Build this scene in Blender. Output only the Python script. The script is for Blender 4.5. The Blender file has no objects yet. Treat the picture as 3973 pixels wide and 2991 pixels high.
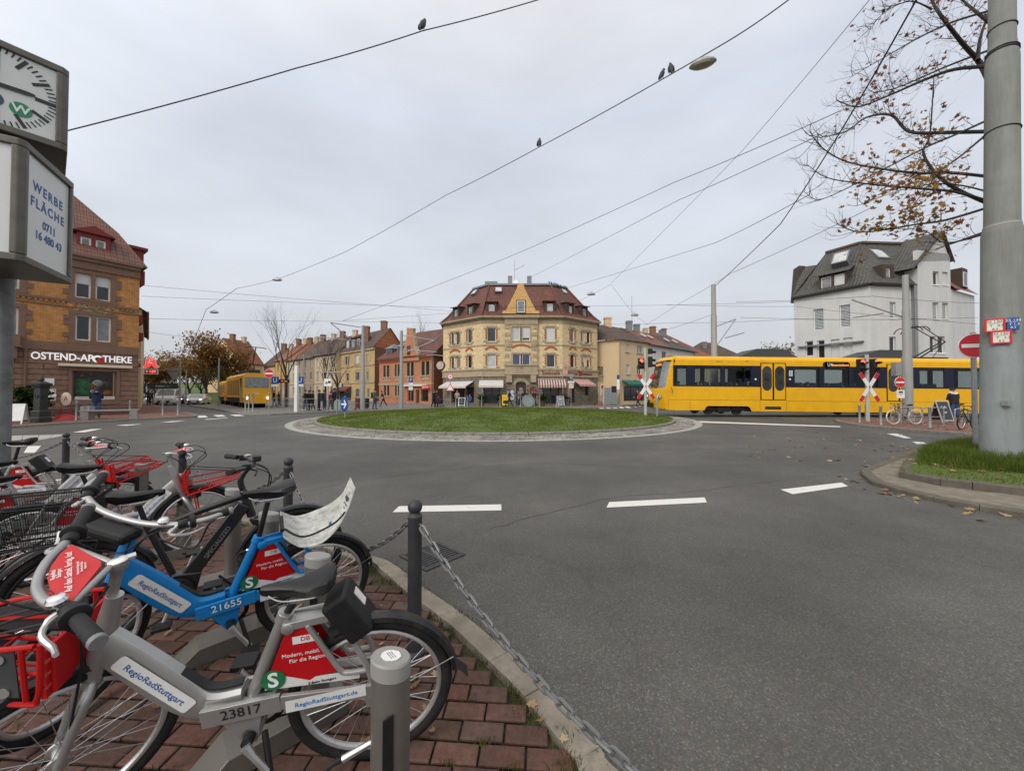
import bpy,bmesh,math,random
import numpy as np
from mathutils import Vector,Matrix,noise as mnoise
from math import sin,cos,pi,radians,sqrt,atan2
V=Vector
random.seed(7)
SC=bpy.context.scene
COL=SC.collection
F,H,CX,CY,YH=1420.0,1.6,1986.5,1495.5,1522.0
PITCH=math.atan((YH-CY)/F)
def ray(px,py):
 a,b=(px-CX)/F,(CY-py)/F
 return V((a,cos(PITCH)-b*sin(PITCH),sin(PITCH)+b*cos(PITCH)))
def P(px,py,Y):
 d=ray(px,py);return V((0,0,H))+d*(Y/d.y)
def G(px,py,z=0.0):
 d=ray(px,py);return V((0,0,H))+d*((z-H)/d.z)
MATS={}
def lin(c):
 return tuple(((x/12.92)if x<=0.04045 else((x+0.055)/1.055)**2.4)for x in c)
def rgb(r,g,b):return lin((r/255.,g/255.,b/255.))
class NT:
 def __init__(s,name):
  s.m=bpy.data.materials.new(name);s.m.use_nodes=True
  s.t=s.m.node_tree;s.b=s.t.nodes['Principled BSDF']
 def n(s,kind,**kw):
  x=s.t.nodes.new(kind)
  for k,v in kw.items():
   if k in x.inputs:x.inputs[k].default_value=v
   else:setattr(x,k,v)
  return x
 def l(s,a,ao,b,bi):s.t.links.new(a.outputs[ao],b.inputs[bi])
def c4(c):return(c[0],c[1],c[2],1.0)
def mat(name,col,rough=0.6,metal=0.0,var=0.12,scale=6.0,bump=0.0,bscale=60.0,dirt=None,dirt_amt=0.4,dscale=1.5,spec=0.38,coat=0.0,zs=1.0):
 if name in MATS:return MATS[name]
 k=NT(name);b=k.b
 b.inputs['Roughness'].default_value=rough;b.inputs['Metallic'].default_value=metal
 b.inputs['Specular IOR Level'].default_value=spec
 if coat:b.inputs['Coat Weight'].default_value=coat
 tc=k.n('ShaderNodeTexCoord')
 n1=k.n('ShaderNodeTexNoise',Scale=scale,Detail=5.0,Roughness=0.6);k.l(tc,'Object',n1,'Vector')
 r=k.n('ShaderNodeMapRange');k.l(n1,'Fac',r,'Value')
 r.inputs['From Min'].default_value=.3;r.inputs['From Max'].default_value=.7
 r.inputs['To Min'].default_value=1-var;r.inputs['To Max'].default_value=1+var
 mul=k.n('ShaderNodeMix',data_type='RGBA',blend_type='MULTIPLY');mul.inputs[0].default_value=1
 mul.inputs[6].default_value=c4(col);k.l(r,'Result',mul,7)
 out=(mul,2)
 if dirt is not None:
  mp=k.n('ShaderNodeMapping');mp.inputs['Scale'].default_value=(1,1,zs);k.l(tc,'Object',mp,'Vector')
  n2=k.n('ShaderNodeTexNoise',Scale=dscale,Detail=8.0,Roughness=0.7);k.l(mp,'Vector',n2,'Vector')
  r2=k.n('ShaderNodeMapRange');k.l(n2,'Fac',r2,'Value')
  r2.inputs['From Min'].default_value=.45;r2.inputs['From Max'].default_value=.75
  r2.inputs['To Max'].default_value=dirt_amt
  mx=k.n('ShaderNodeMix',data_type='RGBA');k.l(r2,'Result',mx,0)
  k.l(mul,2,mx,6);mx.inputs[7].default_value=c4(dirt);out=(mx,2)
 k.l(out[0],out[1],b,'Base Color')
 r3=k.n('ShaderNodeMapRange');k.l(n1,'Fac',r3,'Value')
 r3.inputs['To Min'].default_value=max(0.03,rough-.1);r3.inputs['To Max'].default_value=min(1,rough+.1)
 k.l(r3,'Result',b,'Roughness')
 if bump:
  n4=k.n('ShaderNodeTexNoise',Scale=bscale,Detail=4.0);k.l(tc,'Object',n4,'Vector')
  bp=k.n('ShaderNodeBump',Strength=bump,Distance=0.01);k.l(n4,'Fac',bp,'Height');k.l(bp,'Normal',b,'Normal')
 MATS[name]=k.m;return k.m
def brickmat(name,c1,c2,mortar,bw=.25,bh=.075,ms=.012,rough=.85,bump=.5,stain=(.05,.04,.03),stain_amt=.35,offset=.5,bias=0.0,dist=.012,sscale=.35):
 if name in MATS:return MATS[name]
 k=NT(name);b=k.b;b.inputs['Roughness'].default_value=rough;b.inputs['Specular IOR Level'].default_value=.3
 uv=k.n('ShaderNodeUVMap');tc=k.n('ShaderNodeTexCoord')
 br=k.n('ShaderNodeTexBrick',offset=offset)
 k.l(uv,'UV',br,'Vector')
 for nm,v in(('Color1',c4(c1)),('Color2',c4(c2)),('Mortar',c4(mortar)),('Scale',1.0),('Mortar Size',ms),('Mortar Smooth',.1),('Bias',bias),('Brick Width',bw),('Row Height',bh)):
  br.inputs[nm].default_value=v
 n1=k.n('ShaderNodeTexNoise',Scale=sscale*10,Detail=6.0);k.l(tc,'Object',n1,'Vector')
 mr=k.n('ShaderNodeMapRange');k.l(n1,'Fac',mr,'Value')
 mr.inputs['From Min'].default_value=.3;mr.inputs['From Max'].default_value=.7
 mr.inputs['To Min'].default_value=.8;mr.inputs['To Max'].default_value=1.2
 mu=k.n('ShaderNodeMix',data_type='RGBA',blend_type='MULTIPLY');mu.inputs[0].default_value=1
 k.l(br,'Color',mu,6);k.l(mr,'Result',mu,7)
 n2=k.n('ShaderNodeTexNoise',Scale=sscale,Detail=8.0,Roughness=.7);k.l(tc,'Object',n2,'Vector')
 m2=k.n('ShaderNodeMapRange');k.l(n2,'Fac',m2,'Value')
 m2.inputs['From Min'].default_value=.48;m2.inputs['From Max'].default_value=.72;m2.inputs['To Max'].default_value=stain_amt
 mx=k.n('ShaderNodeMix',data_type='RGBA');k.l(m2,'Result',mx,0);k.l(mu,2,mx,6);mx.inputs[7].default_value=c4(stain)
 k.l(mx,2,b,'Base Color')
 if bump:
  inv=k.n('ShaderNodeMath',operation='SUBTRACT');inv.inputs[0].default_value=1;k.l(br,'Fac',inv,1)
  bp=k.n('ShaderNodeBump',Strength=bump,Distance=dist);k.l(inv,'Value',bp,'Height');k.l(bp,'Normal',b,'Normal')
 MATS[name]=k.m;return k.m
def tilemat(name,c1,c2,tw=.24,th=.34,rough=.7,dark=(.02,.015,.012),stain=(.03,.03,.025),stain_amt=.5):
 if name in MATS:return MATS[name]
 k=NT(name);b=k.b;b.inputs['Roughness'].default_value=rough;b.inputs['Specular IOR Level'].default_value=.35
 uv=k.n('ShaderNodeUVMap');tc=k.n('ShaderNodeTexCoord')
 br=k.n('ShaderNodeTexBrick',offset=0.0);k.l(uv,'UV',br,'Vector')
 for nm,v in(('Color1',c4(c1)),('Color2',c4(c2)),('Mortar',c4(dark)),('Scale',1.0),('Mortar Size',.018),('Mortar Smooth',.3),('Bias',0.),('Brick Width',tw),('Row Height',th)):
  br.inputs[nm].default_value=v
 sx=k.n('ShaderNodeSeparateXYZ');k.l(uv,'UV',sx,'Vector')
 dv=k.n('ShaderNodeMath',operation='DIVIDE');k.l(sx,'Y',dv,0);dv.inputs[1].default_value=th
 fr=k.n('ShaderNodeMath',operation='FRACT');k.l(dv,'Value',fr,0)
 iv=k.n('ShaderNodeMath',operation='SUBTRACT');iv.inputs[0].default_value=1;k.l(fr,'Value',iv,1)
 du=k.n('ShaderNodeMath',operation='MULTIPLY');k.l(sx,'X',du,0);du.inputs[1].default_value=2*pi/tw
 sn=k.n('ShaderNodeMath',operation='SINE');k.l(du,'Value',sn,0)
 m5=k.n('ShaderNodeMath',operation='MULTIPLY');k.l(sn,'Value',m5,0);m5.inputs[1].default_value=.3
 ad=k.n('ShaderNodeMath',operation='ADD');k.l(iv,'Value',ad,0);k.l(m5,'Value',ad,1)
 bp=k.n('ShaderNodeBump',Strength=.9,Distance=.04);k.l(ad,'Value',bp,'Height');k.l(bp,'Normal',b,'Normal')
 n2=k.n('ShaderNodeTexNoise',Scale=.5,Detail=9.0,Roughness=.75);k.l(tc,'Object',n2,'Vector')
 m2=k.n('ShaderNodeMapRange');k.l(n2,'Fac',m2,'Value')
 m2.inputs['From Min'].default_value=.42;m2.inputs['From Max'].default_value=.7;m2.inputs['To Max'].default_value=stain_amt
 mx=k.n('ShaderNodeMix',data_type='RGBA');k.l(m2,'Result',mx,0);k.l(br,'Color',mx,6);mx.inputs[7].default_value=c4(stain)
 k.l(mx,2,b,'Base Color')
 MATS[name]=k.m;return k.m
def emat(name,col,strength=3.0,base=None):
 if name in MATS:return MATS[name]
 k=NT(name);k.b.inputs['Base Color'].default_value=c4(base or col)
 k.b.inputs['Emission Color'].default_value=c4(col);k.b.inputs['Emission Strength'].default_value=strength
 MATS[name]=k.m;return k.m
def glassmat(name,tint=(.6,.66,.68),alpha=.55,rough=.02,rmax=.45):
 if name in MATS:return MATS[name]
 k=NT(name);t=k.t
 tr=k.n('ShaderNodeBsdfTransparent');tr.inputs[0].default_value=c4(tint)
 gl=k.n('ShaderNodeBsdfGlossy',Roughness=rough)
 fr=k.n('ShaderNodeLayerWeight',Blend=.25)
 mr=k.n('ShaderNodeMapRange');k.l(fr,'Facing',mr,'Value');mr.inputs['To Min'].default_value=max(.012,1-alpha-.3);mr.inputs['To Max'].default_value=rmax
 ms=k.n('ShaderNodeMixShader');k.l(mr,'Result',ms,0);k.l(tr,0,ms,1);k.l(gl,0,ms,2)
 k.l(ms,0,t.nodes['Material Output'],'Surface');MATS[name]=k.m;return k.m
def leafmat(name,cols,trans=.35):
 if name in MATS:return MATS[name]
 k=NT(name);t=k.t
 ge=k.n('ShaderNodeNewGeometry');cr=k.n('ShaderNodeValToRGB');k.l(ge,'Random Per Island',cr,'Fac')
 el=cr.color_ramp.elements
 while len(el)<len(cols):el.new(.5)
 for i,c in enumerate(cols):el[i].position=i/max(1,len(cols)-1);el[i].color=c4(c)
 tc=k.n('ShaderNodeTexCoord');nz=k.n('ShaderNodeTexNoise',Scale=.9,Detail=6.0,Roughness=.7);k.l(tc,'Object',nz,'Vector')
 mr=k.n('ShaderNodeMapRange');k.l(nz,'Fac',mr,'Value');mr.inputs['From Min'].default_value=.3;mr.inputs['From Max'].default_value=.7;mr.inputs['To Min'].default_value=.62;mr.inputs['To Max'].default_value=1.3
 mu=k.n('ShaderNodeMix',data_type='RGBA',blend_type='MULTIPLY');mu.inputs[0].default_value=1;k.l(cr,'Color',mu,6);k.l(mr,'Result',mu,7)
 df=k.n('ShaderNodeBsdfDiffuse');k.l(mu,2,df,'Color')
 tl=k.n('ShaderNodeBsdfTranslucent');k.l(mu,2,tl,'Color')
 ms=k.n('ShaderNodeMixShader');ms.inputs[0].default_value=trans;k.l(df,0,ms,1);k.l(tl,0,ms,2)
 k.l(ms,0,t.nodes['Material Output'],'Surface');MATS[name]=k.m;return k.m
def frame_of(d):
 d=d.normalized();a=V((0,0,1))if abs(d.z)<.95 else V((1,0,0))
 x=a.cross(d).normalized();return x,d.cross(x)
class MB:
 def __init__(s):s.v=[];s.f=[];s.mi=[];s.cur=0;s.sm=[];s.smooth=False;s.M=None
 def at(s,M):s.M=M;return s
 def mat(s,i):s.cur=i;return s
 def pts(s,L):
  i0=len(s.v)
  if s.M is None:s.v+=[tuple(p)for p in L]
  else:s.v+=[tuple(s.M@V(p))for p in L]
  return i0
 def face(s,idx):s.f.append(tuple(idx));s.mi.append(s.cur);s.sm.append(s.smooth)
 def poly(s,L):i=s.pts(L);s.face(range(i,i+len(L)));return s
 def box(s,lo,hi):
  x0,y0,z0=lo;x1,y1,z1=hi
  i=s.pts([(x0,y0,z0),(x1,y0,z0),(x1,y1,z0),(x0,y1,z0),(x0,y0,z1),(x1,y0,z1),(x1,y1,z1),(x0,y1,z1)])
  for q in((3,2,1,0),(4,5,6,7),(0,1,5,4),(1,2,6,5),(2,3,7,6),(3,0,4,7)):s.face([i+k for k in q])
  return s
 def cbox(s,c,size):return s.box([c[k]-size[k]/2 for k in range(3)],[c[k]+size[k]/2 for k in range(3)])
 def bar(s,p0,p1,w,h,up=V((0,0,1))):
  p0,p1=V(p0),V(p1);d=(p1-p0).normalized();x=d.cross(V(up)).normalized();u=x.cross(d)
  R=[p+x*(a*w/2)+u*(b*h/2)for p in(p0,p1)for a,b in((-1,-1),(1,-1),(1,1),(-1,1))]
  i=s.pts(R)
  for q in((3,2,1,0),(4,5,6,7),(0,1,5,4),(1,2,6,5),(2,3,7,6),(3,0,4,7)):s.face([i+k for k in q])
  return s
 def prism(s,L,e):
  e=V(e);n=len(L);i=s.pts([V(p)for p in L]+[V(p)+e for p in L])
  s.face(range(i+n-1,i-1,-1));s.face(range(i+n,i+2*n))
  for k in range(n):s.face((i+k,i+(k+1)%n,i+n+(k+1)%n,i+n+k))
  return s
 def loft(s,rings,cap=True,closed=True):
  n=len(rings[0]);i=s.pts([p for r in rings for p in r])
  for a in range(len(rings)-1):
   for k in range(n if closed else n-1):
    s.face((i+a*n+k,i+a*n+(k+1)%n,i+(a+1)*n+(k+1)%n,i+(a+1)*n+k))
  if cap and closed:s.face(range(i+n-1,i-1,-1));j=i+(len(rings)-1)*n;s.face(range(j,j+n))
  return s
 def tube(s,path,r,n=8,cap=True,smooth=True):
  path=[V(p)for p in path];m=len(path);rr=r if isinstance(r,(list,tuple))else[r]*m
  sm0=s.smooth;s.smooth=smooth
  rings=[];x=None
  for k in range(m):
   d=(path[min(k+1,m-1)]-path[max(k-1,0)])
   if d.length<1e-9:d=V((0,0,1))
   d.normalize()
   if x is None:x,y=frame_of(d)
   else:
    x=(x-d*x.dot(d))
    x=x.normalized()if x.length>1e-6 else frame_of(d)[0]
    y=d.cross(x)
   rings.append([path[k]+(x*cos(2*pi*t/n)+y*sin(2*pi*t/n))*rr[k]for t in range(n)])
  s.loft(rings,cap);s.smooth=sm0;return s
 def cyl(s,p0,p1,r,r1=None,n=12):return s.tube([p0,p1],[r,r if r1 is None else r1],n)
 def lathe(s,prof,c=(0,0,0),axis=(0,0,1),n=20,smooth=True):
  c=V(c);d=V(axis).normalized();x,y=frame_of(d);sm0=s.smooth;s.smooth=smooth
  s.loft([[c+d*z+(x*cos(2*pi*t/n)+y*sin(2*pi*t/n))*max(r,1e-4)for t in range(n)]for r,z in prof]);s.smooth=sm0;return s
 def torus(s,c,axis,R,r,n=40,m=8,ry=None,a0=0,a1=2*pi,x0=None):
  c=V(c);d=V(axis).normalized();x,y=frame_of(d)
  if x0 is not None:x=V(x0).normalized();y=d.cross(x)
  ry=r if ry is None else ry;full=abs(a1-a0-2*pi)<1e-6;sm0=s.smooth;s.smooth=True
  rings=[]
  for k in range(n if full else n+1):
   a=a0+(a1-a0)*k/n;e=x*cos(a)+y*sin(a)
   rings.append([c+e*(R+r*cos(2*pi*t/m))+d*(ry*sin(2*pi*t/m))for t in range(m)])
  if full:rings.append(rings[0])
  s.loft(rings,not full);s.smooth=sm0;return s
 def ball(s,c,r,n=12,m=8):
  rx,ry,rz=r if isinstance(r,(tuple,list))else(r,r,r);sm0=s.smooth;s.smooth=True
  s.loft([[(c[0]+rx*sin(pi*a/m)*cos(2*pi*t/n),c[1]+ry*sin(pi*a/m)*sin(2*pi*t/n),c[2]-rz*cos(pi*a/m))for t in range(n)]for a in[0.04]+list(range(1,m))+[m-.04]]);s.smooth=sm0;return s
 def build(s,name,mats,parent=None,M=None,bevel=0.0,merge=False):
  me=bpy.data.meshes.new(name);me.from_pydata(s.v,[],s.f)
  for m in(mats if isinstance(mats,(list,tuple))else[mats]):me.materials.append(m)
  me.polygons.foreach_set('material_index',s.mi);me.polygons.foreach_set('use_smooth',s.sm)
  if merge:
   bm=bmesh.new();bm.from_mesh(me);bmesh.ops.remove_doubles(bm,verts=bm.verts,dist=1e-5);bmesh.ops.recalc_face_normals(bm,faces=bm.faces);bm.to_mesh(me);bm.free()
  me.update()
  if any(s.sm):me.set_sharp_from_angle(angle=radians(38))
  uvs(me)
  return link(name,me,parent,M,bevel)
def uvs(me):
 nl=len(me.loops)
 if not nl:return
 uv=me.uv_layers.new(name='UVMap')
 co=np.empty(len(me.vertices)*3);me.vertices.foreach_get('co',co);co=co.reshape(-1,3)
 li=np.empty(nl,dtype=np.int32);me.loops.foreach_get('vertex_index',li)
 nrm=np.empty(len(me.polygons)*3);me.polygons.foreach_get('normal',nrm);nrm=nrm.reshape(-1,3)
 tot=np.empty(len(me.polygons),dtype=np.int32);me.polygons.foreach_get('loop_total',tot)
 N=np.repeat(nrm,tot,axis=0)
 h=np.stack([-N[:,1],N[:,0],np.zeros(nl)],1);L=np.linalg.norm(h,axis=1)
 flat=L<.05;h[flat]=(1,0,0);L[flat]=1;h/=L[:,None]
 v=np.cross(N,h);p=co[li]
 out=np.stack([(p*h).sum(1),(p*v).sum(1)],1).ravel()
 uv.data.foreach_set('uv',out)
def link(name,data,parent=None,M=None,bevel=0.0):
 o=bpy.data.objects.new(name,data);COL.objects.link(o)
 if parent is not None:o.parent=parent
 if M is not None:o.matrix_local=M
 if bevel:
  b=o.modifiers.new('bevel','BEVEL');b.width=bevel;b.segments=2;b.limit_method='ANGLE';b.angle_limit=radians(40)
 return o
def tag(o,label=None,cat=None,group=None,kind=None):
 if label:o['label']=label
 if cat:o['category']=cat
 if group:o['group']=group
 if kind:o['kind']=kind
 return o
def thing(name,label,cat,loc=(0,0,0),rz=0.0,group=None,M=None):
 o=bpy.data.objects.new(name,None);COL.objects.link(o);o.empty_display_size=.2
 o.matrix_world=M if M is not None else Matrix.Translation(V(loc))@Matrix.Rotation(rz,4,'Z')
 return tag(o,label,cat,group)
KIDS={}
def copy_tree(o,parent=None):
 c=o.copy();COL.objects.link(c)
 if parent is not None:c.parent=parent
 for ch in[x for x in o.children]:copy_tree(ch,c)
 return c
def frame(o,x,y=None,z=None):
 x=V(x).normalized()
 if z is None:z=x.cross(V(y)).normalized();y=z.cross(x)
 else:z=V(z);z=(z-x*x.dot(z)).normalized();y=z.cross(x)
 m=Matrix.Identity(4)
 for i,a in enumerate((x,y,z)):m[0][i],m[1][i],m[2][i]=a
 m.translation=V(o);return m
_txt={}
def text(s,size,o,x,y,m,parent,name='lettering',ext=.0008,align='CENTER',bold=0.0,spacing=1.0):
 key=(s,size,ext,align,bold,spacing)
 if key not in _txt:
  cu=bpy.data.curves.new('lettering','FONT');cu.body=s;cu.size=size;cu.extrude=ext;cu.align_x=align;cu.align_y='CENTER'
  cu.offset=bold;cu.space_character=spacing;cu.resolution_u=3
  ob=bpy.data.objects.new('lettering',cu);COL.objects.link(ob)
  dg=bpy.context.evaluated_depsgraph_get();me=bpy.data.meshes.new_from_object(ob.evaluated_get(dg))
  bpy.data.objects.remove(ob);bpy.data.curves.remove(cu);_txt[key]=me
 me=_txt[key]
 if len(me.materials)and me.materials[0]!=m:me=me.copy()
 me.materials.clear();me.materials.append(m);me.name=name
 return link(name,me,parent,frame(o,x,y=y))
def curve_pts(p,n=8):
 p=[V(q)for q in p];out=[]
 for i in range(len(p)-1):
  a,b,c,d=p[max(i-1,0)],p[i],p[i+1],p[min(i+2,len(p)-1)]
  for k in range(n):
   t=k/n;out.append(.5*((2*b)+(c-a)*t+(2*a-5*b+4*c-d)*t*t+(3*b-a-3*c+d)*t**3))
 out.append(p[-1]);return out
M_STEEL=mat('galvanised_steel',(.33,.34,.35),.45,.6,.18,9,dirt=(.16,.15,.13),dirt_amt=.4)
M_ALU=mat('brushed_aluminium',(.55,.55,.55),.38,.75,.08,12)
M_BLACK=mat('black_plastic',(.012,.012,.013),.5,0,.2,20,spec=.3)
M_RUBBER=mat('tyre_rubber',(.011,.011,.0115),.8,0,.25,30,bump=.3,bscale=150,spec=.25,dirt=(.05,.042,.034),dirt_amt=.5,dscale=9)
M_DKIRON=mat('anthracite_paint',(.032,.034,.038),.5,.0,.15,10,dirt=(.10,.09,.08),dirt_amt=.25)
M_WHITE=mat('white_paint',(.72,.72,.70),.5,0,.06,8)
M_RED=mat('red_paint',(.52,.022,.025),.45,0,.08,8)
M_SIGNRED=mat('sign_red',(.50,.014,.024),.45,0,.06,8)
M_BLUE=mat('sign_blue',(.012,.065,.27),.45,0,.06,8)
M_YELLOW=mat('tram_yellow',(.73,.385,.005),.42,0,.05,2,spec=.3,dirt=(.45,.22,.02),dirt_amt=.35,dscale=1.5)
M_DARK=mat('dark_void',(.012,.013,.015),.6)
M_PANE_D=mat('dark_window_glass',(.018,.022,.026),.06,0,.3,1.2,spec=.6)
M_PANE_M=mat('curtained_window_glass',(.20,.21,.21),.10,0,.35,2.5,spec=.5)
M_PANE_L=mat('net_curtain_glass',(.44,.45,.45),.12,0,.2,3,spec=.5)
M_BLIND=mat('roller_shutter',(.52,.52,.50),.6,0,.05,3)
M_WFRAME=mat('white_window_frame',(.70,.70,.68),.5,0,.05,6)
GZ=-0.05
def make_world():
 w=bpy.data.worlds.new('World');SC.world=w;w.use_nodes=True;t=w.node_tree;N=t.nodes;bg=N['Background']
 sky=N.new('ShaderNodeTexSky');sky.sky_type='NISHITA';sky.sun_disc=False;sky.sun_elevation=radians(38);sky.sun_rotation=radians(-120)
 tc=N.new('ShaderNodeTexCoord');sx=N.new('ShaderNodeSeparateXYZ');t.links.new(tc.outputs['Generated'],sx.inputs[0])
 cr=N.new('ShaderNodeValToRGB');t.links.new(sx.outputs['Z'],cr.inputs['Fac'])
 el=cr.color_ramp.elements
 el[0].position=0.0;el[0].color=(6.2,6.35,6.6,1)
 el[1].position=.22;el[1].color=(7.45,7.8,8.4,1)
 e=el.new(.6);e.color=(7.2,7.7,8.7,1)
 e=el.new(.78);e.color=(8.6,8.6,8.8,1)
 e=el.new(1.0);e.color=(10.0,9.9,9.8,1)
 mp=N.new('ShaderNodeMapping');mp.inputs['Scale'].default_value=(1.2,1.2,3.2);t.links.new(tc.outputs['Generated'],mp.inputs[0])
 nz=N.new('ShaderNodeTexNoise');nz.inputs['Scale'].default_value=2.2;nz.inputs['Detail'].default_value=5;nz.inputs['Roughness'].default_value=.5;t.links.new(mp.outputs[0],nz.inputs['Vector'])
 mr=N.new('ShaderNodeMapRange');t.links.new(nz.outputs['Fac'],mr.inputs['Value'])
 mr.inputs['From Min'].default_value=.3;mr.inputs['From Max'].default_value=.7;mr.inputs['To Min'].default_value=.90;mr.inputs['To Max'].default_value=1.07
 mu=N.new('ShaderNodeMix');mu.data_type='RGBA';mu.blend_type='MULTIPLY';mu.inputs[0].default_value=1;mu.clamp_result=False
 t.links.new(cr.outputs[0],mu.inputs[6]);t.links.new(mr.outputs[0],mu.inputs[7])
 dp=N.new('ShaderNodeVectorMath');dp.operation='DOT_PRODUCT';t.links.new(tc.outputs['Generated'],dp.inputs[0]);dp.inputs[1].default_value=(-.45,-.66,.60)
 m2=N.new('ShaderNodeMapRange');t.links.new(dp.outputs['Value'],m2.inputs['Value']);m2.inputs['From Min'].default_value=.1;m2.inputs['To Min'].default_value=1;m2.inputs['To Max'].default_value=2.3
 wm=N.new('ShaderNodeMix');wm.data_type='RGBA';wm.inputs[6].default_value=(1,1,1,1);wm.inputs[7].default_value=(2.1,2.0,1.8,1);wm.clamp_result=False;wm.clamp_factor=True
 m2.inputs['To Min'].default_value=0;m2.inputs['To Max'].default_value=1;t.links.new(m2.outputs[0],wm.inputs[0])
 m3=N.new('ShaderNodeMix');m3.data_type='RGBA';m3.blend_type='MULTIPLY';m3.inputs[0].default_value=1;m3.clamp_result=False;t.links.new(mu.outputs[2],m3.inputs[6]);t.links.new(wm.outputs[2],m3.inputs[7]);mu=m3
 mx=N.new('ShaderNodeMix');mx.data_type='RGBA';mx.inputs[0].default_value=.06;mx.clamp_result=False
 t.links.new(mu.outputs[2],mx.inputs[6]);t.links.new(sky.outputs[0],mx.inputs[7])
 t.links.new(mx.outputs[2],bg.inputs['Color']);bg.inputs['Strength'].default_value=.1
 l=bpy.data.lights.new('sun','SUN');l.energy=1.5;l.angle=radians(22);l.color=(1,.97,.93)
 o=bpy.data.objects.new('sun',l);COL.objects.link(o);o.rotation_euler=(radians(52),0,radians(-35));o.location=(0,0,60)
 cd=bpy.data.cameras.new('camera');cd.sensor_width=36;cd.sensor_fit='HORIZONTAL';cd.lens=36*F/3973;cd.clip_start=.02;cd.clip_end=3000
 c=bpy.data.objects.new('camera',cd);COL.objects.link(c);c.location=(0,0,H);c.rotation_euler=(pi/2+PITCH,0,0);SC.camera=c
 vs=SC.view_settings;vs.view_transform='Standard';vs.look='None';vs.exposure=0;vs.gamma=1
make_world()
def asphalt():
 k=NT('asphalt');b=k.b;tc=k.n('ShaderNodeTexCoord')
 n1=k.n('ShaderNodeTexNoise',Scale=170.0,Detail=3.0,Roughness=.7);k.l(tc,'Object',n1,'Vector')
 v1=k.n('ShaderNodeTexVoronoi',Scale=130.0);k.l(tc,'Object',v1,'Vector')
 n2=k.n('ShaderNodeTexNoise',Scale=.55,Detail=8.0,Roughness=.65);k.l(tc,'Object',n2,'Vector')
 cr=k.n('ShaderNodeValToRGB');k.l(n2,'Fac',cr,'Fac')
 cr.color_ramp.elements[0].position=.32;cr.color_ramp.elements[0].color=(.064,.060,.054,1)
 cr.color_ramp.elements[1].position=.68;cr.color_ramp.elements[1].color=(.103,.098,.089,1)
 sp=k.n('ShaderNodeValToRGB');k.l(v1,'Color',sp,'Fac')
 e=sp.color_ramp.elements;e[0].position=.1;e[0].color=(.62,.62,.62,1);e[1].position=.75;e[1].color=(1.0,1.0,1.0,1)
 x=e.new(.97);x.color=(1.9,1.9,1.85,1)
 mu=k.n('ShaderNodeMix',data_type='RGBA',blend_type='MULTIPLY');mu.inputs[0].default_value=1;k.l(cr,'Color',mu,6);k.l(sp,'Color',mu,7)
 m1=k.n('ShaderNodeMapRange');k.l(n1,'Fac',m1,'Value')
 m1.inputs['From Min'].default_value=.3;m1.inputs['From Max'].default_value=.7;m1.inputs['To Min'].default_value=.75;m1.inputs['To Max'].default_value=1.25
 mv=k.n('ShaderNodeMix',data_type='RGBA',blend_type='MULTIPLY');mv.inputs[0].default_value=1;k.l(mu,2,mv,6);k.l(m1,'Result',mv,7)
 nw=k.n('ShaderNodeTexNoise',Scale=.8,Detail=6.0);k.l(tc,'Object',nw,'Vector')
 va=k.n('ShaderNodeVectorMath',operation='MULTIPLY_ADD');k.l(nw,'Color',va,0);va.inputs[1].default_value=(1.6,1.6,0);k.l(tc,'Object',va,2)
 vc=k.n('ShaderNodeTexVoronoi',Scale=.16,feature='DISTANCE_TO_EDGE');k.l(va,'Vector',vc,'Vector')
 mc=k.n('ShaderNodeMapRange');k.l(vc,'Distance',mc,'Value');mc.inputs['From Max'].default_value=.0025;mc.inputs['To Min'].default_value=.4;mc.inputs['To Max'].default_value=0
 dk=k.n('ShaderNodeMix',data_type='RGBA');k.l(mc,'Result',dk,0);k.l(mv,2,dk,6);dk.inputs[7].default_value=(.04,.037,.033,1)
 ds=k.n('ShaderNodeVectorMath',operation='DISTANCE');k.l(va,'Vector',ds,0);ds.inputs[1].default_value=(.0,25.0,-.05)
 w1=k.n('ShaderNodeMath',operation='MULTIPLY');k.l(ds,'Value',w1,0);w1.inputs[1].default_value=1.75
 w2=k.n('ShaderNodeMath',operation='SINE');k.l(w1,'Value',w2,0)
 w3=k.n('ShaderNodeMapRange');k.l(w2,'Value',w3,'Value');w3.inputs['From Min'].default_value=-1;w3.inputs['To Min'].default_value=.86;w3.inputs['To Max'].default_value=1.08
 n5=k.n('ShaderNodeTexNoise',Scale=.18,Detail=7.0,Roughness=.7);k.l(tc,'Object',n5,'Vector');w4=k.n('ShaderNodeMapRange');k.l(n5,'Fac',w4,'Value')
 w4.inputs['From Min'].default_value=.35;w4.inputs['From Max'].default_value=.65;w4.inputs['To Min'].default_value=.84;w4.inputs['To Max'].default_value=1.14
 w5=k.n('ShaderNodeMath',operation='MULTIPLY');k.l(w3,'Result',w5,0);k.l(w4,'Result',w5,1)
 d2=k.n('ShaderNodeMix',data_type='RGBA',blend_type='MULTIPLY');d2.inputs[0].default_value=1;k.l(dk,2,d2,6);k.l(w5,'Value',d2,7)
 k.l(d2,2,b,'Base Color');b.inputs['Roughness'].default_value=.72;b.inputs['Specular IOR Level'].default_value=.5
 bp=k.n('ShaderNodeBump',Strength=.4,Distance=.005);k.l(v1,'Distance',bp,'Height');k.l(bp,'Normal',b,'Normal')
 return k.m
M_ASPH=asphalt()
M_KERB=mat('granite_kerb',(.21,.195,.175),.85,0,.22,14,bump=.5,bscale=90,dirt=(.07,.075,.045),dirt_amt=.6,dscale=2.5)
M_CONC=mat('concrete',(.27,.26,.24),.85,0,.15,10,bump=.35,bscale=80,dirt=(.12,.115,.09),dirt_amt=.5,dscale=2)
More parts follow.
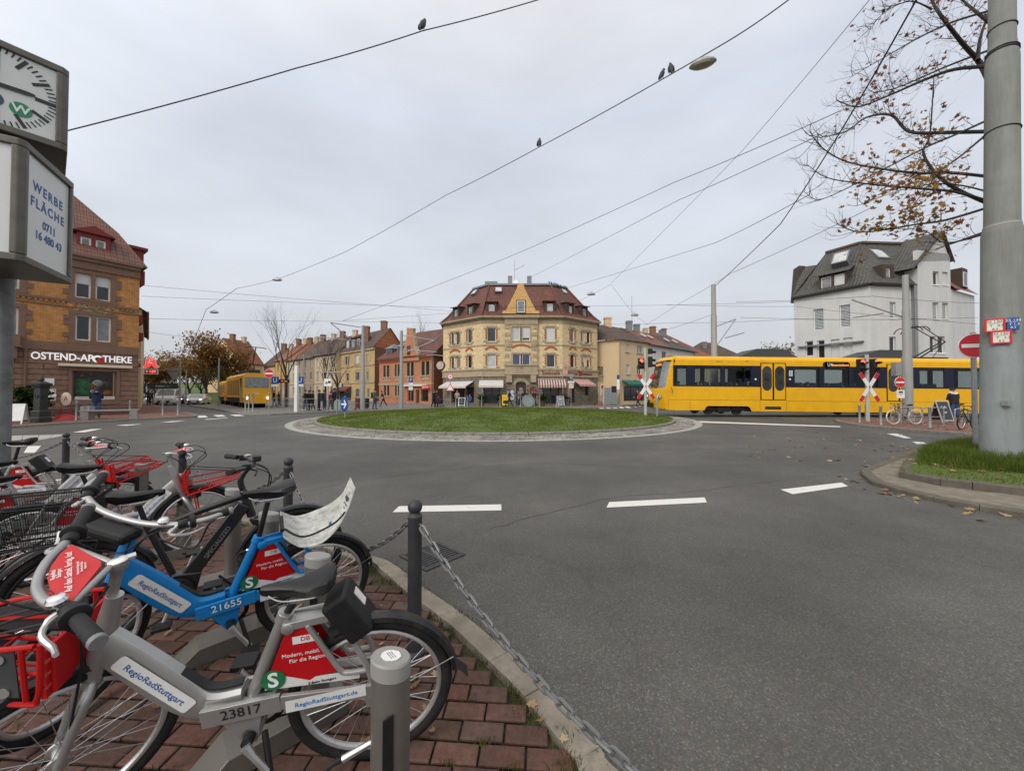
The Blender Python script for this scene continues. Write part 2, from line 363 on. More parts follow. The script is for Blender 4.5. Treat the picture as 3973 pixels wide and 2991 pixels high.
M_REDPAVE=brickmat('red_clay_paving',(.20,.085,.062),(.27,.125,.09),(.075,.06,.048),.2,.1,.012,.85,.5,(.09,.065,.045),.5)
M_GREYPAVE=brickmat('grey_slab_paving',(.16,.15,.14),(.20,.19,.175),(.08,.075,.07),.3,.3,.012,.85,.3,(.09,.08,.065),.5)
M_SETTS=brickmat('stone_setts',(.19,.175,.16),(.28,.265,.245),(.055,.05,.042),.17,.16,.03,.8,.9,(.1,.09,.07),.4,dist=.02)
M_BAND=mat('light_concrete_band',(.34,.33,.31),.8,0,.12,4,bump=.2,dirt=(.2,.19,.165),dirt_amt=.5,dscale=1.2)
def roadpaint():
 k=NT('road_marking');b=k.b;tc=k.n('ShaderNodeTexCoord')
 n=k.n('ShaderNodeTexNoise',Scale=9.0,Detail=9.0,Roughness=.75);k.l(tc,'Object',n,'Vector')
 cr=k.n('ShaderNodeValToRGB');k.l(n,'Fac',cr,'Fac');e=cr.color_ramp.elements
 e[0].position=.26;e[0].color=(.16,.155,.145,1);e[1].position=.40;e[1].color=(.60,.59,.56,1)
 k.l(cr,'Color',b,'Base Color');b.inputs['Roughness'].default_value=.7;return k.m
M_MARK=roadpaint()
M_SOIL=mat('soil',(.055,.045,.03),.95,0,.4,12,bump=.8,bscale=40,dirt=(.05,.06,.02),dirt_amt=.7,dscale=3)
M_TURF=mat('turf',(.075,.11,.02),.95,0,.35,9,bump=.9,bscale=30,dirt=(.07,.075,.025),dirt_amt=.6,dscale=1.2)
def stru(o):o['kind']='structure';return o
b=MB();b.box((-1200,-300,GZ-1),(1200,2400,GZ));stru(b.build('road',M_ASPH))
def inset(L,w):
 n=len(L);out=[]
 for i in range(n):
  a,c,d=V(L[i-1]),V(L[i]),V(L[(i+1)%n])
  e1=(c-a).normalized();e2=(d-c).normalized();n1=V((-e1.y,e1.x));n2=V((-e2.y,e2.x))
  m=(n1+n2);m=m.normalized()if m.length>1e-6 else n1
  out.append(c+m*(w/max(.35,m.dot(n1))))
 return out
def slab(name,L,z,m,kerb=.15,km=None,kname='kerb',dz=.006):
 I=inset(L,kerb)
 b=MB();b.prism([(p.x,p.y,GZ-.02)for p in I],(0,0,z-dz-GZ+.02));stru(b.build(name,m))
 b=MB();n=len(L)
 for i in range(n):
  j=(i+1)%n;p,q,r,s=V(L[i]),V(L[j]),I[j],I[i];Ln=(q-p).length;k=max(1,int(Ln/1.0));k=min(k,60)
  for a in range(k):
   t0,t1=a/k+.004/max(Ln,.01),(a+1)/k-.004/max(Ln,.01);zz=z+random.uniform(-.004,.004)
   A,B_,C_,D_=p.lerp(q,t0),p.lerp(q,t1),s.lerp(r,t1),s.lerp(r,t0)
   A2,B2=A.lerp(D_,.12),B_.lerp(C_,.12)
   i0=b.pts([(A.x,A.y,GZ-.03),(B_.x,B_.y,GZ-.03),(C_.x,C_.y,GZ-.03),(D_.x,D_.y,GZ-.03),(A.x,A.y,zz-.02),(B_.x,B_.y,zz-.02),(B2.x,B2.y,zz),(A2.x,A2.y,zz),(C_.x,C_.y,zz),(D_.x,D_.y,zz)])
   for f in((0,1,5,4),(4,5,6,7),(7,6,8,9),(2,3,9,8),(0,4,7,9,3),(1,2,8,6,5)):b.face([i0+x for x in f])
 stru(b.build(kname,km or M_KERB))
slab('pavement',[(-23.6,9),(-23.1,14),(-23.0,17),(-22.7,19.3),(-21.9,21.6),(-21.1,23.2),(-20.9,24.2),(-21.6,25.2),(-24,27.4),(-35,37),(-60,60),(-90,60),(-60,9)],.07,M_REDPAVE)
slab('pavement',[(-31.9,37.9),(-24.2,31),(-19.3,26.4),(-18.2,25.9),(-17.2,26.2),(-15.4,28.7),(-14.2,30.7),(-9.3,33.6),(-5,35.5),(2,37.5),(8,38),(11.5,40),(13.2,43.5),(15.5,47.5),(31,62),(60,90),(40,110),(-95,110),(-80,80)],.07,M_GREYPAVE)
slab('pavement',[(16.7,15.6),(17.4,13.2),(19.5,11.5),(40,9),(60,9),(60,21.2),(20.2,21.4),(18.4,20.9),(17.4,19.6),(16.7,17.8)],.07,M_REDPAVE)
slab('pavement',[(22,34.5),(25.6,31.5),(29,28.6),(60,28.2),(60,60),(45,75),(33,56)],.07,M_GREYPAVE)
b=MB()
def hillz(y):return 0 if y<48 else(y-48)*.04
for name_,m_,x0,x1,dz in(('street',M_ASPH,-.955,-1.015,.004),('hill',M_TURF,-.70,-.955,.0),('hill',M_TURF,-1.015,-1.3,.0)):
 b=MB();ys=[50,60,75,95,130,180,260]
 for i in range(len(ys)-1):
  y0,y1=ys[i],ys[i+1]
  b.poly([(x1*y0,y0,hillz(y0)+dz+GZ),(x0*y0,y0,hillz(y0)+dz+GZ),(x0*y1,y1,hillz(y1)+dz+GZ),(x1*y1,y1,hillz(y1)+dz+GZ)])
 stru(b.build(name_,m_))
IC,IR,IO=V((-.92,24.24)),10.75,12.0
def ring(name,r0,r1,z,m,n=160,zi=None):
 b=MB();zi=z if zi is None else zi
 for k in range(n):
  a,c=2*pi*k/n,2*pi*(k+1)/n
  b.poly([(IC.x+r0*cos(a),IC.y+r0*sin(a),zi),(IC.x+r1*cos(a),IC.y+r1*sin(a),z),(IC.x+r1*cos(c),IC.y+r1*sin(c),z),(IC.x+r0*cos(c),IC.y+r0*sin(c),zi)])
 return stru(b.build(name,m))
b=MB();n=150
for k in range(n):
 a,c=2*pi*(k+.015)/n,2*pi*(k+.985)/n;z=GZ+.008
 b.poly([(IC.x+(IO-.36)*cos(a),IC.y+(IO-.36)*sin(a),z),(IC.x+IO*cos(a),IC.y+IO*sin(a),z),(IC.x+IO*cos(c),IC.y+IO*sin(c),z),(IC.x+(IO-.36)*cos(c),IC.y+(IO-.36)*sin(c),z)])
stru(b.build('paved_band',M_BAND))
def setts():
 b=MB();rnd=random.Random(3);r=IR+.02;row=0
 while r<IO-.40:
  dr=.15;n=int(2*pi*r/.17)
  for k in range(n):
   a0=2*pi*(k+.06+.5*(row%2))/n;a1=a0+2*pi*.86/n;z=GZ+.03+(IO-r)*.03+rnd.uniform(-.006,.006)
   if sin((a0+a1)/2)>.75:continue
   b.prism([(IC.x+q*cos(a),IC.y+q*sin(a),GZ-.01)for q,a in((r,a0),(r+dr*.86,a0),(r+dr*.86,a1),(r,a1))],(0,0,z-GZ+.01))
  r+=dr;row+=1
 return b
M_SETT2=leafmat('sett_stone',[(.19,.175,.155),(.27,.255,.23),(.35,.33,.30),(.23,.21,.185),(.31,.295,.27)],0)
stru(setts().build('paved_apron',M_SETT2))
ring('joint_bed',IR,IO-.36,GZ+.012,mat('sandy_joints',(.10,.09,.07),.95,0,.3,8))
b=MB();n=66
for k in range(n):
 a,c=2*pi*(k+.012)/n,2*pi*(k+.988)/n;z=.11
 for s_ in range(3):
  a0,c0=a+(c-a)*s_/3,a+(c-a)*(s_+1)/3
  q=lambda r,t,z_:(IC.x+r*cos(t),IC.y+r*sin(t),z_)
  b.poly([q(IR,a0,GZ),q(IR,c0,GZ),q(IR,c0,z-.02),q(IR,a0,z-.02)]);b.poly([q(IR,a0,z-.02),q(IR,c0,z-.02),q(IR-.02,c0,z),q(IR-.02,a0,z)])
  b.poly([q(IR-.02,a0,z),q(IR-.02,c0,z),q(IR-.16,c0,z),q(IR-.16,a0,z)])
stru(b.build('kerb',M_KERB))
def moundz(r):return.09+.36*(1-(min(r,IR)/IR)**2)
b=MB();n=72;rs=[0,1.5,3,4.5,6,7.5,9,10,IR-.14]
b.smooth=True
b.loft([[(IC.x+max(r,.01)*cos(2*pi*k/n),IC.y+max(r,.01)*sin(2*pi*k/n),moundz(r)+.03*mnoise.noise(V((r*cos(2*pi*k/n),r*sin(2*pi*k/n),0))))for k in range(n)]for r in rs[::-1]],cap=False)
stru(b.build('grass_mound',M_TURF))
def blades(name,pts,hmin,hmax,w,m,label,cat='grass',lean=.5,seed=1,segs=1):
 rng=np.random.default_rng(seed);n=len(pts);h=rng.uniform(hmin,hmax,n);a=rng.uniform(0,2*pi,n);ln=rng.uniform(.05,lean,n)*h
 fa=rng.uniform(0,2*pi,n);ww=w*rng.uniform(.6,1.3,n)
 dx,dy=np.cos(fa)*ww/2,np.sin(fa)*ww/2;lx,ly=np.cos(a)*ln,np.sin(a)*ln
 p=np.asarray(pts)
 A=p+np.stack([-dx,-dy,np.zeros(n)-.005],1);B_=p+np.stack([dx,dy,np.zeros(n)-.005],1)
 C_=p+np.stack([lx*.4+dx*.8,ly*.4+dy*.8,h*.62],1);D_=p+np.stack([lx*.4-dx*.8,ly*.4-dy*.8,h*.62],1);E_=p+np.stack([lx,ly,h],1)
 vs=np.stack([A,B_,C_,D_,E_],1).reshape(-1,3);i=np.arange(n)*5
 me=bpy.data.meshes.new(name);me.vertices.add(5*n);me.vertices.foreach_set('co',vs.ravel())
 lo=np.stack([i,i+1,i+2,i+3,i+3,i+2,i+4],1).ravel();me.loops.add(7*n);me.loops.foreach_set('vertex_index',lo)
 me.polygons.add(2*n);st=np.stack([np.arange(n)*7,np.arange(n)*7+4],1).ravel();me.polygons.foreach_set('loop_start',st)
 try:me.polygons.foreach_set('loop_total',np.tile([4,3],n))
 except Exception:pass
 me.materials.append(m);me.update(calc_edges=True);me.validate()
 o=link(name,me);tag(o,label,cat,kind='stuff');return o
M_GRASS=leafmat('grass_blade',[(.075,.115,.014),(.115,.165,.022),(.15,.20,.03),(.095,.135,.018),(.20,.19,.06)],.4)
M_GRASS2=leafmat('tall_grass_blade',[(.055,.09,.014),(.09,.14,.022),(.125,.175,.03),(.075,.11,.018),(.19,.165,.06)],.4)
def island_grass():
 rng=np.random.default_rng(5);n=105000
 r=(IR-.16)*np.sqrt(rng.uniform(0,1,n));a=rng.uniform(0,2*pi,n);x=IC.x+r*np.cos(a);y=IC.y+r*np.sin(a)
 keep=(y<IC.y+5)
 x,y,r=x[keep],y[keep],r[keep];n_=None;cl=np.sin(x*2.1+np.sin(y*1.7)*2)*np.sin(y*2.6+np.sin(x*1.3))
 k2=rng.uniform(0,1,len(x))<(.55+.5*cl);x,y,r=x[k2],y[k2],r[k2]
 z=.09+.36*(1-(r/IR)**2)
 return np.stack([x,y,z],1)
blades('grass',island_grass(),.04,.11,.016,M_GRASS,'short green lawn covering the round traffic island',lean=.9)
KPX=[(1419,2147),(1523,2183),(1636,2269),(1800,2382),(1976,2530),(2119,2658),(2335,2892),(2420,2991)]
KW=[G(*p)for p in KPX];KW=[V((p.x,p.y))for p in KW]
EDGE=[V((-13,7.2)),V((-9.5,6.95)),V((-7.4,6.4)),V((-4.4,5.25)),V((-2.5,4.3))]+KW+[V((1.0,1.05)),V((1.8,.2)),V((2.6,-1.2))]
b=MB()
b.prism([(p.x,p.y,GZ-.02)for p in[V((-13,-1.2))]+EDGE[::-1]],(0,0,.036));stru(b.build('joint_bed',M_SOIL))
def kerb_run():
 b=MB();pts=curve_pts([(p.x,p.y,0)for p in EDGE],5);kz=[random.uniform(.0,.012)for _ in range(60)]
 nr=[]
 for i in range(len(pts)):
  d=(pts[min(i+1,len(pts)-1)]-pts[max(i-1,0)]).normalized();nr.append(V((d.y,-d.x,0)))
 for i in range(len(pts)-1):
  A,B_=pts[i],pts[i+1];C_,D_=B_-nr[i+1]*-.15,A-nr[i]*-.15
  g0=(B_-A).normalized()*.003;jn=i%5==0 and i or 0;g=V((0,0,0));A=A+(g0 if jn else g);D_=D_+(g0 if jn else g);z=kz[i//5]
  A,B_,C_,D_=A+g,B_-g,C_-g,D_+g
  b.loft([[(p.x,p.y,GZ-.03),(p.x*.9+q.x*.1,p.y*.9+q.y*.1,z),(q.x,q.y,z+.004),(q.x,q.y,GZ-.03)]for p,q in((A,D_),(B_,C_))])
 return b
stru(kerb_run().build('kerb',mat('pale_kerb_stone',(.235,.205,.165),.9,0,.25,16,bump=.7,bscale=120,dirt=(.09,.078,.05),dirt_amt=.75,dscale=4)))
def inside(x,y,L):
 c=False;n=len(L);j=n-1
 for i in range(n):
  if(L[i].y>y)!=(L[j].y>y)and x<(L[j].x-L[i].x)*(y-L[i].y)/(L[j].y-L[i].y)+L[i].x:c=not c
  j=i
 return c
LOOP=[V((-13,-1.2))]+EDGE[::-1]
INN=[V((p.x,p.y))for p in EDGE]
def edge_dist(x,y):
 p=V((x,y));best=9
 for i in range(len(INN)-1):
  a,c=INN[i],INN[i+1];t=max(0,min(1,(p-a).dot(c-a)/(c-a).length_squared));best=min(best,(p-a-(c-a)*t).length)
 return best
def pavers():
 b=MB();rnd=random.Random(11);J=[];ang=radians(-4);ca,sa=cos(ang),sin(ang)
 for r in range(-10,75):
  for c in range(-75,20):
   x,y=(c+.5*(r%2))*.208,r*.108
   X,Y=-.2+x*ca-y*sa,.9+x*sa+y*ca
   if Y<.35 or Y>6.6 or X<-9:continue
   if X<-1.6*Y-1.2 or not inside(X,Y,LOOP):continue
   if edge_dist(X,Y)<.215:continue
   z=rnd.uniform(-.004,.004);t1,t2=rnd.uniform(-.012,.012),rnd.uniform(-.012,.012);w,d,e=.0985,.0475,.006
   Q=[]
   for q,dz in((1,-.012),(1,-.004),(None,0)):
    for sx,sy in((-1,-1),(1,-1),(1,1),(-1,1)):
     u,v=(sx*w,sy*d)if q else(sx*(w-e),sy*(d-e))
     Q.append((X+u*ca-v*sa,Y+u*sa+v*ca,z+dz+u*t1+v*t2))
   i=b.pts(Q)
   b.face((i+8,i+9,i+10,i+11))
   for k in range(4):
    b.face((i+k,i+(k+1)%4,i+4+(k+1)%4,i+4+k));b.face((i+4+k,i+4+(k+1)%4,i+8+(k+1)%4,i+8+k))
   J.append((X,Y))
 return b,J
def pavermat():
 k=NT('clay_paver');b=k.b;ge=k.n('ShaderNodeNewGeometry');cr=k.n('ShaderNodeValToRGB');k.l(ge,'Random Per Island',cr,'Fac');e=cr.color_ramp.elements
 cs=[(.070,.038,.030),(.105,.050,.037),(.085,.050,.041),(.125,.064,.048),(.080,.040,.032),(.100,.066,.054)]
 while len(e)<len(cs):e.new(.5)
 for i,c in enumerate(cs):e[i].position=i/(len(cs)-1);e[i].color=c4(c)
 tc=k.n('ShaderNodeTexCoord');n=k.n('ShaderNodeTexNoise',Scale=28.0,Detail=8.0,Roughness=.7);k.l(tc,'Object',n,'Vector')
 mr=k.n('ShaderNodeMapRange');k.l(n,'Fac',mr,'Value');mr.inputs['From Min'].default_value=.3;mr.inputs['From Max'].default_value=.7;mr.inputs['To Min'].default_value=.65;mr.inputs['To Max'].default_value=1.3
 mu=k.n('ShaderNodeMix',data_type='RGBA',blend_type='MULTIPLY');mu.inputs[0].default_value=1;k.l(cr,'Color',mu,6);k.l(mr,'Result',mu,7)
 n2=k.n('ShaderNodeTexNoise',Scale=2.2,Detail=9.0,Roughness=.75);k.l(tc,'Object',n2,'Vector');m2=k.n('ShaderNodeMapRange');k.l(n2,'Fac',m2,'Value')
 m2.inputs['From Min'].default_value=.5;m2.inputs['From Max'].default_value=.75;m2.inputs['To Max'].default_value=.75
 mx=k.n('ShaderNodeMix',data_type='RGBA');k.l(m2,'Result',mx,0);k.l(mu,2,mx,6);mx.inputs[7].default_value=(.055,.05,.034,1)
 k.l(mx,2,b,'Base Color');b.inputs['Roughness'].default_value=.85;b.inputs['Specular IOR Level'].default_value=.3
 bp=k.n('ShaderNodeBump',Strength=.35,Distance=.004);k.l(n,'Fac',bp,'Height');k.l(bp,'Normal',b,'Normal');return k.m
pb,JO=pavers();stru(pb.build('pavement',pavermat()))
def strip(name,off0,off1,z,m):
 b=MB();pts=curve_pts([(p.x,p.y,0)for p in EDGE],3);o0,o1=[],[]
 for i in range(len(pts)):
  d=(pts[min(i+1,len(pts)-1)]-pts[max(i-1,0)]).normalized();q=V((d.y,-d.x,0));o0.append(pts[i]+q*off0);o1.append(pts[i]+q*off1)
 for i in range(len(pts)-1):b.poly([(o0[i].x,o0[i].y,z),(o1[i].x,o1[i].y,z),(o1[i+1].x,o1[i+1].y,z),(o0[i+1].x,o0[i+1].y,z)])
 return stru(b.build(name,m))
def weeds():
 rng=np.random.default_rng(8);P_=[];rnd=random.Random(4)
 for(x,y)in JO:
  if rnd.random()<(.36 if mnoise.noise(V((x*.8,y*.8,2)))>-.1 else.05):
   k=rnd.choice((10,16,26));cx,cy=x+rnd.uniform(-.1,.1),y+rnd.choice((-.054,.054))
   for _ in range(k):P_.append((cx+rnd.gauss(0,.022),cy+rnd.gauss(0,.012),-.008))
  elif rnd.random()<.5:
   cx,cy=x,y+.054
   for _ in range(8):P_.append((cx+rnd.uniform(-.1,.1),cy+rnd.gauss(0,.004),-.02))
 pts=curve_pts([(p.x,p.y,0)for p in EDGE],30)
 for i in range(1,len(pts)-1):
  if rnd.random()<.55:
   d=(pts[i+1]-pts[i-1]).normalized();q=pts[i]+V((d.y,-d.x,0))*rnd.choice((.165,.22,.02))
   for _ in range(rnd.choice((6,12,24))):P_.append((q.x+rnd.gauss(0,.02),q.y+rnd.gauss(0,.02),-.012))
 return np.array(P_)
blades('weeds',weeds(),.008,.045,.005,leafmat('weed_blade',[(.05,.07,.015),(.09,.11,.025),(.12,.10,.04),(.045,.055,.015),(.16,.12,.06)],.3),'tufts of weed and moss growing in the joints of the red brick paving','weeds',lean=1.1,seed=3)
def leaf_shape(r,rnd):
 L=[]
 for a,q in((-90,.5),(-60,.35),(-25,.8),(-5,.5),(20,.95),(55,.55),(90,1.0),(125,.55),(160,.95),(185,.5),(205,.8),(240,.35)):
  q*=rnd.uniform(.85,1.15);L.append((r*q*cos(radians(a)),r*q*sin(radians(a))))
 return L
def litter(name,spots,label,rmin,rmax,m,seed=2,cat='leaf litter'):
 b=MB();rnd=random.Random(seed)
 for(x,y,z)in spots:
  R=Matrix.Translation((x,y,z+rnd.uniform(.004,.02)))@Matrix.Rotation(rnd.uniform(0,6.3),4,'Z')@Matrix.Rotation(rnd.uniform(-.45,.45),4,'X')@Matrix.Rotation(rnd.uniform(-.4,.4),4,'Y')
  r=rnd.uniform(rmin,rmax);L=leaf_shape(r,rnd);cr=rnd.uniform(-.25,.35)
  b.at(R);i=b.pts([(px,py,abs(px)*cr)for px,py in L]);c=b.pts([(0,0,0)])
  for k in range(12):b.face((c,i+k,i+(k+1)%12))
 b.at(None);return tag(b.build(name,m),label,cat,kind='stuff')
M_DRYLEAF=leafmat('dry_leaf',[(.26,.16,.08),(.36,.25,.14),(.18,.10,.05),(.42,.32,.20),(.23,.15,.085)],.2)
rnd=random.Random(21)
sp=[(x,y,0)for x,y in rnd.sample(JO,min(60,len(JO)))]
for px,py in((1480,2350),(1545,2270),(1690,2620),(1610,2660),(2060,2740),(2190,2880),(1680,2840),(2100,2800),(1650,2760),(1720,2480)):q=G(px,py);sp.append((q.x,q.y,0))
litter('fallen_leaves',sp,'dry brown leaves scattered over the red brick bicycle parking',.02,.042,M_DRYLEAF)
def mark(L,z=GZ+.004):
 b=MB();b.poly([tuple(G(x,y,z))for x,y in L]);o=b.build('road_marking',M_MARK)
 if o.data.polygons[0].normal.z<0:o.data.flip_normals()
 return stru(o)
S2=1.7961
for L in([(862,1093),(1083,1089),(1083,1102),(848,1106)],[(1316,1084),(1522,1074),(1527,1085),(1310,1096)],[(1686,1057),(1818,1042),(1832,1050),(1712,1067)]):
 mark([(x*S2,y*S2)for x,y in L])
Z7=lambda u,v:(3300+u*.3042,1600+v*.3042)
Z6=lambda u,v:(u*.3905,1050+v*.3905)
Z5=lambda u,v:(500+u*.3617,1200+v*.3617)
for L in([(460,270),(585,268),(780,328),(690,328)],[(785,370),(930,378),(975,400),(845,402)]):mark([Z7(*p)for p in L])
for L in([(725,1605),(900,1575),(1020,1569),(840,1605)],[(1150,1535),(1300,1527),(1420,1524),(1250,1540)],[(1590,1508),(1700,1496),(1845,1489),(1720,1503)],[(-60,1612),(60,1590),(100,1592),(0,1616)]):mark([Z6(*p)for p in L])
for L in([(718,1140),(815,1138),(850,1158),(748,1162)],[(905,1135),(1000,1132),(1045,1148),(950,1152)],[(1083,1130),(1185,1128),(1240,1142),(1140,1146)],[(810,1180),(1050,1163),(1062,1166),(830,1184)]):mark([Z5(*p)for p in L])
mark([(2708,1633),(2728,1634),(3260,1653),(3260,1657),(2722,1639)])
for k in range(5):mark([(2318+k*26,1579-k*.6),(2334+k*26,1579-k*.6),(2346+k*26,1585-k*.6),(2328+k*26,1585-k*.6)])
Z1=lambda u,v:(u*.2713,1620+v*.2713)
mark([Z1(*p)for p in((338,503),(400,408),(588,402),(500,500))]);mark([Z1(*p)for p in((720,890),(1050,862),(1060,1010),(760,1030))])
b=MB();L0=[G(*Z1(u,v),GZ)for u,v in((130,262),(330,255),(560,252),(760,246),(900,240))];L1=[G(*Z1(u,v),GZ)for u,v in((120,385),(300,352),(520,330),(700,300),(900,262))]
for i in range(4):
 a,c,d,e=L0[i],L0[i+1],L1[i+1],L1[i]
 q=[a.lerp(c,.02),a.lerp(c,.98),e.lerp(d,.98),e.lerp(d,.02)]
 b.poly([(p.x,p.y,GZ+.006)for p in q][::-1])
stru(b.build('paved_band',M_BAND))
M_TAR=mat('tar_seam',(.048,.044,.039),.7,0,.2,30)
for L in([(1180,1905),(1500,1850),(2020,1800),(2560,1812),(3010,1800)],[(1900,2050),(2380,1930),(2700,1905),(3350,1820)]):
 c=curve_pts([G(x,y,GZ+.003)for x,y in L],14);b=MB();c=[p+V((random.uniform(-.025,.025),random.uniform(-.025,.025),0))for p in c]
 for p,q in zip(c,c[1:]):d=(q-p).normalized()*random.uniform(.002,.007);b.poly([(p.x+d.y,p.y-d.x,p.z),(q.x+d.y,q.y-d.x,q.z),(q.x-d.y,q.y+d.x,q.z),(p.x-d.y,p.y+d.x,p.z)])
 stru(b.build('road_seam',M_TAR))
def drain():
 c=[G(x,y,GZ)for x,y in((1544,2159),(1700,2104),(1805,2152),(1659,2217))];o=(c[0]+c[1]+c[2]+c[3])/4
 x=((c[1]-c[0])+(c[2]-c[3])).normalized();w=((c[1]-c[0]).length+(c[2]-c[3]).length)/2;d=((c[3]-c[0]).length+(c[2]-c[1]).length)/2
 t=thing('drain_grate','dark iron slotted drain grate set in the asphalt by the kerb','drain',M=frame((o.x,o.y,GZ),x,z=(0,0,1)))
 m=mat('cast_iron',(.055,.055,.058),.5,.5,.3,20,bump=.3,dirt=(.1,.08,.05),dirt_amt=.5,dscale=8)
 b=MB();W,D=w/2,d/2
 for lo,hi in(((-W,-D,.0),(W,-D+.035,.012)),((-W,D-.035,.0),(W,D,.012)),((-W,-D+.035,.0),(-W+.035,D-.035,.012)),((W-.035,-D+.035,.0),(W,D-.035,.012))):b.box(lo,hi)
 b.build('rim',m,t)
 b=MB()
 for k in range(9):
  yy=-D+.035+(2*D-.07)*(k+.25)/9;b.box((-W+.035,yy,.0),(W-.035,yy+(2*D-.07)/18,.008))
 b.box((-.02,-D+.035,-.001),(.02,D-.035,.007));b.build('bars',m,t)
 b=MB();b.box((-W+.035,-D+.035,-.004),(W-.035,D-.035,.0025));b.build('pit',M_DARK,t)
drain()
M_VK=mat('worn_verge_kerb',(.115,.10,.08),.92,0,.3,12,bump=.7,bscale=70,dirt=(.055,.05,.032),dirt_amt=.75,dscale=3)
VG=[G(x,y,GZ)for x,y in((3345,1850),(3380,1880),(3480,1912),(3620,1945),(3800,1980),(3990,2012))]
VG=[V((p.x,p.y))for p in VG]+[V((9.5,4.0)),V((22,4.6)),V((22,12)),V((13.5,11.4)),V((11.3,10.3)),V((9.4,9.0)),V((8.0,8.1)),V((7.1,7.5))]
slab('verge',VG,.03,mat('worn_concrete_step',(.19,.165,.13),.92,0,.25,9,bump=.5,dirt=(.07,.065,.04),dirt_amt=.7,dscale=2.5),.16,M_VK)
V2=[V((7.16,6.8)),V((7.22,6.2)),V((7.45,5.95)),V((7.85,5.55)),V((9.6,4.75)),V((21,5.4)),V((21,11.4)),V((13.3,10.9)),V((11.2,9.9)),V((9.6,8.8)),V((8.2,7.7))]
slab('verge',V2,.15,M_TURF,.14,M_VK)
def verge_grass():
 rng=np.random.default_rng(9);out=[]
 while len(out)<26000:
  x,y=rng.uniform(6.6,15),rng.uniform(5.2,12);
  if not inside(x,y,[V((8.1,7.35)),V((8.7,6.7)),V((10.2,6.3)),V((13,6.3)),V((15,6.6)),V((15,11)),V((13.2,10.7)),V((11.2,9.75)),V((9.6,8.65))]):continue
  if rng.uniform()<.35+.6*mnoise.noise(V((x*1.3,y*1.3,4))):continue
  out.append((x,y,.14))
 return np.array(out)
blades('grass',verge_grass(),.06,.27,.010,M_GRASS2,'long green grass round the foot of the big grey mast',lean=.8,seed=6)
def short_grass():
 rng=np.random.default_rng(19);out=[]
 while len(out)<12000:
  x,y=rng.uniform(6.3,15),rng.uniform(5.2,12)
  if not inside(x,y,V2)or rng.uniform()<.4+.9*mnoise.noise(V((x*1.7,y*1.7,9))):continue
  out.append((x,y,.14))
 return np.array(out)
blades('grass',short_grass(),.02,.07,.008,M_GRASS,'short trampled grass along the verge kerb',lean=1.1,seed=16)
rnd=random.Random(5);sp=[]
for px,py,n,s in((3550,1742,26,.25),(3520,1790,12,.3),(3700,1810,14,.3),(3880,1830,22,.35),(3650,1800,8,.2),(3440,1815,10,.2),(3420,1905,8,.15),(3560,1935,8,.25),(3330,1870,8,.2),(3760,1975,10,.3)):
 z=.16 if px>3560 and py<1850 else GZ
 q=G(px,py,z)
 for _ in range(n):sp.append((q.x+rnd.gauss(0,s),q.y+rnd.gauss(0,s),z))
for _ in range(90):
 q=G(rnd.uniform(2900,3600),rnd.uniform(1660,1800),GZ);sp.append((q.x,q.y,GZ))
for _ in range(150):
 sp.append((rnd.uniform(16.9,22),rnd.uniform(13.8,18.5),.075))
for px,py in((2620,1650),(2640,1655),(2650,1648),(2600,1670)):q=G(px,py,GZ);sp+=[(q.x+rnd.gauss(0,.2),q.y+rnd.gauss(0,.2),GZ+.03)for _ in range(5)]
litter('fallen_leaves',sp,'pale dry maple leaves strewn over the road edge and verge on the right',.035,.085,M_DRYLEAF,8)
M_SILVER=mat('silver_frame_paint',(.37,.365,.36),.36,.6,.06,5,dirt=(.25,.23,.2),dirt_amt=.25,dscale=7)
M_BLUEF=mat('blue_frame_paint',(.006,.17,.46),.45,.0,.08,6,spec=.3,dirt=(.05,.15,.25),dirt_amt=.3,dscale=8)
M_CHROME=mat('polished_metal',(.68,.68,.68),.18,.95,.05,9)
M_SPOKE=mat('spoke_steel',(.50,.50,.50),.3,.9,.1,20)
M_SADDLE=mat('black_saddle_vinyl',(.010,.010,.011),.42,0,.15,20,bump=.12,bscale=400,spec=.35)
M_GRIP=mat('rubber_grip',(.014,.0145,.016),.7,0,.15,40,bump=.3,bscale=300)
M_FENDER=mat('black_mudguard',(.013,.0135,.015),.28,0,.2,9,dirt=(.10,.09,.075),dirt_amt=.25,dscale=10)
M_PANELRED=mat('advert_red',(.44,.006,.010),.55,0,.05,6,spec=.2)
M_HBRED=mat('handlebar_panel_red',(.46,.03,.034),.5,0,.05,6,spec=.25)
M_STICK=mat('white_sticker',(.66,.66,.64),.45,0,.06,8,dirt=(.45,.44,.4),dirt_amt=.3,dscale=12)
M_TXTBLUE=mat('letter_blue',(.012,.09,.30),.5)
M_TXTCYAN=mat('letter_light_blue',(.015,.18,.45),.5)
M_GREEN=mat('logo_green',(.012,.14,.05),.5)
M_TXTBLACK=mat('letter_black',(.015,.015,.017),.5)
M_TXTWHITE=mat('letter_white',(.75,.75,.73),.5)
M_BASKET=mat('basket_red',(.44,.010,.010),.5,0,.07,8,spec=.25)
M_REFLECT=mat('reflective_strip',(.62,.62,.60),.4)
M_LAMPRED=mat('tail_lamp_red',(.45,.02,.012),.25)
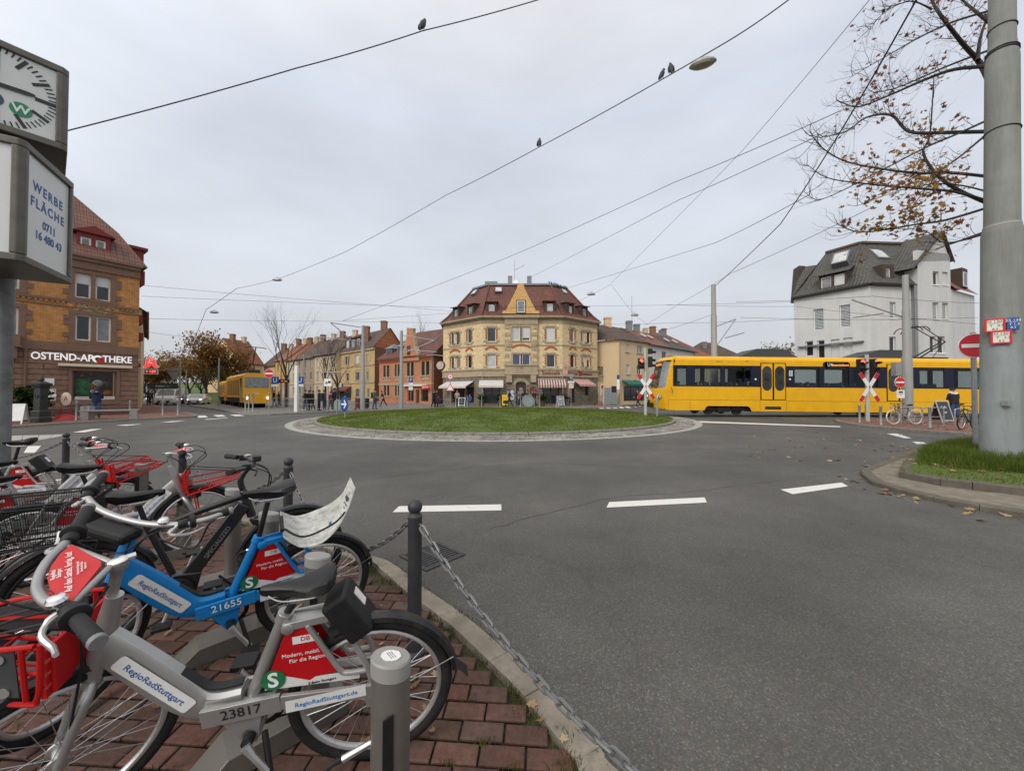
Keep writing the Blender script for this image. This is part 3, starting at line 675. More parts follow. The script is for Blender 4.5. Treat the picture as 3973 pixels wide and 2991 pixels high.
def wheel_mesh(r=.333,tw=.024):
 ty=MB();ty.torus((0,0,0),(0,1,0),r-tw,tw,64,10,ry=tw*.95)
 rm=MB();rm.torus((0,0,0),(0,1,0),r-2*tw-.008,.012,64,8,ry=.014)
 st=MB()
 for s in(-1,1):st.torus((0,s*tw*.72,0),(0,1,0),r-tw-.007,.0035,64,6,ry=.003)
 sp=MB();rr=r-2*tw-.012
 for k in range(28):
  a=2*pi*k/28;s=1 if k%2 else-1;h=a+s*.9*(1 if(k//2)%2 else-1)
  sp.tube([(.026*cos(h),s*.03,.026*sin(h)),(rr*cos(a),s*.004,rr*sin(a))],.0013,4,False)
 hb=MB();hb.lathe([(.004,-.052),(.012,-.05),(.012,-.036),(.03,-.034),(.03,-.026),(.016,-.024),(.016,.024),(.03,.026),(.03,.034),(.012,.036),(.012,.05),(.004,.052)],(0,0,0),(0,1,0),14)
 return ty,rm,st,sp,hb
_wm={}
def add_wheel(root,M,r=.333,tw=.024,stripe=True,rimm=None,tyrem=None):
 key=(r,tw)
 first=key not in _wm
 if first:
  ty,rm,st,sp,hb=wheel_mesh(r,tw)
  o=rm.build('wheel',rimm or M_ALU,root,M)
  L=[ty.build('tyre',tyrem or M_RUBBER,o),st.build('reflective_ring',M_REFLECT,o),sp.build('spokes',M_SPOKE,o),hb.build('hub',M_ALU,o)]
  _wm[key]=(o.data,[x.data for x in L]);return o
 d,L=_wm[key]
 if rimm:d=d.copy();d.materials.clear();d.materials.append(rimm)
 o=link('wheel',d,root,M)
 for nm,me in zip(('tyre','reflective_ring','spokes','hub'),L):
  if nm=='reflective_ring' and not stripe:continue
  if nm=='tyre' and tyrem:me=me.copy();me.materials.clear();me.materials.append(tyrem)
  link(nm,me,o)
 return o
def fender(c,r,a0,a1,w=.058,n=22):
 b=MB();b.smooth=True;R=[]
 for k in range(n+1):
  a=radians(a0+(a1-a0)*k/n);e=V((cos(a),0,sin(a)))
  R.append([V(c)+e*(r+dr)+V((0,y,0))for y,dr in((-w/2,-.016),(-w/2*.8,.002),(0,.010),(w/2*.8,.002),(w/2,-.016),(w/2*.75,-.004),(0,.004),(-w/2*.75,-.004))])
 b.loft(R);return b
def saddle_mesh(L=.265):
 b=MB();b.smooth=True;R=[]
 for t,hw,top,bot in((0,.008,-.012,-.026),(.03,.017,.0,-.034),(.12,.021,.004,-.042),(.3,.026,.004,-.044),(.5,.042,.008,-.054),(.68,.066,.016,-.056),(.84,.082,.034,-.054),(.95,.074,.036,-.030),(1.0,.05,.030,-.014)):
  x=L*(.5-t);ring=[]
  for k in range(14):
   a=2*pi*k/14;y=hw*cos(a);s=sin(a)
   dip=-.007*max(0,1-abs(y)/.02)*(1 if t>.5 else 0)
   z=(top+dip-.35*(abs(y)/max(hw,.01))**3*.03)*(s>0)+s*abs(s)*(.006 if s>0 else-bot)
   ring.append((x,y,z))
  R.append(ring)
 b.loft(R);return b
def saddle(root,x,z,post_to,mp=M_BLACK,tilt=0.0):
 s=saddle_mesh().build('saddle',M_SADDLE,root,Matrix.Translation((x,0,z))@Matrix.Rotation(tilt,4,'Y'))
 b=MB()
 for y in(-.022,.022):b.tube(curve_pts([(.10,y*.5,-.03),(.05,y,-.052),(-.06,y,-.052),(-.10,y*1.6,-.025)],4),.0035,6)
 b.cbox((0,0,-.058),(.05,.045,.02));b.build('rails',M_SPOKE,s)
 b=MB();b.tube([(x-.0,0,z-.045),post_to],.0145,12);b.build('seat_post',mp,root)
def crank(root,x,z,ang=0.0,r_ring=.085):
 b=MB();b.torus((x,-.062,z),(0,1,0),r_ring-.01,.012,30,6,ry=.004);b.lathe([(.02,-.075),(.02,.085)],(x,0,z),(0,1,0),12)
 c=b.build('crankset',M_BLACK,root)
 for s,a in((1,ang),(-1,ang+pi)):
  e=V((cos(a),0,sin(a)));q=V((x,s*.092,z));b=MB()
  b.tube([q,q+e*.05+V((0,s*.006,0)),q+e*.168+V((0,s*.012,0))],[.017,.012,.013],8);b.build('crank_arm',M_ALU,c)
  p=q+e*.168+V((0,s*.06,0));b=MB();b.cbox(p,(.09,.075,.022));b.tube([p-V((0,s*.06,0)),p],.007,6);b.build('pedal',M_BLACK,c,bevel=.004)
def sticker_text(root,s,size,o,x,y,m,nm='lettering'):return text(s,size,o,x,y,m,root,nm,ext=.0006)
def rental_bike(name,label,pose,frame_m,num,steer=0.0,seat_z=.87,panel=True,box=True,plate=False,basket=True,board=False,side=1,group=None,num_m=None):
 X,Y,th,lean=pose
 fd=V((cos(th),sin(th),0));lf=V((-sin(th),cos(th),0));up=V((0,0,1))*cos(lean)+lf*sin(lean)
 t=thing(name,label,'bicycle',M=frame((X,Y,0),fd,z=up),group=group);num_m=num_m or M_TXTBLACK
 b=MB();b.smooth=True;R=[]
 path=curve_pts([(.895,0,.735),(.80,0,.622),(.70,0,.503),(.63,0,.435),(.56,0,.412),(.47,0,.418)],5)
 for i,q in enumerate(path):
  d=(path[min(i+1,len(path)-1)]-path[max(i-1,0)]).normalized();u=V((0,1,0)).cross(d);f_=i/(len(path)-1)
  hh=.052+.012*sin(pi*min(1,f_*1.4));ww=.026+.010*f_
  R.append([q+V((0,ww*a,0))+u*(hh*c)for a,c in((-1,-.78),(-.75,-1),(.75,-1),(1,-.78),(1,.72),(.62,1),(-.62,1),(-1,.72))])
 b.loft(R)
 b.smooth=False
 b.tube([(.847,0,.905),(.873,0,.815),(.905,0,.70),(.935,0,.60)],[.024,.03,.034,.027],14)
 for s in(-1,1):
  b.bar((.60,s*.048,.392),(.33,s*.062,.418),.016,.07);b.bar((.33,s*.062,.418),(.0,s*.068,.40),.014,.058)
  b.bar((.0,s*.068,.42),(-.015,s*.064,.33),.012,.07,up=(1,0,0))
 b.box((.36,-.05,.37),(.60,.05,.425))
 b.prism([(.55,-.05,.375),(.40,-.05,.375),(.425,-.05,.25),(.465,-.05,.25)],(0,.1,0));b.lathe([(.03,-.05),(.034,-.046),(.034,.046),(.03,.05)],(.445,0,.285),(0,1,0),16)
 b.tube([(.452,0,.40),(.32,0,.745)],[.026,.024],12);b.lathe([(.026,-.02),(.03,-.018),(.03,.018),(.026,.02)],(.323,0,.735),(-.36,0,.93),14)
 b.lathe([(.02,-.0),(.024,.003),(.024,.05),(.02,.053)],(.303,-.01,.705),(0,1,0),14)
 for s in(-1,1):
  b.bar((.32,s*.034,.712),(.16,s*.034,.728),.012,.03);b.tube(curve_pts([(.235,s*.036,.71),(.185,s*.042,.62),(.12,s*.05,.505),(.09,s*.054,.488),(.02,s*.056,.488)],5),.0105,8)
  b.tube(curve_pts([(.10,s*.04,.70),(.06,s*.05,.60),(.015,s*.058,.50),(-.01,s*.062,.38)],4),.011,8)
 b.box((.155,-.034,.716),(.315,.034,.722))
 for y in(-.02,.02):b.box((.19,y-.004,.721),(.29,y+.004,.7235))
 fr=b.build('frame',frame_m,t,bevel=.004)
 b=MB();b.smooth=True;L=[]
 for i,q in enumerate(path[9:]):
  d=(path[min(i+10,len(path)-1)]-path[i+8]).normalized();u=V((0,1,0)).cross(d)
  L.append([q+u*.0665+V((0,y,0))for y in(-.016,.016)]+[q+u*.060+V((0,y,0))for y in(.016,-.016)])
 b.loft(L);b.box((.375,-.016,.424),(.47,.016,.429));b.build('step_pad',M_GRIP,fr)
 a0,a1=V((.842,0,.655)),V((.655,0,.437));d=(a1-a0).normalized()
 for s in(1,-1):
  x=d if s==1 else-d;y=V((0,s,0)).cross(x);nrm=V((0,s,0));c=(a0+a1)/2+nrm*.0345+y*.012
  b=MB();L=(a1-a0).length/2+.012;hh=.031;rr=.012;pl=[]
  for cx,cy,q0 in((L-rr,hh-rr,0),(-L+rr,hh-rr,90),(-L+rr,-hh+rr,180),(L-rr,-hh+rr,270)):
   for k in range(4):a=radians(q0+30*k);pl.append(c+x*(cx+rr*cos(a))+y*(cy+rr*sin(a)))
  b.prism(pl,nrm*.001);st=b.build('sticker',M_STICK,t)
  sticker_text(st,'RegioRadStuttgart',.0335,c+nrm*.0018,x,y,M_TXTBLUE)
  xx=V((-1,0,.04))if s==1 else V((1,0,-.04));xx.normalize();yy=V((0,s,0)).cross(xx)
  sticker_text(t,num,.056,V((.465,s*.0645,.407)),(-s*.27,.014,s*.026),(0,0,1),num_m,'number')
  b=MB();c=V((.165,s*.0765,.411));b.prism([c+xx*u+yy*w for u,w in((-.145,-.025),(.145,-.025),(.145,.025),(-.145,.025))],(0,s*.001,0));st=b.build('sticker',M_STICK,t)
  sticker_text(st,'RegioRadStuttgart.de',.0265,c+V((0,s*.0018,0)),xx,yy,M_TXTCYAN)
  y0=s*.030
  pw=MB();pw.prism([(.395,y0,.452),(.05,y0,.432),(.05,y0,.468),(.215,y0,.474),(.235,y0,.462),(.335,y0,.505),(.36,y0,.52)],(0,s*.003,0))
  po=MB();po.prism([(.308,y0,.70),(.237,y0,.70),(.125,y0,.505),(.10,y0,.487),(.215,y0,.474),(.235,y0,.462),(.38,y0,.462),(.395,y0,.47)],(0,s*.0024,0))
  pn=po.build('advert_panel',M_PANELRED,t);pw.build('white_field',M_STICK,pn)
  q=V((.245,y0+s*.0035,.652));b=MB();b.prism([q+xx*u+yy*w for u,w in((-.045,-.018),(.048,-.018),(.048,.014),(-.045,.014))],(0,s*.0008,0));b.build('white_field',M_STICK,pn)
  sticker_text(pn,'DB',.026,q+V((0,s*.0014,0)),xx,yy,M_SIGNRED,'logo')
  sticker_text(pn,'Modern, mobil.',.022,V((.262,y0+s*.0036,.588)),xx,yy,M_TXTWHITE);sticker_text(pn,'Für die Region.',.022,V((.238,y0+s*.0036,.562)),xx,yy,M_TXTWHITE)
  q=V((.362,y0+s*.0050,.492));b=MB();b.lathe([(.043,0),(.043,.0012)],q,(0,s,0),28);lg=b.build('logo',M_GREEN,pn)
  text('S',.085,q+V((0,s*.0030,0)),xx,yy,M_TXTWHITE,lg,'letter',ext=.0006,bold=.002)
  sticker_text(pn,'S-Bahn Stuttgart',.0155,V((.19,y0+s*.0045,.452)),xx,yy,M_TXTBLACK)
 add_wheel(t,Matrix.Translation((0,0,.333)))
 b=fender((0,0,.333),.352,62,172);ff=b.build('mudguard',M_FENDER,t)
 e=V((cos(radians(172)),0,sin(radians(172))));q=V((0,0,.333))+e*.355;b=MB();b.prism([q+V((.0,-.024,.01)),q+V((.0,.024,.01)),q+V((-.052,.03,-.045)),q+V((-.052,-.03,-.045))],(.006,0,.004));b.build('flap',M_BLACK,ff)
 b=MB()
 for s in(-1,1):b.tube([(0,s*.058,.333),(-.335,s*.028,.45)],.0024,5)
 b.build('stay',M_SPOKE,ff)
 crank(t,.445,.285,radians(-122 if side==1 else 25))
 b=MB();b.torus((0,-.058,.333),(0,1,0),.03,.006,20,6,ry=.004);b.tube([(.445,-.062,.358),(0,-.06,.368)],.0042,5);b.tube([(.445,-.062,.212),(0,-.06,.298)],.0042,5);b.build('chain',M_BLACK,t)
 b=MB();b.tube([(.40,.04,.28),(.36,.11,.15),(.33,.165,.02)],[.011,.011,.013],8);b.build('kickstand',M_BLACK,t)
 saddle(t,.272,seat_z+.03,(.322,0,.735))
 b=MB();b.tube([(.322,0,.735),(.327,0,.70)],[.019,.019],12);b.build('seat_clamp',M_ALU,t)
 ax=V((-.22,0,.975)).normalized();piv=V((.93,0,.62));S=Matrix.Translation(piv)@Matrix.Rotation(steer,4,ax)@Matrix.Translation(-piv)
 b=MB();b.tube([(.938,0,.60),(.943,0,.575)],[.03,.03],14)
 for s in(-1,1):b.tube(curve_pts([(.938,s*.012,.59),(.965,s*.05,.545),(1.01,s*.058,.44),(1.05,s*.056,.333)],5),[.018]*6+[.016]*5+[.013]*5,10)
 b.tube([(.835,0,.99),(.938,0,.59)],.0165,12);fk=b.build('fork',frame_m,t,S)
 add_wheel(t,S@Matrix.Translation((1.05,0,.333)))
 ff=fender((1.05,0,.333),.352,40,168).build('mudguard',M_FENDER,t,S)
 b=MB();b.prism([(.700,-.026,.41),(.700,.026,.41),(.665,.03,.34),(.665,-.03,.34)],(.004,0,0));b.build('flap',M_BLACK,ff)
 b=MB()
 for s in(-1,1):b.tube([(1.05,s*.056,.333),(.72,s*.028,.42)],.0024,5)
 b.build('stay',M_SPOKE,ff)
 b=MB();b.tube(curve_pts([(.86,.045,.97),(.93,.08,.88),(.95,.06,.72),(1.0,.062,.5),(1.03,.05,.36)],6),.0038,6);b.build('cable',M_BLACK,t,S)
 if panel:
  arc=[(.893,.37),(.908,.29),(.938,.205),(.985,.105),(1.002,0),(.985,-.105),(.938,-.205),(.908,-.29),(.893,-.37)]
  z0=1.035;bar=curve_pts([(x,y,z0+.015*abs(y)/.3)for x,y in arc],5)
  b=MB();b.tube(bar[9:-9],.0135,12)
  for s in(-1,1):b.tube([(.945,s*.18,z0),(.848,s*.012,z0-.014)],.011,10)
  b.lathe([(.028,-.012),(.03,0),(.028,.012)],(.832,0,1.012),(-.22,0,.975),14);b.cyl((.84,0,.97),(.83,0,1.015),.017);hb=b.build('handlebar',mat('bar_alloy',(.33,.33,.335),.4,.7,.08,9),t,S)
  b=MB();b.prism([(x-.014,y*.92,z0+.003)for x,y in[(.945,.18),(.97,.135),(.988,.07),(.995,0),(.988,-.07),(.97,-.135),(.945,-.18)]]+[(.868,-.012,z0-.006),(.868,.012,z0-.006)],(0,0,.009));pn=b.build('instruction_panel',M_HBRED,hb)
  text('Auf den Sattel, fertig, los!',.0225,(.937,0,z0+.0135),(0,-1,0),(1,0,0),M_TXTWHITE,pn,ext=.0004)
  text('RegioRad',.014,(.969,-.004,z0+.0135),(0,-1,0),(1,0,0),M_TXTWHITE,pn,ext=.0004);text('Stuttgart',.014,(.957,-.004,z0+.0135),(0,-1,0),(1,0,0),M_TXTWHITE,pn,ext=.0004)
  for k in range(3):
   text('Hast du den Bügel geöffnet?'[:22-k*6],.008,(.918-k*.008,.0,z0+.0135),(0,-1,0),(1,0,0),M_TXTWHITE,pn,ext=.0003)
  b=MB();b.ball((.83,0,1.028),(.03,.024,.008));b.cbox((.80,0,1.028),(.03,.022,.008));b.build('quick_release',M_CHROME,hb)
  ends=[(bar[0],bar[9],1),(bar[-1],bar[-10],-1)]
 else:
  bar=curve_pts([(.70,.36,1.035),(.78,.33,1.03),(.85,.24,1.015),(.885,.1,1.0),(.885,-.1,1.0),(.85,-.24,1.015),(.78,-.33,1.03),(.70,-.36,1.035)],5)
  b=MB();b.tube(bar,.0145,12);b.tube([(.835,0,.985),(.885,0,1.0)],.018,10);hb=b.build('handlebar',M_SILVER,t,S)
  b=MB();b.cbox((.93,0,.955),(.10,.22,.055));b.build('bar_bag',M_BLACK,hb,bevel=.02)
  ends=[(bar[0],bar[9],1),(bar[-1],bar[-10],-1)]
 for e0,e1,s in ends:
  d=(e1-e0).normalized();b=MB();b.tube([e0-d*.02,e0-d*.012,e0+d*.1,e0+d*.115],[.016,.0205,.0185,.017],14);g=b.build('grip',M_GRIP,hb)
  b=MB();b.lathe([(.019,-.004),(.0205,0),(.0205,.012),(.019,.014)],e0-d*.02,-d,14);b.build('grip_end',mat('grey_cap',(.18,.18,.18),.5),g)
  b=MB();b.lathe([(.02,0),(.034,.006),(.034,.022),(.02,.03)],e0+d*.118,d,18);b.lathe([(.02,.03),(.022,.034),(.022,.065),(.018,.07)],e0+d*.118,d,14);b.build('shifter',M_BLACK,hb)
  q=e0+d*.19;o2=V((.06,0,-.035));b=MB();b.tube(curve_pts([q,q+o2*.6,q+o2-d*.04,q+o2*1.1-d*.09+V((-.012,0,-.012)),q+o2-d*.15],4),[.011]*5+[.008]*8+[.0065]*4,8);b.build('brake_lever',M_ALU,hb)
  b=MB();b.tube(curve_pts([q,q+V((.10,s*-.02,.01)),q+V((.16,-s*.08,-.06)),V((.97,s*.03,.86)),V((.92,s*.02,.72))],6),.0036,6);b.build('cable',M_BLACK,hb)
 b=MB();b.lathe([(.004,0),(.022,.004),(.024,.014),(.018,.024),(.006,.028)],bar[12]+V((0,0,.012)),(0,0,1),14);b.build('bell',M_CHROME,hb)
 if basket:
  b=MB()
  for s in(-1,1):
   y=s*.125
   b.tube(curve_pts([(.96,y,.845),(.975,y,.72),(.99,y,.655),(1.03,y,.645),(1.36,y*.86,.745),(1.385,y*.86,.765)],4),.008,8)
   b.tube([(.97,y,.745),(1.375,y*.88,.80)],.0065,7)
   if not board:b.tube([(1.02,y*.5,.645),(1.06,y*.45,.35)],.006,7)
  b.tube([(1.385,-.108,.765),(1.385,.108,.765)],.009,8);b.tube([(1.375,-.11,.80),(1.375,.11,.80)],.0065,8)
  for u in(.2,.4,.6,.8):x,z=.99+.38*u,.648+.105*u;b.tube([(x,-.12,z),(x,.12,z)],.004,6)
  for y in(-.06,0,.06):b.tube([(1.0,y,.647),(1.375,y*.9,.756)],.004,6)
  for k in range(4):z=.665+k*.045;b.bar((.972-k*.004,-.125,z),(.972-k*.004,.125,z),.014,.03)
  bk=b.build('basket',M_BASKET,t)
  b=MB();b.prism([(.963,-.11,.66),(.963,.11,.66),(.95,.11,.835),(.95,-.11,.835)],(-.012,0,-.001));b.build('back_plate',M_BASKET,bk)
  if board:
   for s in(-1,1):
    b=MB();b.tube(curve_pts([(.97,s*.132,.845),(1.2,s*.128,.845),(1.375,s*.118,.815)],4),.008,8);b.tube([(1.0,s*.135,.84),(1.01,s*.132,.66)],.007,6);b.build('side_rail',M_BASKET,bk)
    b=MB();b.prism([(1.025,s*.128,.675),(1.345,s*.116,.758),(1.35,s*.118,.815),(1.02,s*.128,.842)],(0,s*.004,0));sb=b.build('side_board',mat('grey_board',(.055,.057,.062),.55),bk)
    for z in(.70,.815):b=MB();b.lathe([(.017,0),(.017,.003)],(1.06,s*.1325,z),(0,s,0),16);b.build('screw',M_ALU,sb)
  b=MB();b.tube([(.955,-.06,.875),(1.37,-.05,.805)],.004,5);b.tube([(.955,.06,.875),(1.37,.05,.805)],.004,5);b.build('elastic_strap',M_BLACK,bk)
 b=MB();b.cbox((1.03,0,.60),(.05,.06,.055));b.lathe([(.022,0),(.026,.008),(.02,.014)],(1.056,0,.60),(1,0,0),14);b.build('headlamp',M_BLACK,t,bevel=.008)
 if box:
  Mx=Matrix.Translation((.085,0,.725))@Matrix.Rotation(radians(33),4,'Y')
  b=MB();b.box((-.05,-.07,-.10),(.05,.07,.10));bx=b.build('lock_box',M_BLACK,t,Mx,bevel=.012)
  b=MB();b.box((-.0535,-.04,-.02),(-.0505,.0,.05));b.build('sticker',M_STICK,bx);b=MB();b.box((-.06,-.02,-.105),(-.05,.02,-.085));b.build('tail_lamp',M_LAMPRED,bx)
 if plate:
  b=MB();b.smooth=True;R=[]
  prof=curve_pts([(.205,0,.80),(.12,0,.735),(.02,0,.735),(-.08,0,.785),(-.155,0,.875),(-.20,0,1.0)],5)
  for i,q in enumerate(prof):
   f_=i/(len(prof)-1);w=.125+.035*sin(pi*min(1,f_*1.25))-.11*max(0,f_-.45);d=(prof[min(i+1,len(prof)-1)]-prof[max(i-1,0)]).normalized();u=V((0,1,0)).cross(d)
   rl=V((0,1,-.22));R.append([q-rl*w,q+rl*w,q+rl*w+u*.005,q-rl*w+u*.005])
  b.loft(R);pl=b.build('advert_board',mat('weathered_white_board',(.48,.48,.455),.6,0,.1,12,dirt=(.13,.12,.10),dirt_amt=.9,dscale=26),t)
  d=(prof[-1]-prof[-8]).normalized();u=V((0,1,0)).cross(d);up_=d;q=prof[-6]
  text('polygo',.042,q+u*.006+d*.035,(0,1,0),d,M_TXTBLACK,pl,ext=.0005,bold=.0006)
  for k,s_ in enumerate(('Mobil sein und sparen:','die polygoCard','ab sofort')):text(s_,.018,q+u*.006-d*(.0+.024*k),(0,1,0),d,mat('faded_print',(.12,.12,.14),.6),pl,ext=.0004)
  for k,(cc,an)in enumerate((((.70,.30,.02),80),((.55,.03,.03),20),((.02,.35,.45),150),((.75,.45,.05),120),((.6,.12,.03),-40))):
   e=V((0,cos(radians(an)),0))+d*sin(radians(an));w_=V((0,-sin(radians(an)),0))+d*cos(radians(an));o_=q+d*.085+u*.0055
   b=MB();b.prism([o_,o_+e*.016+w_*.010,o_+e*.034,o_+e*.016-w_*.010],u*.001);b.build('logo',mat('logo_colour_%d'%k,cc,.5),pl)
  b=MB();b.tube(curve_pts([(.20,.09,.81),(.10,.14,.76),(-.06,.13,.80),(-.13,.12,.86)],5),.006,6);b.tube([(.20,-.09,.81),(.21,.10,.805)],.011,8);b.build('strap',M_BLACK,t)
  b=MB();b.cbox((.05,0,.66),(.05,.06,.07));b.build('tail_lamp',M_LAMPRED,t,bevel=.01)
  b=MB()
  for s in(-1,1):b.tube([(-.06,s*.05,.78),(-.03,s*.06,.66)],.006,6)
  b.build('board_bracket',frame_m,t)
 return t
A14=radians(194.2)
rental_bike('rental_bicycle','silver hire bicycle with black number 23817 and red handlebar panel, nearest the camera',(-.606,1.645,A14,.161),M_SILVER,'23817',steer=radians(36),seat_z=.835,board=True,group='hire bicycles in the foreground')
rental_bike('rental_bicycle','blue hire bicycle with white number 21655 and a curved white board above its rear wheel',(-1.314,2.469,radians(217),.137),M_BLUEF,'21655',steer=radians(50),seat_z=1.0,panel=False,box=False,plate=True,basket=False,group='hire bicycles in the foreground',num_m=M_TXTWHITE)
def stem_place(px,py,z,th,lean,fwd=.85):
 Y=(H-z)*F/(py-YH);q=P(px,py,Y);lf=V((-sin(th),cos(th),0))
 return(q.x-fwd*cos(th)-lf.x*sin(lean)*z,q.y-fwd*sin(th)-lf.y*sin(lean)*z,th,lean)
rental_bike('rental_bicycle','silver hire bicycle with an open red basket in front, standing behind the black electric bicycle',stem_place(665,1766,1.0,radians(34),-.06),M_SILVER,'24108',steer=radians(8),seat_z=.93,side=-1,box=False,group='hire bicycles in the foreground')
rental_bike('rental_bicycle','silver hire bicycle with big red basket, nearer of the pair at the bollard',stem_place(352,1747,1.0,radians(72),.06),M_SILVER,'25521',steer=radians(-6),seat_z=.82,side=-1,box=False,group='hire bicycles in the foreground')
rental_bike('rental_bicycle','silver hire bicycle half hidden behind its twin with a red handlebar panel at the bollard',stem_place(322,1728,1.0,radians(66),.05),M_SILVER,'25520',steer=radians(-10),seat_z=.88,side=-1,box=False,group='hire bicycles in the foreground')
rental_bike('rental_bicycle','silver hire bicycle with black lock box and raised black saddle beside the clock pole',(-5.75,4.62,radians(207),.06),M_SILVER,'23390',steer=radians(10),seat_z=.98,group='hire bicycles in the foreground')
def ebike():
 th=radians(33);lean=-.05;lf=V((-sin(th),cos(th),0));up=V((0,0,1))*cos(lean)+lf*sin(lean)
 t=thing('electric_bicycle','black electric bicycle with mesh basket behind the saddle, facing the road','bicycle',M=frame((-2.62,2.25,0),(cos(th),sin(th),0),z=up))
 fm=mat('black_frame_paint',(.014,.014,.016),.3,.0,.15,9,coat=.3)
 r=.352;b=MB()
 b.tube([(.79,0,.90),(.845,0,.70)],[.024,.028],14);b.bar((.80,0,.80),(.50,0,.36),.062,.085,up=(-.8,0,.6));b.tube([(.79,0,.86),(.55,0,.79),(.30,0,.70)],[.024,.022,.02],12)
 b.tube([(.44,0,.33),(.285,0,.76)],.019,12);b.prism([(.36,-.04,.24),(.54,-.04,.25),(.57,-.04,.38),(.42,-.04,.40)],(0,.08,0))
 for s in(-1,1):b.tube([(.42,s*.04,.30),(0,s*.066,r)],.013,10);b.tube([(.30,s*.02,.69),(0,s*.066,r)],.010,10)
 fr=b.build('frame',fm,t,bevel=.008)
 for s in(-1,1):
  x=V((.30,0,.44)).normalized()*(1 if s==-1 else-1);y=V((0,s,0)).cross(x);text('SPECIALIZED',.040,V((.655,s*.0325,.565)),x,y,mat('letter_grey',(.16,.16,.15),.5),fr,ext=.0006)
 add_wheel(t,Matrix.Translation((0,0,r)),r,.026,False,M_BLACK)
 w=1.12;S=Matrix.Translation((.845,0,.7))@Matrix.Rotation(radians(6),4,V((-.27,0,.96)))@Matrix.Translation((-.845,0,-.7))
 add_wheel(t,S@Matrix.Translation((w,0,r)),r,.026,False,M_BLACK)
 b=MB();b.tube([(.855,0,.69),(.865,0,.665)],.03,12)
 for s in(-1,1):b.tube([(.87,s*.05,.67),(w,s*.055,r)],[.02,.016],12)
 b.cbox((.868,0,.672),(.05,.13,.035));b.build('fork',fm,t,S)
 b=MB();b.tube(curve_pts([(.79,0,.90),(.775,0,.97),(.80,0,1.03),(.85,0,1.08)],4),.019,12);b.tube(curve_pts([(.70,.33,1.10),(.78,.25,1.10),(.85,.08,1.085),(.85,-.08,1.085),(.78,-.25,1.10),(.70,-.33,1.10)],5),.0135,10);hb=b.build('handlebar',fm,t,S)
 for s in(-1,1):
  b=MB();b.tube([(.70,s*.34,1.10),(.765,s*.235,1.10)],[.019,.017],12);b.build('grip',M_GRIP,hb)
  b=MB();b.cbox((.80,s*.20,1.10),(.05,.05,.04));b.tube([(.80,s*.2,1.09),(.86,s*.22,1.07),(.84,s*.32,1.06)],.006,6);b.build('brake_lever',M_BLACK,hb)
 b=MB();b.cbox((.87,0,1.12),(.05,.09,.04));b.build('display',M_BLACK,hb,bevel=.008)
 b=MB();b.lathe([(.004,0),(.024,.004),(.024,.018),(.005,.024)],(.82,.10,1.115),(0,0,1),14);b.build('bell',M_CHROME,hb)
 b=MB()
 for k,s in enumerate((-1,1,.4)):b.tube(curve_pts([(.86,s*.12,1.07),(.95,s*.09,1.0),(.93,s*.03,.86),(.86,s*.03,.78)],5),.0035,6)
 b.build('cable',M_BLACK,hb)
 fender((0,0,r),r+.022,25,200,.06).build('mudguard',M_FENDER,t);fender((w,0,r),r+.022,30,165,.06).build('mudguard',M_FENDER,t,S)
 crank(t,.45,.29,radians(70));saddle(t,.245,.955,(.29,0,.745),tilt=radians(-4))
 b=MB()
 for s in(-1,1):b.tube([(.22,s*.06,.735),(-.32,s*.07,.735)],.007,8);b.tube([(-.1,s*.07,.735),(0,s*.07,r)],.006,8);b.tube([(.10,s*.065,.735),(.02,s*.07,r)],.006,8)
 for x in(.15,0,-.15,-.31):b.tube([(x,-.07,.735),(x,.07,.735)],.005,6)
 b.build('rack',M_BLACK,t)
 b=MB();x0,x1,y0,y1,z0,z1=-.36,.10,-.16,.16,.75,.99
 def ring_(f_,r_):
  i=(1-f_)*.05;z=z0+(z1-z0)*f_;b.tube([(x0+i,y0+i*.6,z),(x1-i,y0+i*.6,z),(x1-i,y1-i*.6,z),(x0+i,y1-i*.6,z),(x0+i,y0+i*.6,z)],r_,6)
 ring_(0,.004);ring_(1,.006);ring_(.93,.004)
 bk=b.build('basket',M_BLACK,t);b=MB()
 for k in range(1,22):
  f_=k/22;i=(1-f_)*.05;z=z0+(z1-z0)*f_;b.tube([(x0+i,y0+i*.6,z),(x1-i,y0+i*.6,z),(x1-i,y1-i*.6,z),(x0+i,y1-i*.6,z),(x0+i,y0+i*.6,z)],.0013,3,False,False)
 for k in range(44):
  u=k/43
  for y,yb in((y0,y0+.03),(y1,y1-.03)):b.tube([(x0+.05+(x1-x0-.1)*u,yb,z0),(x0+(x1-x0)*u,y,z1)],.0013,3,False,False)
  if k<30:
   u=k/29
   for x,xb in((x0,x0+.05),(x1,x1-.05)):b.tube([(xb,y0+.03+(y1-y0-.06)*u,z0),(x,y0+(y1-y0)*u,z1)],.0013,3,False,False)
 for k in range(14):x=x0+.06+(x1-x0-.12)*k/13;b.tube([(x,y0+.03,z0),(x,y1-.03,z0)],.0015,3,False,False)
 b.build('wire_mesh',M_BLACK,bk)
 b=MB();b.cbox((-.335,0,.70),(.03,.08,.04));b.build('tail_lamp',M_LAMPRED,t)
ebike()
M_DOCK=mat('dock_steel',(.18,.168,.15),.42,.55,.1,5,dirt=(.2,.17,.13),dirt_amt=.3,dscale=4)
M_DOCKTOP=mat('dock_lid_grey',(.27,.262,.25),.5,.1,.1,6)
DOCKS=[(-.372,1.14),(-.966,1.838),(-1.635,2.48),(-2.335,3.087),(-3.23,3.63),(-4.18,4.15)]
DL=['docking post with a round white sticker on its slanted lid, nearest the camera','docking post behind the nearest black saddle, between the two front hire bicycles','docking post under the nose of the raised saddle of the blue bicycle','docking post beside the steering head of the black electric bicycle','docking post behind the front wheel under the slim red basket','docking post behind the big red baskets of the paired bicycles']
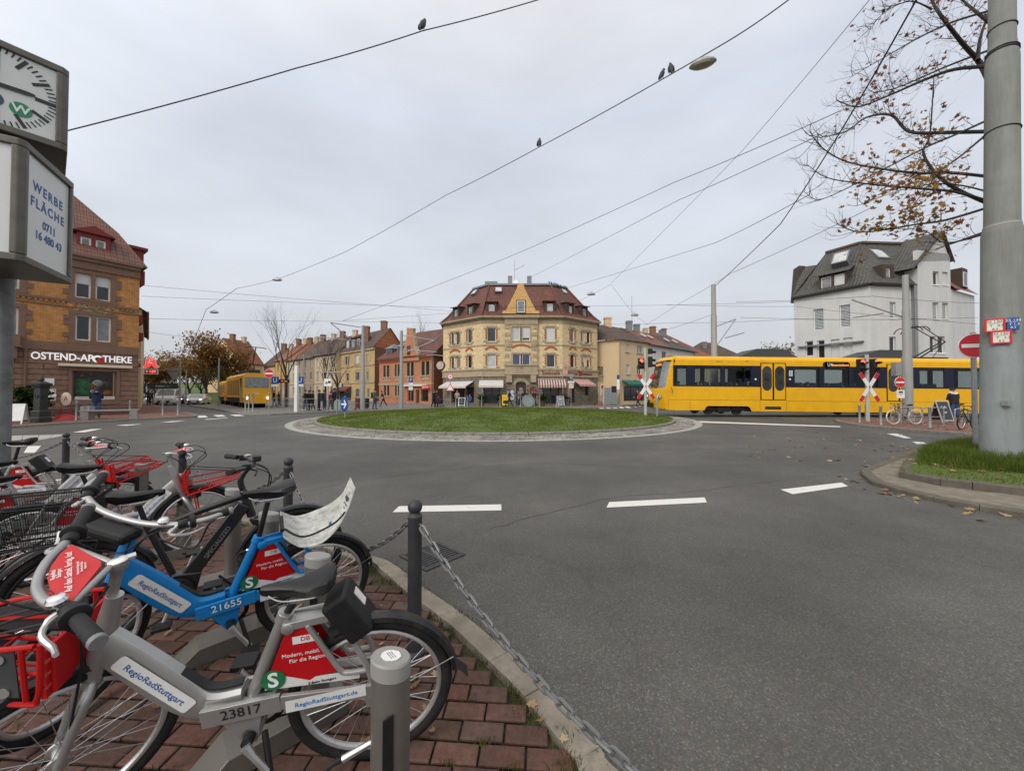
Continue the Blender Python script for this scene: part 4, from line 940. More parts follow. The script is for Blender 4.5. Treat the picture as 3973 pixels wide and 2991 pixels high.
def dock(x,y,lab,i):
 t=thing('docking_post','grey steel '+lab,'post',(x,y,0),radians(225),'docking posts of the hire bicycles')
 r=.0575;b=MB();n=28;ring=lambda z0,k:[(r*cos(2*pi*q/n),r*sin(2*pi*q/n),z0+k*r*cos(2*pi*q/n))for q in range(n)]
 b.smooth=True;b.loft([ring(.08,0),ring(.742,.22)],cap=False);b.smooth=False
 b.build('post',M_DOCK,t)
 b=MB();R2=lambda s,z0:[(p[0]*s,p[1]*s,p[2])for p in ring(z0,.22)];b.smooth=True;b.loft([R2(1.03,.742),R2(1.03,.785)],cap=False);b.smooth=False;b.loft([R2(1.03,.785),R2(.97,.791)],cap=True);o=b.build('lid',M_DOCKTOP,t)
 if i==0:
  b=MB();b.prism([(.029*cos(2*pi*q/20)*(1+.04*(q%3)),.029*sin(2*pi*q/20),.792+.22*.029*cos(2*pi*q/20))for q in range(20)],(0,0,.0012));s=b.build('sticker',M_WHITE,o)
  for k in range(3):text('Leihen und Rückgabe',.004,(.006-k*.007,0,.7942+.22*(.006-k*.007)),(0,-1,0),(1,0,.22),mat('faded_print',(.12,.12,.14),.6),s,ext=.0002)
 b=MB();b.box((.35*r,.93*r,.5),(.9*r,1.02*r,.66));b.build('slot',M_BLACK,t)
 b=MB();L=.36;b.prism([(-.12,-.09,0),(L+.12,-.09,0),(L,-.09,.10),(-.12,-.09,.10)],(0,.18,0));b.build('base_beam',M_DOCK,t,bevel=.004)
for i,(x,y)in enumerate(DOCKS):dock(x,y,DL[i],i)
def dock_cable(p,plug_dir,end,lab):
 p,end=V(p),V(end);d=V(plug_dir).normalized();b=MB()
 b.tube(curve_pts([p-d*.09,p-d*.16-V((0,0,.03)),(p+end)/2-V((0,0,.18)),end],8),.0075,8);o=b.build('lock_cable',M_BLACK)
 tag(o,lab,'cable','locking cables of the hire bicycles');b=MB();b.tube([p,p-d*.1],[.009,.011],10);b.build('plug',M_CHROME,o)
dock_cable((-.425,1.165,.515),(.75,.25,.25),(-.78,1.25,-.02),'black locking cable with a metal plug in the nearest docking post')
dock_cable((-1.02,1.86,.56),(.8,.1,.2),(-1.32,2.12,.35),'black locking cable with a metal plug in the post behind the nearest saddle')
dock_cable((-1.69,2.50,.56),(.8,.1,.2),(-1.84,2.32,.45),'black locking cable looping past the seat tube of the blue bicycle')
dock_cable((-2.39,3.11,.56),(.8,.1,.2),(-2.9,3.0,.42),'thin locking cable with a metal plug in the post by the electric bicycle')
M_CHAIN=mat('chain_steel',(.17,.17,.175),.5,.5,.2,30,dirt=(.06,.045,.03),dirt_amt=.4,dscale=30)
BL=[(1.9,.09),(-.594,2.256),(-2.257,3.71),(-4.33,4.83),(-7.29,6.0),(-10.5,6.6)]
BLAB=['at the right edge of the bicycle parking, near the drain','standing alone beside the nearest rear wheel and the drain grate','behind the handlebar of the black electric bicycle','behind the handlebar above the slim red basket','behind the red handlebar panels of the paired hire bicycles','farthest along the kerb beyond the clock pole']
bol=None
for i,(x,y)in enumerate(BL):
 if bol is None:
  t=bol=thing('bollard','','bollard',(x,y,0),0,'dark ball topped bollards along the kerb')
  b=MB();b.lathe([(.062,0),(.062,.03),(.044,.045),(.042,.06),(.042,.825),(.0435,.83),(.0435,.845),(.036,.853)],n=24);b.build('post',M_DKIRON,t)
  b=MB();b.lathe([(.036,.853),(.030,.862)]+[(.044*sin(a),.900-.044*cos(a))for a in[.75+k*(pi-.8)/9 for k in range(10)]],n=24);b.build('ball_top',M_DKIRON,t)
  for s in(-1,1):b=MB();b.torus((s*.052,0,.79),(0,1,0),.016,.004,16,6);b.build('chain_eye',M_CHAIN,t)
 else:t=copy_tree(bol);t.location=(x,y,0)
 d=(V(BL[min(i+1,5)])-V(BL[max(i-1,0)]));t.rotation_euler.z=atan2(d.y,d.x)
 t['label']='dark grey ball topped bollard '+BLAB[i]
def chain(p,q,sag,lab,wire=.0055,L=.052,W=.017):
 p,q=V(p),V(q);pts=[];N=400
 for k in range(N+1):t_=k/N;pts.append(p.lerp(q,t_)-V((0,0,4*sag*t_*(1-t_))))
 cum=[0]
 for k in range(N):cum.append(cum[-1]+(pts[k+1]-pts[k]).length)
 pitch=L-2*wire;n=int(cum[-1]/pitch);b=MB();j=0
 for k in range(n):
  s0=(k+.5)*cum[-1]/n
  while cum[j+1]<s0:j+=1
  c=pts[j].lerp(pts[j+1],(s0-cum[j])/(cum[j+1]-cum[j]));d=(pts[j+1]-pts[j]).normalized();x,y=frame_of(d)
  if k%2:x,y=y,x
  a=radians(30);x=x*cos(a)+d.cross(x)*sin(a)
  R=[];h=(L-2*wire)/2-W/2+wire
  for m in range(12):
   g=2*pi*m/12;off=d*(h if cos(g)>0 else-h)
   R.append(c+off+d*cos(g)*(W/2)+x*sin(g)*(W/2))
  b.tube(R+[R[0]],wire/1.15,6,False)
 o=b.build('chain',M_CHAIN);tag(o,lab,'chain','chains between the dark bollards')
CHL=['steel chain sagging close to the road at the front right of the bicycle parking','steel chain behind the white board of the blue bicycle','steel chain behind the slim red basket','steel chain between the two pairs of handlebars','steel chain running left from the bollard towards the clock pole']
for i in range(5):
 p,q=V((*BL[i],.79)),V((*BL[i+1],.79));d=(q-p).normalized()*.07
 chain(p+d,q-d,(.58,.42,.34,.34,.34)[i],CHL[i],*((.0088,.078,.031)if i==0 else(.0078,.072,.028)))
M_CASE=mat('clock_case_bronze',(.125,.115,.098),.45,.45,.15,6,dirt=(.055,.05,.04),dirt_amt=.5,dscale=4)
M_FACE=mat('backlit_panel_white',(.62,.63,.62),.3,0,.03,2,dirt=(.5,.5,.47),dirt_amt=.4,dscale=1.5)
def clock():
 t=thing('clock_column','bronze framed cube clock above a white advertising box on a grey pole','clock',(-6.62,4.75,0))
 b=MB();b.cyl((0,0,0),(0,0,3.1),.085,n=20);b.lathe([(.18,0),(.18,.04),(.12,.06)]);b.build('pole',mat('clock_pole_grey',(.17,.175,.175),.6,.2,.25,8,dirt=(.08,.08,.075),dirt_amt=.6,dscale=5),t)
 b=MB();b.cyl((0,0,4.30),(0,0,4.75),.12,n=16);b.build('neck',M_DARK,t)
 def cube(nm,corner_r,xd,w,z0,z1,face_in=.05):
  x=V(xd).normalized();y=V((-x.y,x.x,0))
  o=V(corner_r)-x*(w/2)+y*(w/2);M=t.matrix_world.inverted()@frame((o.x,o.y,0),x,z=(0,0,1))
  b=MB();h=w/2;c=.045
  pl=[(-h+c,-h),(h-c,-h),(h,-h+c),(h,h-c),(h-c,h),(-h+c,h),(-h,h-c),(-h,-h+c)]
  b.prism([(px*.90,py*.90,z0+.02)for px,py in pl],(0,0,z1-z0-.04))
  for zz in(z0,z1-.085):b.prism([(px,py,zz)for px,py in pl],(0,0,.085))
  for sx,sy in((-1,-1),(1,-1),(1,1),(-1,1)):
   b.prism([(sx*(h-px),sy*(h-py),z0+.085)for px,py in((.10,0),(c,0),(0,c),(0,.10),(.10,.10))],(0,0,z1-z0-.17))
  cs=b.build(nm,M_CASE,t,M,bevel=.012)
  for k in range(4):
   R=Matrix.Rotation(k*pi/2,4,'Z');b=MB();b.box((-h+.085,-h+.03,z0+.075),(h-.085,-h+.04,z1-.075));b.at(None)
   fo=b.build('glass_face' if nm=='clock_case' else 'advert_face',M_FACE,cs,R)
  return cs,h
 q=P(266,420,4.60);cs,h=cube('clock_case',(q.x,q.y,0),(.62,.785,0),1.12,4.66,5.72)
 yf=-h+.028;zc=5.19;R0=.47;D=mat('dial_black',(.025,.026,.03),.5)
 b=MB()
 for k in range(60):
  a=2*pi*k/60;big=k%5==0;quarter=k%15==0;ro=R0;ri=R0-(.15 if big else.065)-(.16 if quarter else 0);w=(.052 if quarter else.034 if big else.013)
  e=V((sin(a),0,cos(a)));s=V((cos(a),0,-sin(a)))
  if quarter:w=.09 if k%30==0 else.045
  if k==15:ri=R0-.17
  b.prism([V((0,yf,zc))+e*r_+s*(w/2*q_)for r_,q_ in((ri,-1),(ri,1),(ro,1),(ro,-1))],(0,-.003,0))
 dl=b.build('dial',D,cs)
 for nm,a,L,w in(('hour_hand',radians(85),.30,.045),('minute_hand',radians(357),.42,.05)):
  e=V((sin(a),0,cos(a)));s=V((cos(a),0,-sin(a)));b=MB();b.prism([V((0,yf-.012,zc))+e*r_+s*(w*q_)for r_,q_ in((-.08,-.5),(-.08,.5),(L*.8,.5),(L,.3),(L*1.02,0),(L,-.3),(L*.8,-.5))],(0,-.004,0));b.build(nm,D,cs)
 for x,z,cc,ch in((-.005,-.17,(.05,.07,.11),'U'),(.20,-.20,(.03,.22,.12),'W')):
  b=MB();b.lathe([(.085,0),(.085,.003)],(x,yf,zc+z),(0,-1,0),28);lo=b.build('logo',mat('dial_logo_'+ch,cc,.5),cs);text(ch,.13,(x,yf-.0045,zc+z),(1,0,0),(0,0,1),M_TXTWHITE,lo,'letter',bold=.003)
 q0,q1=P(90,760,4.05),P(291,880,4.97);xd=(q1-q0);xd.z=0;cs,h=cube('advert_case',(q1.x,q1.y,0),xd,xd.length,3.06,4.44)
 yf=-h+.0285
 for s_,z,sz in(('WERBE',4.02,.155),('FLÄCHE',3.83,.155)):text(s_,sz,(.0,yf,z),(1,0,0),(0,0,1),M_TXTBLUE,cs,spacing=1.32,bold=.004)
 for s_,z in(('0711',3.62),('16 480 43',3.47)):text(s_,.135,(.03,yf,z),(1,0,0),(0,0,1),M_TXTBLUE,cs,bold=.004)
clock()
def bigmast():
 m=mat('grey_mast_paint',(.215,.222,.205),.85,0,.1,2.5,bump=.25,bscale=35,dirt=(.10,.10,.08),dirt_amt=.6,dscale=3.5,zs=.12)
 m2=mat('grey_mast_lower_paint',(.235,.255,.26),.82,0,.08,2.5,bump=.2,bscale=35,dirt=(.14,.13,.10),dirt_amt=.6,dscale=4,zs=.15)
 x,y=10.93,8.2;t=thing('catenary_mast','thick grey stepped steel mast with red bordered hydrant plates rising from the verge','mast',M=Matrix.Translation((x,y,.15))@Matrix.Rotation(radians(1.5),4,'Y'))
 b=MB();b.lathe([(.315,0),(.31,2.53),(.309,2.53)],n=40);lo=b.build('lower_section',m2,t)
 b=MB();b.lathe([(.3075,2.53),(.303,5.02),(.29,5.12),(.268,5.2),(.262,5.3),(.25,9.0),(.225,9.22),(.205,9.4),(.19,13)],n=40);b.build('upper_section',m,t)
 b=MB();b.lathe([(.26,5.165),(.280,5.17),(.275,5.215),(.262,5.22)],n=40);b.build('collar',mat('pale_sealant',(.30,.30,.28),.8),t)
 for z,r in((7.35,.257),(9.15,.235),(9.2,.233),(9.72,.205)):b=MB();b.torus((0,0,z),(.12,.02,1),r+.008,.011,40,6);b.build('cable_band',M_BLACK,t)
 b=MB();b.lathe([(.34,0),(.34,.05),(.32,.06)],n=36);b.build('base_flange',m2,t)
 b=MB();b.box((-.29,-.32,1.15),(-.20,-.215,1.26));b.build('lock_cover',m2,t)
 d0=V((-x,-y,0)).normalized();xd=V((-d0.y,d0.x,0));
 def plate(px0,py0,px1,py1,fc,bc,rows,nm):
  pc=V((x,y,0))+d0*(.30 if py0>1280 else.29);hit=lambda u,v:V((0,0,H))+ray(u,v)*((pc-V((0,0,H))).dot(d0)/ray(u,v).dot(d0))
  a,c=hit(px0,py0),hit(px1,py1);w,h=abs((c-a).dot(xd)),abs(a.z-c.z);o=t.matrix_world.inverted()@((a+c)/2)
  M=frame(o,xd,z=(0,0,1));s=thing('hydrant_plate',nm,'sign',M=t.matrix_world@M,group='plates fixed to the big mast')
  b=MB();b.box((-w/2,-.012,-h/2),(w/2,.012,h/2));b.build('border',bc,s,bevel=.006)
  b=MB();e=.12*h;b.box((-w/2+e,-.0145,-h/2+e),(w/2-e,-.0115,h/2-e));f_=b.build('face',fc,s)
  tm=M_TXTBLACK if bc is M_SIGNRED else M_TXTWHITE
  for s_,u,z,sz in rows:text(s_,sz*h,(u*w,-.0155,z*h),(1,0,0),(0,0,1),tm,f_)
  b=MB();b.box((-w*.28,-.0155,h*.12),(w*.28,-.0146,h*.14));b.build('rule',tm,f_)
 cream=mat('enamel_cream',(.62,.60,.52),.35)
 plate(3818,1240,3902,1286,cream,M_SIGNRED,(('H 130',0,.26,.26),('T   0.9',.1,-.04,.24),('8.3',.02,-.28,.22)),'red bordered white hydrant plate reading H 130, upper left on the mast')
 plate(3842,1286,3928,1332,cream,M_SIGNRED,(('H 130',0,.26,.26),('T   2.3',.1,-.04,.24),('8.2',.02,-.28,.22)),'red bordered white hydrant plate reading H 130, lowest on the mast')
 plate(3906,1234,3956,1279,M_BLUE,M_BLUE,(('ZS 130',0,.26,.26),('T 1.5',.1,-.04,.24),('8.3',.02,-.28,.22)),'dark blue valve plate reading ZS 130 on the mast')
bigmast()
M_SAND=mat('sandstone_trim',(.38,.30,.20),.85,0,.14,4,bump=.3,dirt=(.17,.14,.10),dirt_amt=.55,dscale=1.2)
M_BROWNST=mat('brown_sandstone',(.19,.115,.082),.85,0,.16,4,bump=.4,dirt=(.11,.065,.05),dirt_amt=.5,dscale=1.0)
M_YBRICK=brickmat('cream_yellow_brick',(.64,.49,.26),(.72,.57,.34),(.46,.36,.23),.25,.08,.010,.85,.35,(.36,.27,.16),.4)
M_ORBRICK=brickmat('ochre_brick',(.50,.215,.06),(.58,.29,.095),(.27,.145,.075),.25,.08,.012,.85,.45,(.24,.125,.05),.45)
M_REDBRICK=mat('red_brick_dressing',(.36,.10,.042),.85,0,.2,9,bump=.3)
M_PINKBRICK=brickmat('salmon_brick',(.46,.17,.085),(.53,.22,.12),(.34,.17,.11),.25,.08,.010,.85,.3,(.27,.115,.065),.45)
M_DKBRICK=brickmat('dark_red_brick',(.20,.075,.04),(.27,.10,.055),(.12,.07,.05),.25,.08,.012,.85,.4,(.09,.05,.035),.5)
M_YEL2=brickmat('old_yellow_brick',(.50,.35,.15),(.58,.42,.2),(.30,.22,.12),.25,.08,.012,.85,.4,(.19,.135,.07),.5)
M_RUST=brickmat('rusticated_stone',(.19,.16,.115),(.26,.22,.165),(.09,.075,.06),.55,.28,.02,.9,.8,(.07,.065,.05),.5,dist=.03)
M_RUSTB=brickmat('brown_ashlar',(.205,.125,.09),(.23,.14,.10),(.09,.05,.038),2.2,.34,.025,.85,.9,(.15,.09,.066),.5,dist=.03)
M_CREAM=mat('cream_render',(.60,.45,.27),.9,0,.06,1.2,dirt=(.42,.32,.2),dirt_amt=.4,dscale=.6)
M_BEIGE=mat('beige_render',(.50,.40,.27),.9,0,.07,1.2,dirt=(.32,.26,.18),dirt_amt=.4,dscale=.6)
M_OFFW=mat('off_white_render',(.60,.59,.55),.9,0,.05,1.0,dirt=(.45,.44,.40),dirt_amt=.35,dscale=.5)
M_WHITER=mat('white_render',(.52,.525,.52),.9,0,.05,1.0,dirt=(.36,.36,.34),dirt_amt=.5,dscale=1.6,zs=.12)
M_OCHRE=mat('ochre_render',(.58,.33,.07),.9,0,.06,1.0,dirt=(.4,.25,.08),dirt_amt=.3)
M_GREYB=mat('grey_brown_render',(.30,.235,.165),.9,0,.08,1.0,dirt=(.2,.16,.12),dirt_amt=.4)
T_DRED=tilemat('dark_red_tiles',(.13,.046,.034),(.175,.066,.048),.3,.36)
T_BROWN=tilemat('brown_tiles',(.085,.052,.038),(.115,.07,.05),.28,.34)
T_RED=tilemat('red_tiles',(.22,.075,.04),(.28,.10,.055),.26,.34)
T_ORANGE=tilemat('orange_tiles',(.40,.12,.045),(.50,.17,.07),.5,.62,stain_amt=.3)
T_SLATE=tilemat('grey_slate',(.052,.053,.052),(.095,.093,.088),.26,.17,.65,stain=(.11,.10,.08),stain_amt=.5)
M_ZINC=mat('zinc_sheet',(.20,.215,.235),.45,.5,.12,3,dirt=(.12,.12,.12),dirt_amt=.4)
M_DKWOOD=mat('dark_brown_cladding',(.055,.038,.03),.75,0,.2,5)
M_REDWOOD=mat('oxblood_cladding',(.17,.022,.018),.6,0,.15,5)
M_SHOPD=mat('shop_interior_dark',(.03,.027,.024),.7,0,.5,2.5)
M_BRICKCH=brickmat('chimney_brick',(.26,.115,.065),(.32,.15,.09),(.16,.11,.08),.25,.08,.012,.85,.4)
class Fac:
 def __init__(s,A,B,root):
  s.A,s.B,s.root=V((A[0],A[1],0)),V((B[0],B[1],0)),root
  s.x=(s.B-s.A).normalized();s.L=(s.B-s.A).length;s.y=V((-s.x.y,s.x.x,0))
  s.W=frame(s.A,s.x,z=(0,0,1));s.M=root.matrix_world.inverted()@s.W
 def px(s,px,py):
  d=ray(px,py);o=V((0,0,H));t=(s.A-o).dot(s.y)/d.dot(s.y);p=o+d*t
  return((p-s.A).dot(s.x),p.z)
 def rect(s,x0,y0,x1,y1):
  c=[s.px(a,b)for a in(x0,x1)for b in(y0,y1)]
  a0=(c[0][0]+c[1][0])/2;a1=(c[2][0]+c[3][0])/2
  return(min(a0,a1),max(a0,a1),(c[1][1]+c[3][1])/2,(c[0][1]+c[2][1])/2)
def wall(f,m,s0,s1,z0,z1,holes=(),depth=.22,name='wall',y=0.0,back=None):
 b=MB();xs=sorted({s0,s1}|{min(max(v,s0),s1)for h in holes for v in h[:2]});zs=sorted({z0,z1}|{min(max(v,z0),z1)for h in holes for v in h[2:4]})
 for i in range(len(xs)-1):
  for j in range(len(zs)-1):
   cx,cz=(xs[i]+xs[i+1])/2,(zs[j]+zs[j+1])/2
   if xs[i+1]-xs[i]<1e-5 or zs[j+1]-zs[j]<1e-5:continue
   if any(h[0]<cx<h[1]and h[2]<cz<h[3]for h in holes):continue
   b.poly([(xs[i],y,zs[j]),(xs[i+1],y,zs[j]),(xs[i+1],y,zs[j+1]),(xs[i],y,zs[j+1])])
 for a,c,d,e in holes:
  b.poly([(a,y,d),(a,y,e),(a,y+depth,e),(a,y+depth,d)]);b.poly([(c,y,e),(c,y,d),(c,y+depth,d),(c,y+depth,e)])
  b.poly([(a,y,e),(c,y,e),(c,y+depth,e),(a,y+depth,e)]);b.poly([(c,y,d),(a,y,d),(a,y+depth,d),(c,y+depth,d)])
 if back:b.poly([(s1,y,z0),(s1,y+back,z0),(s1,y+back,z1),(s1,y,z1)]);b.poly([(s0,y+back,z0),(s0,y,z0),(s0,y,z1),(s0,y+back,z1)])
 return b.build(name,m,f.root,f.M)
_wr=random.Random(99)
def window(f,r,y=.12,sash=2,blind=0.0,pane=None,fm=None,sill=None,fw=.065,transom=0.0,name='window'):
 a,c,d,e=r;b=MB();t=.05
 b.box((a,y,d),(a+fw,y+t,e));b.box((c-fw,y,d),(c,y+t,e));b.box((a+fw,y,d),(c-fw,y+t,d+fw));b.box((a+fw,y,e-fw),(c-fw,y+t,e))
 for k in range(1,sash):x=a+(c-a)*k/sash;b.box((x-fw*.55,y+.002,d+fw),(x+fw*.55,y+t,e-fw))
 if transom:z=d+(e-d)*transom;b.box((a+fw,y+.001,z-fw*.4),(c-fw,y+t-.002,z+fw*.4))
 w=b.build(name,fm or M_WFRAME,f.root,f.M)
 pm=pane or _wr.choices((M_PANE_D,M_PANE_M,M_PANE_L),(5,3,1.5))[0]
 b=MB();b.box((a+fw*.5,y+.022,d+fw*.5),(c-fw*.5,y+.03,e-fw*.5));b.build('pane',pm,w)
 if blind:b=MB();b.box((a+fw*.6,y-.02,e-(e-d)*blind),(c-fw*.6,y+.012,e-.005));b.build('blind',M_BLIND,w)
 if sill:b=MB();b.box((a-.08,y-.22,d-.09),(c+.08,y+.06,d-.002));b.build('sill',sill,w)
 return w
def boxes(f,L,m,name,bevel=0.0):
 if name=='stone_bands' and len(L)>1:return[boxes(f,[q],m,'stone_band')for q in L]
 b=MB()
 for s0,s1,y0,y1,z0,z1 in L:b.box((s0,y0,z0),(s1,y1,z1))
 return b.build(name,m,f.root,f.M,bevel)
def quad_roof(root,pts,m,name='roof',thick=.0):
 b=MB();b.poly(pts);o=b.build(name,m,root,root.matrix_world.inverted())
 return o
def quoins(f,r,m,w=.16,y=-.035,step=.24):
 a,c,d,e=r;b=MB();z=d;k=0
 while z<e-.05:
  ww=w+(.07 if k%2 else 0);h=min(step*.92,e-z)
  b.box((a-ww,y,z),(a-.01,.01,z+h));b.box((c+.01,y,z),(c+ww,.01,z+h));z+=step;k+=1
 return b
def arch(f,r,m,rise=.28,band=.22,y=-.05,name='window_arch',cols=None):
 a,c,d,e=r;b=MB();n=9;w=(c-a)/2+.12;cx=(a+c)/2;R=(w*w+rise*rise)/(2*rise);z0=e+rise-R;t=math.asin(min(1,w/R))
 for k in range(n):
  t0,t1=-t+2*t*k/n,-t+2*t*(k+.93)/n
  b.prism([(cx+q*sin(u),y,z0+q*cos(u))for q,u in((R,t0),(R+band,t0),(R+band,t1),(R,t1))][::-1],(0,-y+.01,0))
 return b.build(name,m,f.root,f.M)
def chimney(root,x,y,z0,z1,w=.7,d=.7,m=None):
 b=MB();b.box((x-w/2,y-d/2,z0),(x+w/2,y+d/2,z1));b.box((x-w/2-.06,y-d/2-.06,z1-.25),(x+w/2+.06,y+d/2+.06,z1-.1));return b.build('chimney',m or M_BRICKCH,root,root.matrix_world.inverted())
def awning(root,W,s0,s1,z,proj,drop,m,val=.22,name='awning',vm=None):
 b=MB();b.poly([(s0,0,z),(s0,-proj,z-drop),(s1,-proj,z-drop),(s1,0,z)]);b.poly([(s0,-proj,z-drop),(s0,-proj,z-drop-val),(s1,-proj,z-drop-val),(s1,-proj,z-drop)])
 b.poly([(s0,0,z-.02),(s1,0,z-.02),(s1,-proj,z-drop-.02),(s0,-proj,z-drop-.02)])
 o=b.build(name,m,root,W)
 b=MB();b.box((s0,-.02,z-.02),(s1,.0,z+.10));b.bar((s0+.1,-.03,z-.5),(s0+.1,-proj+.02,z-drop-.03),.03,.03);b.bar((s1-.1,-.03,z-.5),(s1-.1,-proj+.02,z-drop-.03),.03,.03);b.build('arm',M_STEEL,o)
 return o
def stripes(name,c1,c2,w):
 if name in MATS:return MATS[name]
 k=NT(name);uv=k.n('ShaderNodeUVMap');sx=k.n('ShaderNodeSeparateXYZ');k.l(uv,'UV',sx,'Vector')
 d=k.n('ShaderNodeMath',operation='DIVIDE');k.l(sx,'X',d,0);d.inputs[1].default_value=w;fr=k.n('ShaderNodeMath',operation='FRACT');k.l(d,'Value',fr,0)
 g=k.n('ShaderNodeMath',operation='GREATER_THAN');k.l(fr,'Value',g,0);g.inputs[1].default_value=.5
 mx=k.n('ShaderNodeMix',data_type='RGBA');k.l(g,'Value',mx,0);mx.inputs[6].default_value=c4(c1);mx.inputs[7].default_value=c4(c2);k.l(mx,2,k.b,'Base Color');k.b.inputs['Roughness'].default_value=.85;MATS[name]=k.m;return k.m
CF=lambda u,v:(1650+u*.42038,1000+v*.42038)
def cafe():
 root=thing('corner_house','cream brick corner house with dark red mansard roof, ochre gable and striped awnings','building',(1.2,42,0))
 EZ=10.27;C0,C1=(-3.40,42.0),(5.80,42.0);L0=(-8.72,46.3);R1=(10.66,45.6)
 fl,fc,fr=Fac(L0,C0,root),Fac(C0,C1,root),Fac(C1,R1,root)
 SETS={'l':[(232,690,264,810),(280,685,314,805),(387,660,425,788),(235,912,264,1030),(281,910,313,1028),(387,900,425,1022)],'c':[(570,645,652,775),(800,640,872,768),(893,640,965,768),(1115,640,1198,775),(570,890,652,1015),(805,890,876,1012),(895,890,967,1012),(1118,890,1198,1012)],'r':[(1340,655,1377,780),(1445,675,1474,795),(1492,680,1524,795),(1343,890,1380,1015),(1450,900,1476,1018),(1492,905,1520,1020)]}
 GR={'l':[(245,1205,365,1338),(380,1195,452,1338)],'c':[(540,1200,690,1345),(838,1150,928,1370),(1085,1192,1235,1350)],'r':[(1330,1192,1385,1340),(1472,1160,1505,1270)]}
 zb={}
 for k,f in(('l',fl),('c',fc),('r',fr)):
  W=[f.rect(*CF(q[0],q[1]),*CF(q[2],q[3]))for q in SETS[k]];Gd=[f.rect(*CF(q[0],q[1]),*CF(q[2],q[3]))for q in GR[k]]
  zg=4.15
  holesU=W;bay=fc.rect(*CF(740,600),*CF(1030,1080))if k=='c' else None
  if k=='c':
   sb0,sb1=bay[0],bay[1]
   wall(f,M_YBRICK,0,sb0,zg,EZ-.7,[w for w in W if w[1]<sb0]);wall(f,M_YBRICK,sb1,f.L,zg,EZ-.7,[w for w in W if w[0]>sb1])
   wall(f,M_YBRICK,sb0,sb1,3.9,EZ-.2,[w for w in W if sb0<w[0]<sb1],y=-.28,back=.4,name='bay')
   q,ql,qr=[],[],[]
   z=4.75
   kk=0
   while z<EZ-.6:
    w_=.62 if kk%2==0 else.45;ql.append((sb0-.06,sb0+w_,-.345,-.20,z,z+.40));qr.append((sb1-w_,sb1+.06,-.345,-.20,z,z+.40));z+=.82;kk+=1
   q+=[(sb0-.10,sb1+.10,-.40,-.20,3.62,3.95),(sb0-.05,sb1+.05,-.36,-.21,3.95,4.62),(sb0-.16,sb1+.16,-.46,-.20,4.62,4.78),(sb0-.08,sb1+.08,-.37,-.2,EZ-.95,EZ-.2),(sb0-.25,sb1+.25,-.62,-.0,EZ-.2,EZ+.12),(sb0+.1,sb0+.75,-.36,.0,2.75,3.62),(sb1-.75,sb1-.1,-.36,.0,2.75,3.62)]
   boxes(f,q[:3]+q[5:],M_SAND,'bay_base_trim');boxes(f,q[3:5],M_SAND,'bay_cornice');[boxes(f,[q_],M_SAND,'quoin')for q_ in ql+qr]
   for s_ in(sb0+.38,sb1-.38):
    b=MB();b.lathe([(.36,0),(.36,.06),(.28,.08),(.2,.05),(.05,.10)],(s_,-.345,7.12),(0,-1,0),24);b.build('roundel',M_SAND,root,f.M)
  else:wall(f,M_YBRICK,0,f.L,zg,EZ-.7,W)
  gh=[(a,c,max(d,.12),e)for a,c,d,e in Gd]
  wall(f,M_RUST,0,f.L,0,3.45,[(a,c,d,min(e,3.3))for a,c,d,e in gh],depth=.3,name='ground_floor',y=-.04)
  tr=[(-.03,f.L+.03,-.10,0,3.45,4.15),(-.06,f.L+.06,-.20,0,4.15,4.33),(-.05,f.L+.05,-.15,0,3.40,3.52),(0,f.L,-.06,0,6.95,7.08),(0,f.L,-.04,.0,EZ-.70,EZ-.22),(-.1,f.L+.1,-.32,.1,EZ-.22,EZ-.1),(-.2,f.L+.2,-.50,.1,EZ-.1,EZ+.06)]
  boxes(f,tr,M_SAND,'stone_bands')
  for i,w in enumerate(W):
   sur=MB();sul=MB();br=MB();br2=MB()
   yy=-.28 if k=='c' and sb0<w[0]<sb1 else 0.0
   up=w[2]>6.6;px_=SETS[k][i]
   style=dict(sash=1,fw=.075)
   bl={('c',3):.95,('c',2):.8,('l',3):.0,('r',4):.55,('r',5):.35}.get((k,i),0);pn={('c',0):M_PANE_D,('c',1):M_PANE_L,('c',4):M_PANE_L,('c',7):M_PANE_D,('c',5):mat('blue_curtain_glass',(.06,.065,.15),.1,0,.4,6),('c',6):mat('blue_curtain_glass',(.06,.065,.15),.1)}.get((k,i))
   window(f,w,y=yy+.12,blind=bl,pane=pn,sill=None,**style)
   a,c,d,e=w;nb_=lambda a:k=='c' and sb0<a<sb1;nb=(k=='c' and sb0<a<sb1);pair=k!='c' and i%3!=2
   if k=='r':pair=i%3!=0
   lft=not pair or(i%3==(0 if k=='l' else 1));rgt=not pair or not lft or(pair and not lft)
   sur.box((a-.16,yy-.09,d-.16),(c+.16,yy+.03,d-.005));(sur if nb_(a)else sul).box((a-.10,yy-.05,e+.005),(c+.10,yy+.03,e+.20))
   if not nb:
    for zz,q_ in((d-.01,sur),(e-.18,sul)):q_.box((a-.42,yy-.045,zz),(a-.005,yy+.02,zz+.2));q_.box((c+.005,yy-.045,zz),(c+.42,yy+.02,zz+.2))
    z=d+.26;n_=0
    while z<e-.22:
     ww=.22 if n_%2 else.12
     if not(pair and not lft):br.box((a-ww,-.035,z),(a-.004,.02,z+.13))
     if not(pair and lft):br2.box((c+.004,-.035,z),(c+ww,.02,z+.13))
     z+=.145;n_+=1
   else:sur.box((a-.18,yy-.06,d-.02),(a-.005,yy+.028,e+.02));sur.box((c+.005,yy-.06,d-.02),(c+.18,yy+.028,e+.02))
   sur.build('window_surround',M_SAND,root,f.M)
   if sul.f:sul.build('window_lintel',M_SAND,root,f.M)
   for q_ in(br,br2):
    if q_.f:q_.build('brick_dressing',M_REDBRICK,root,f.M)
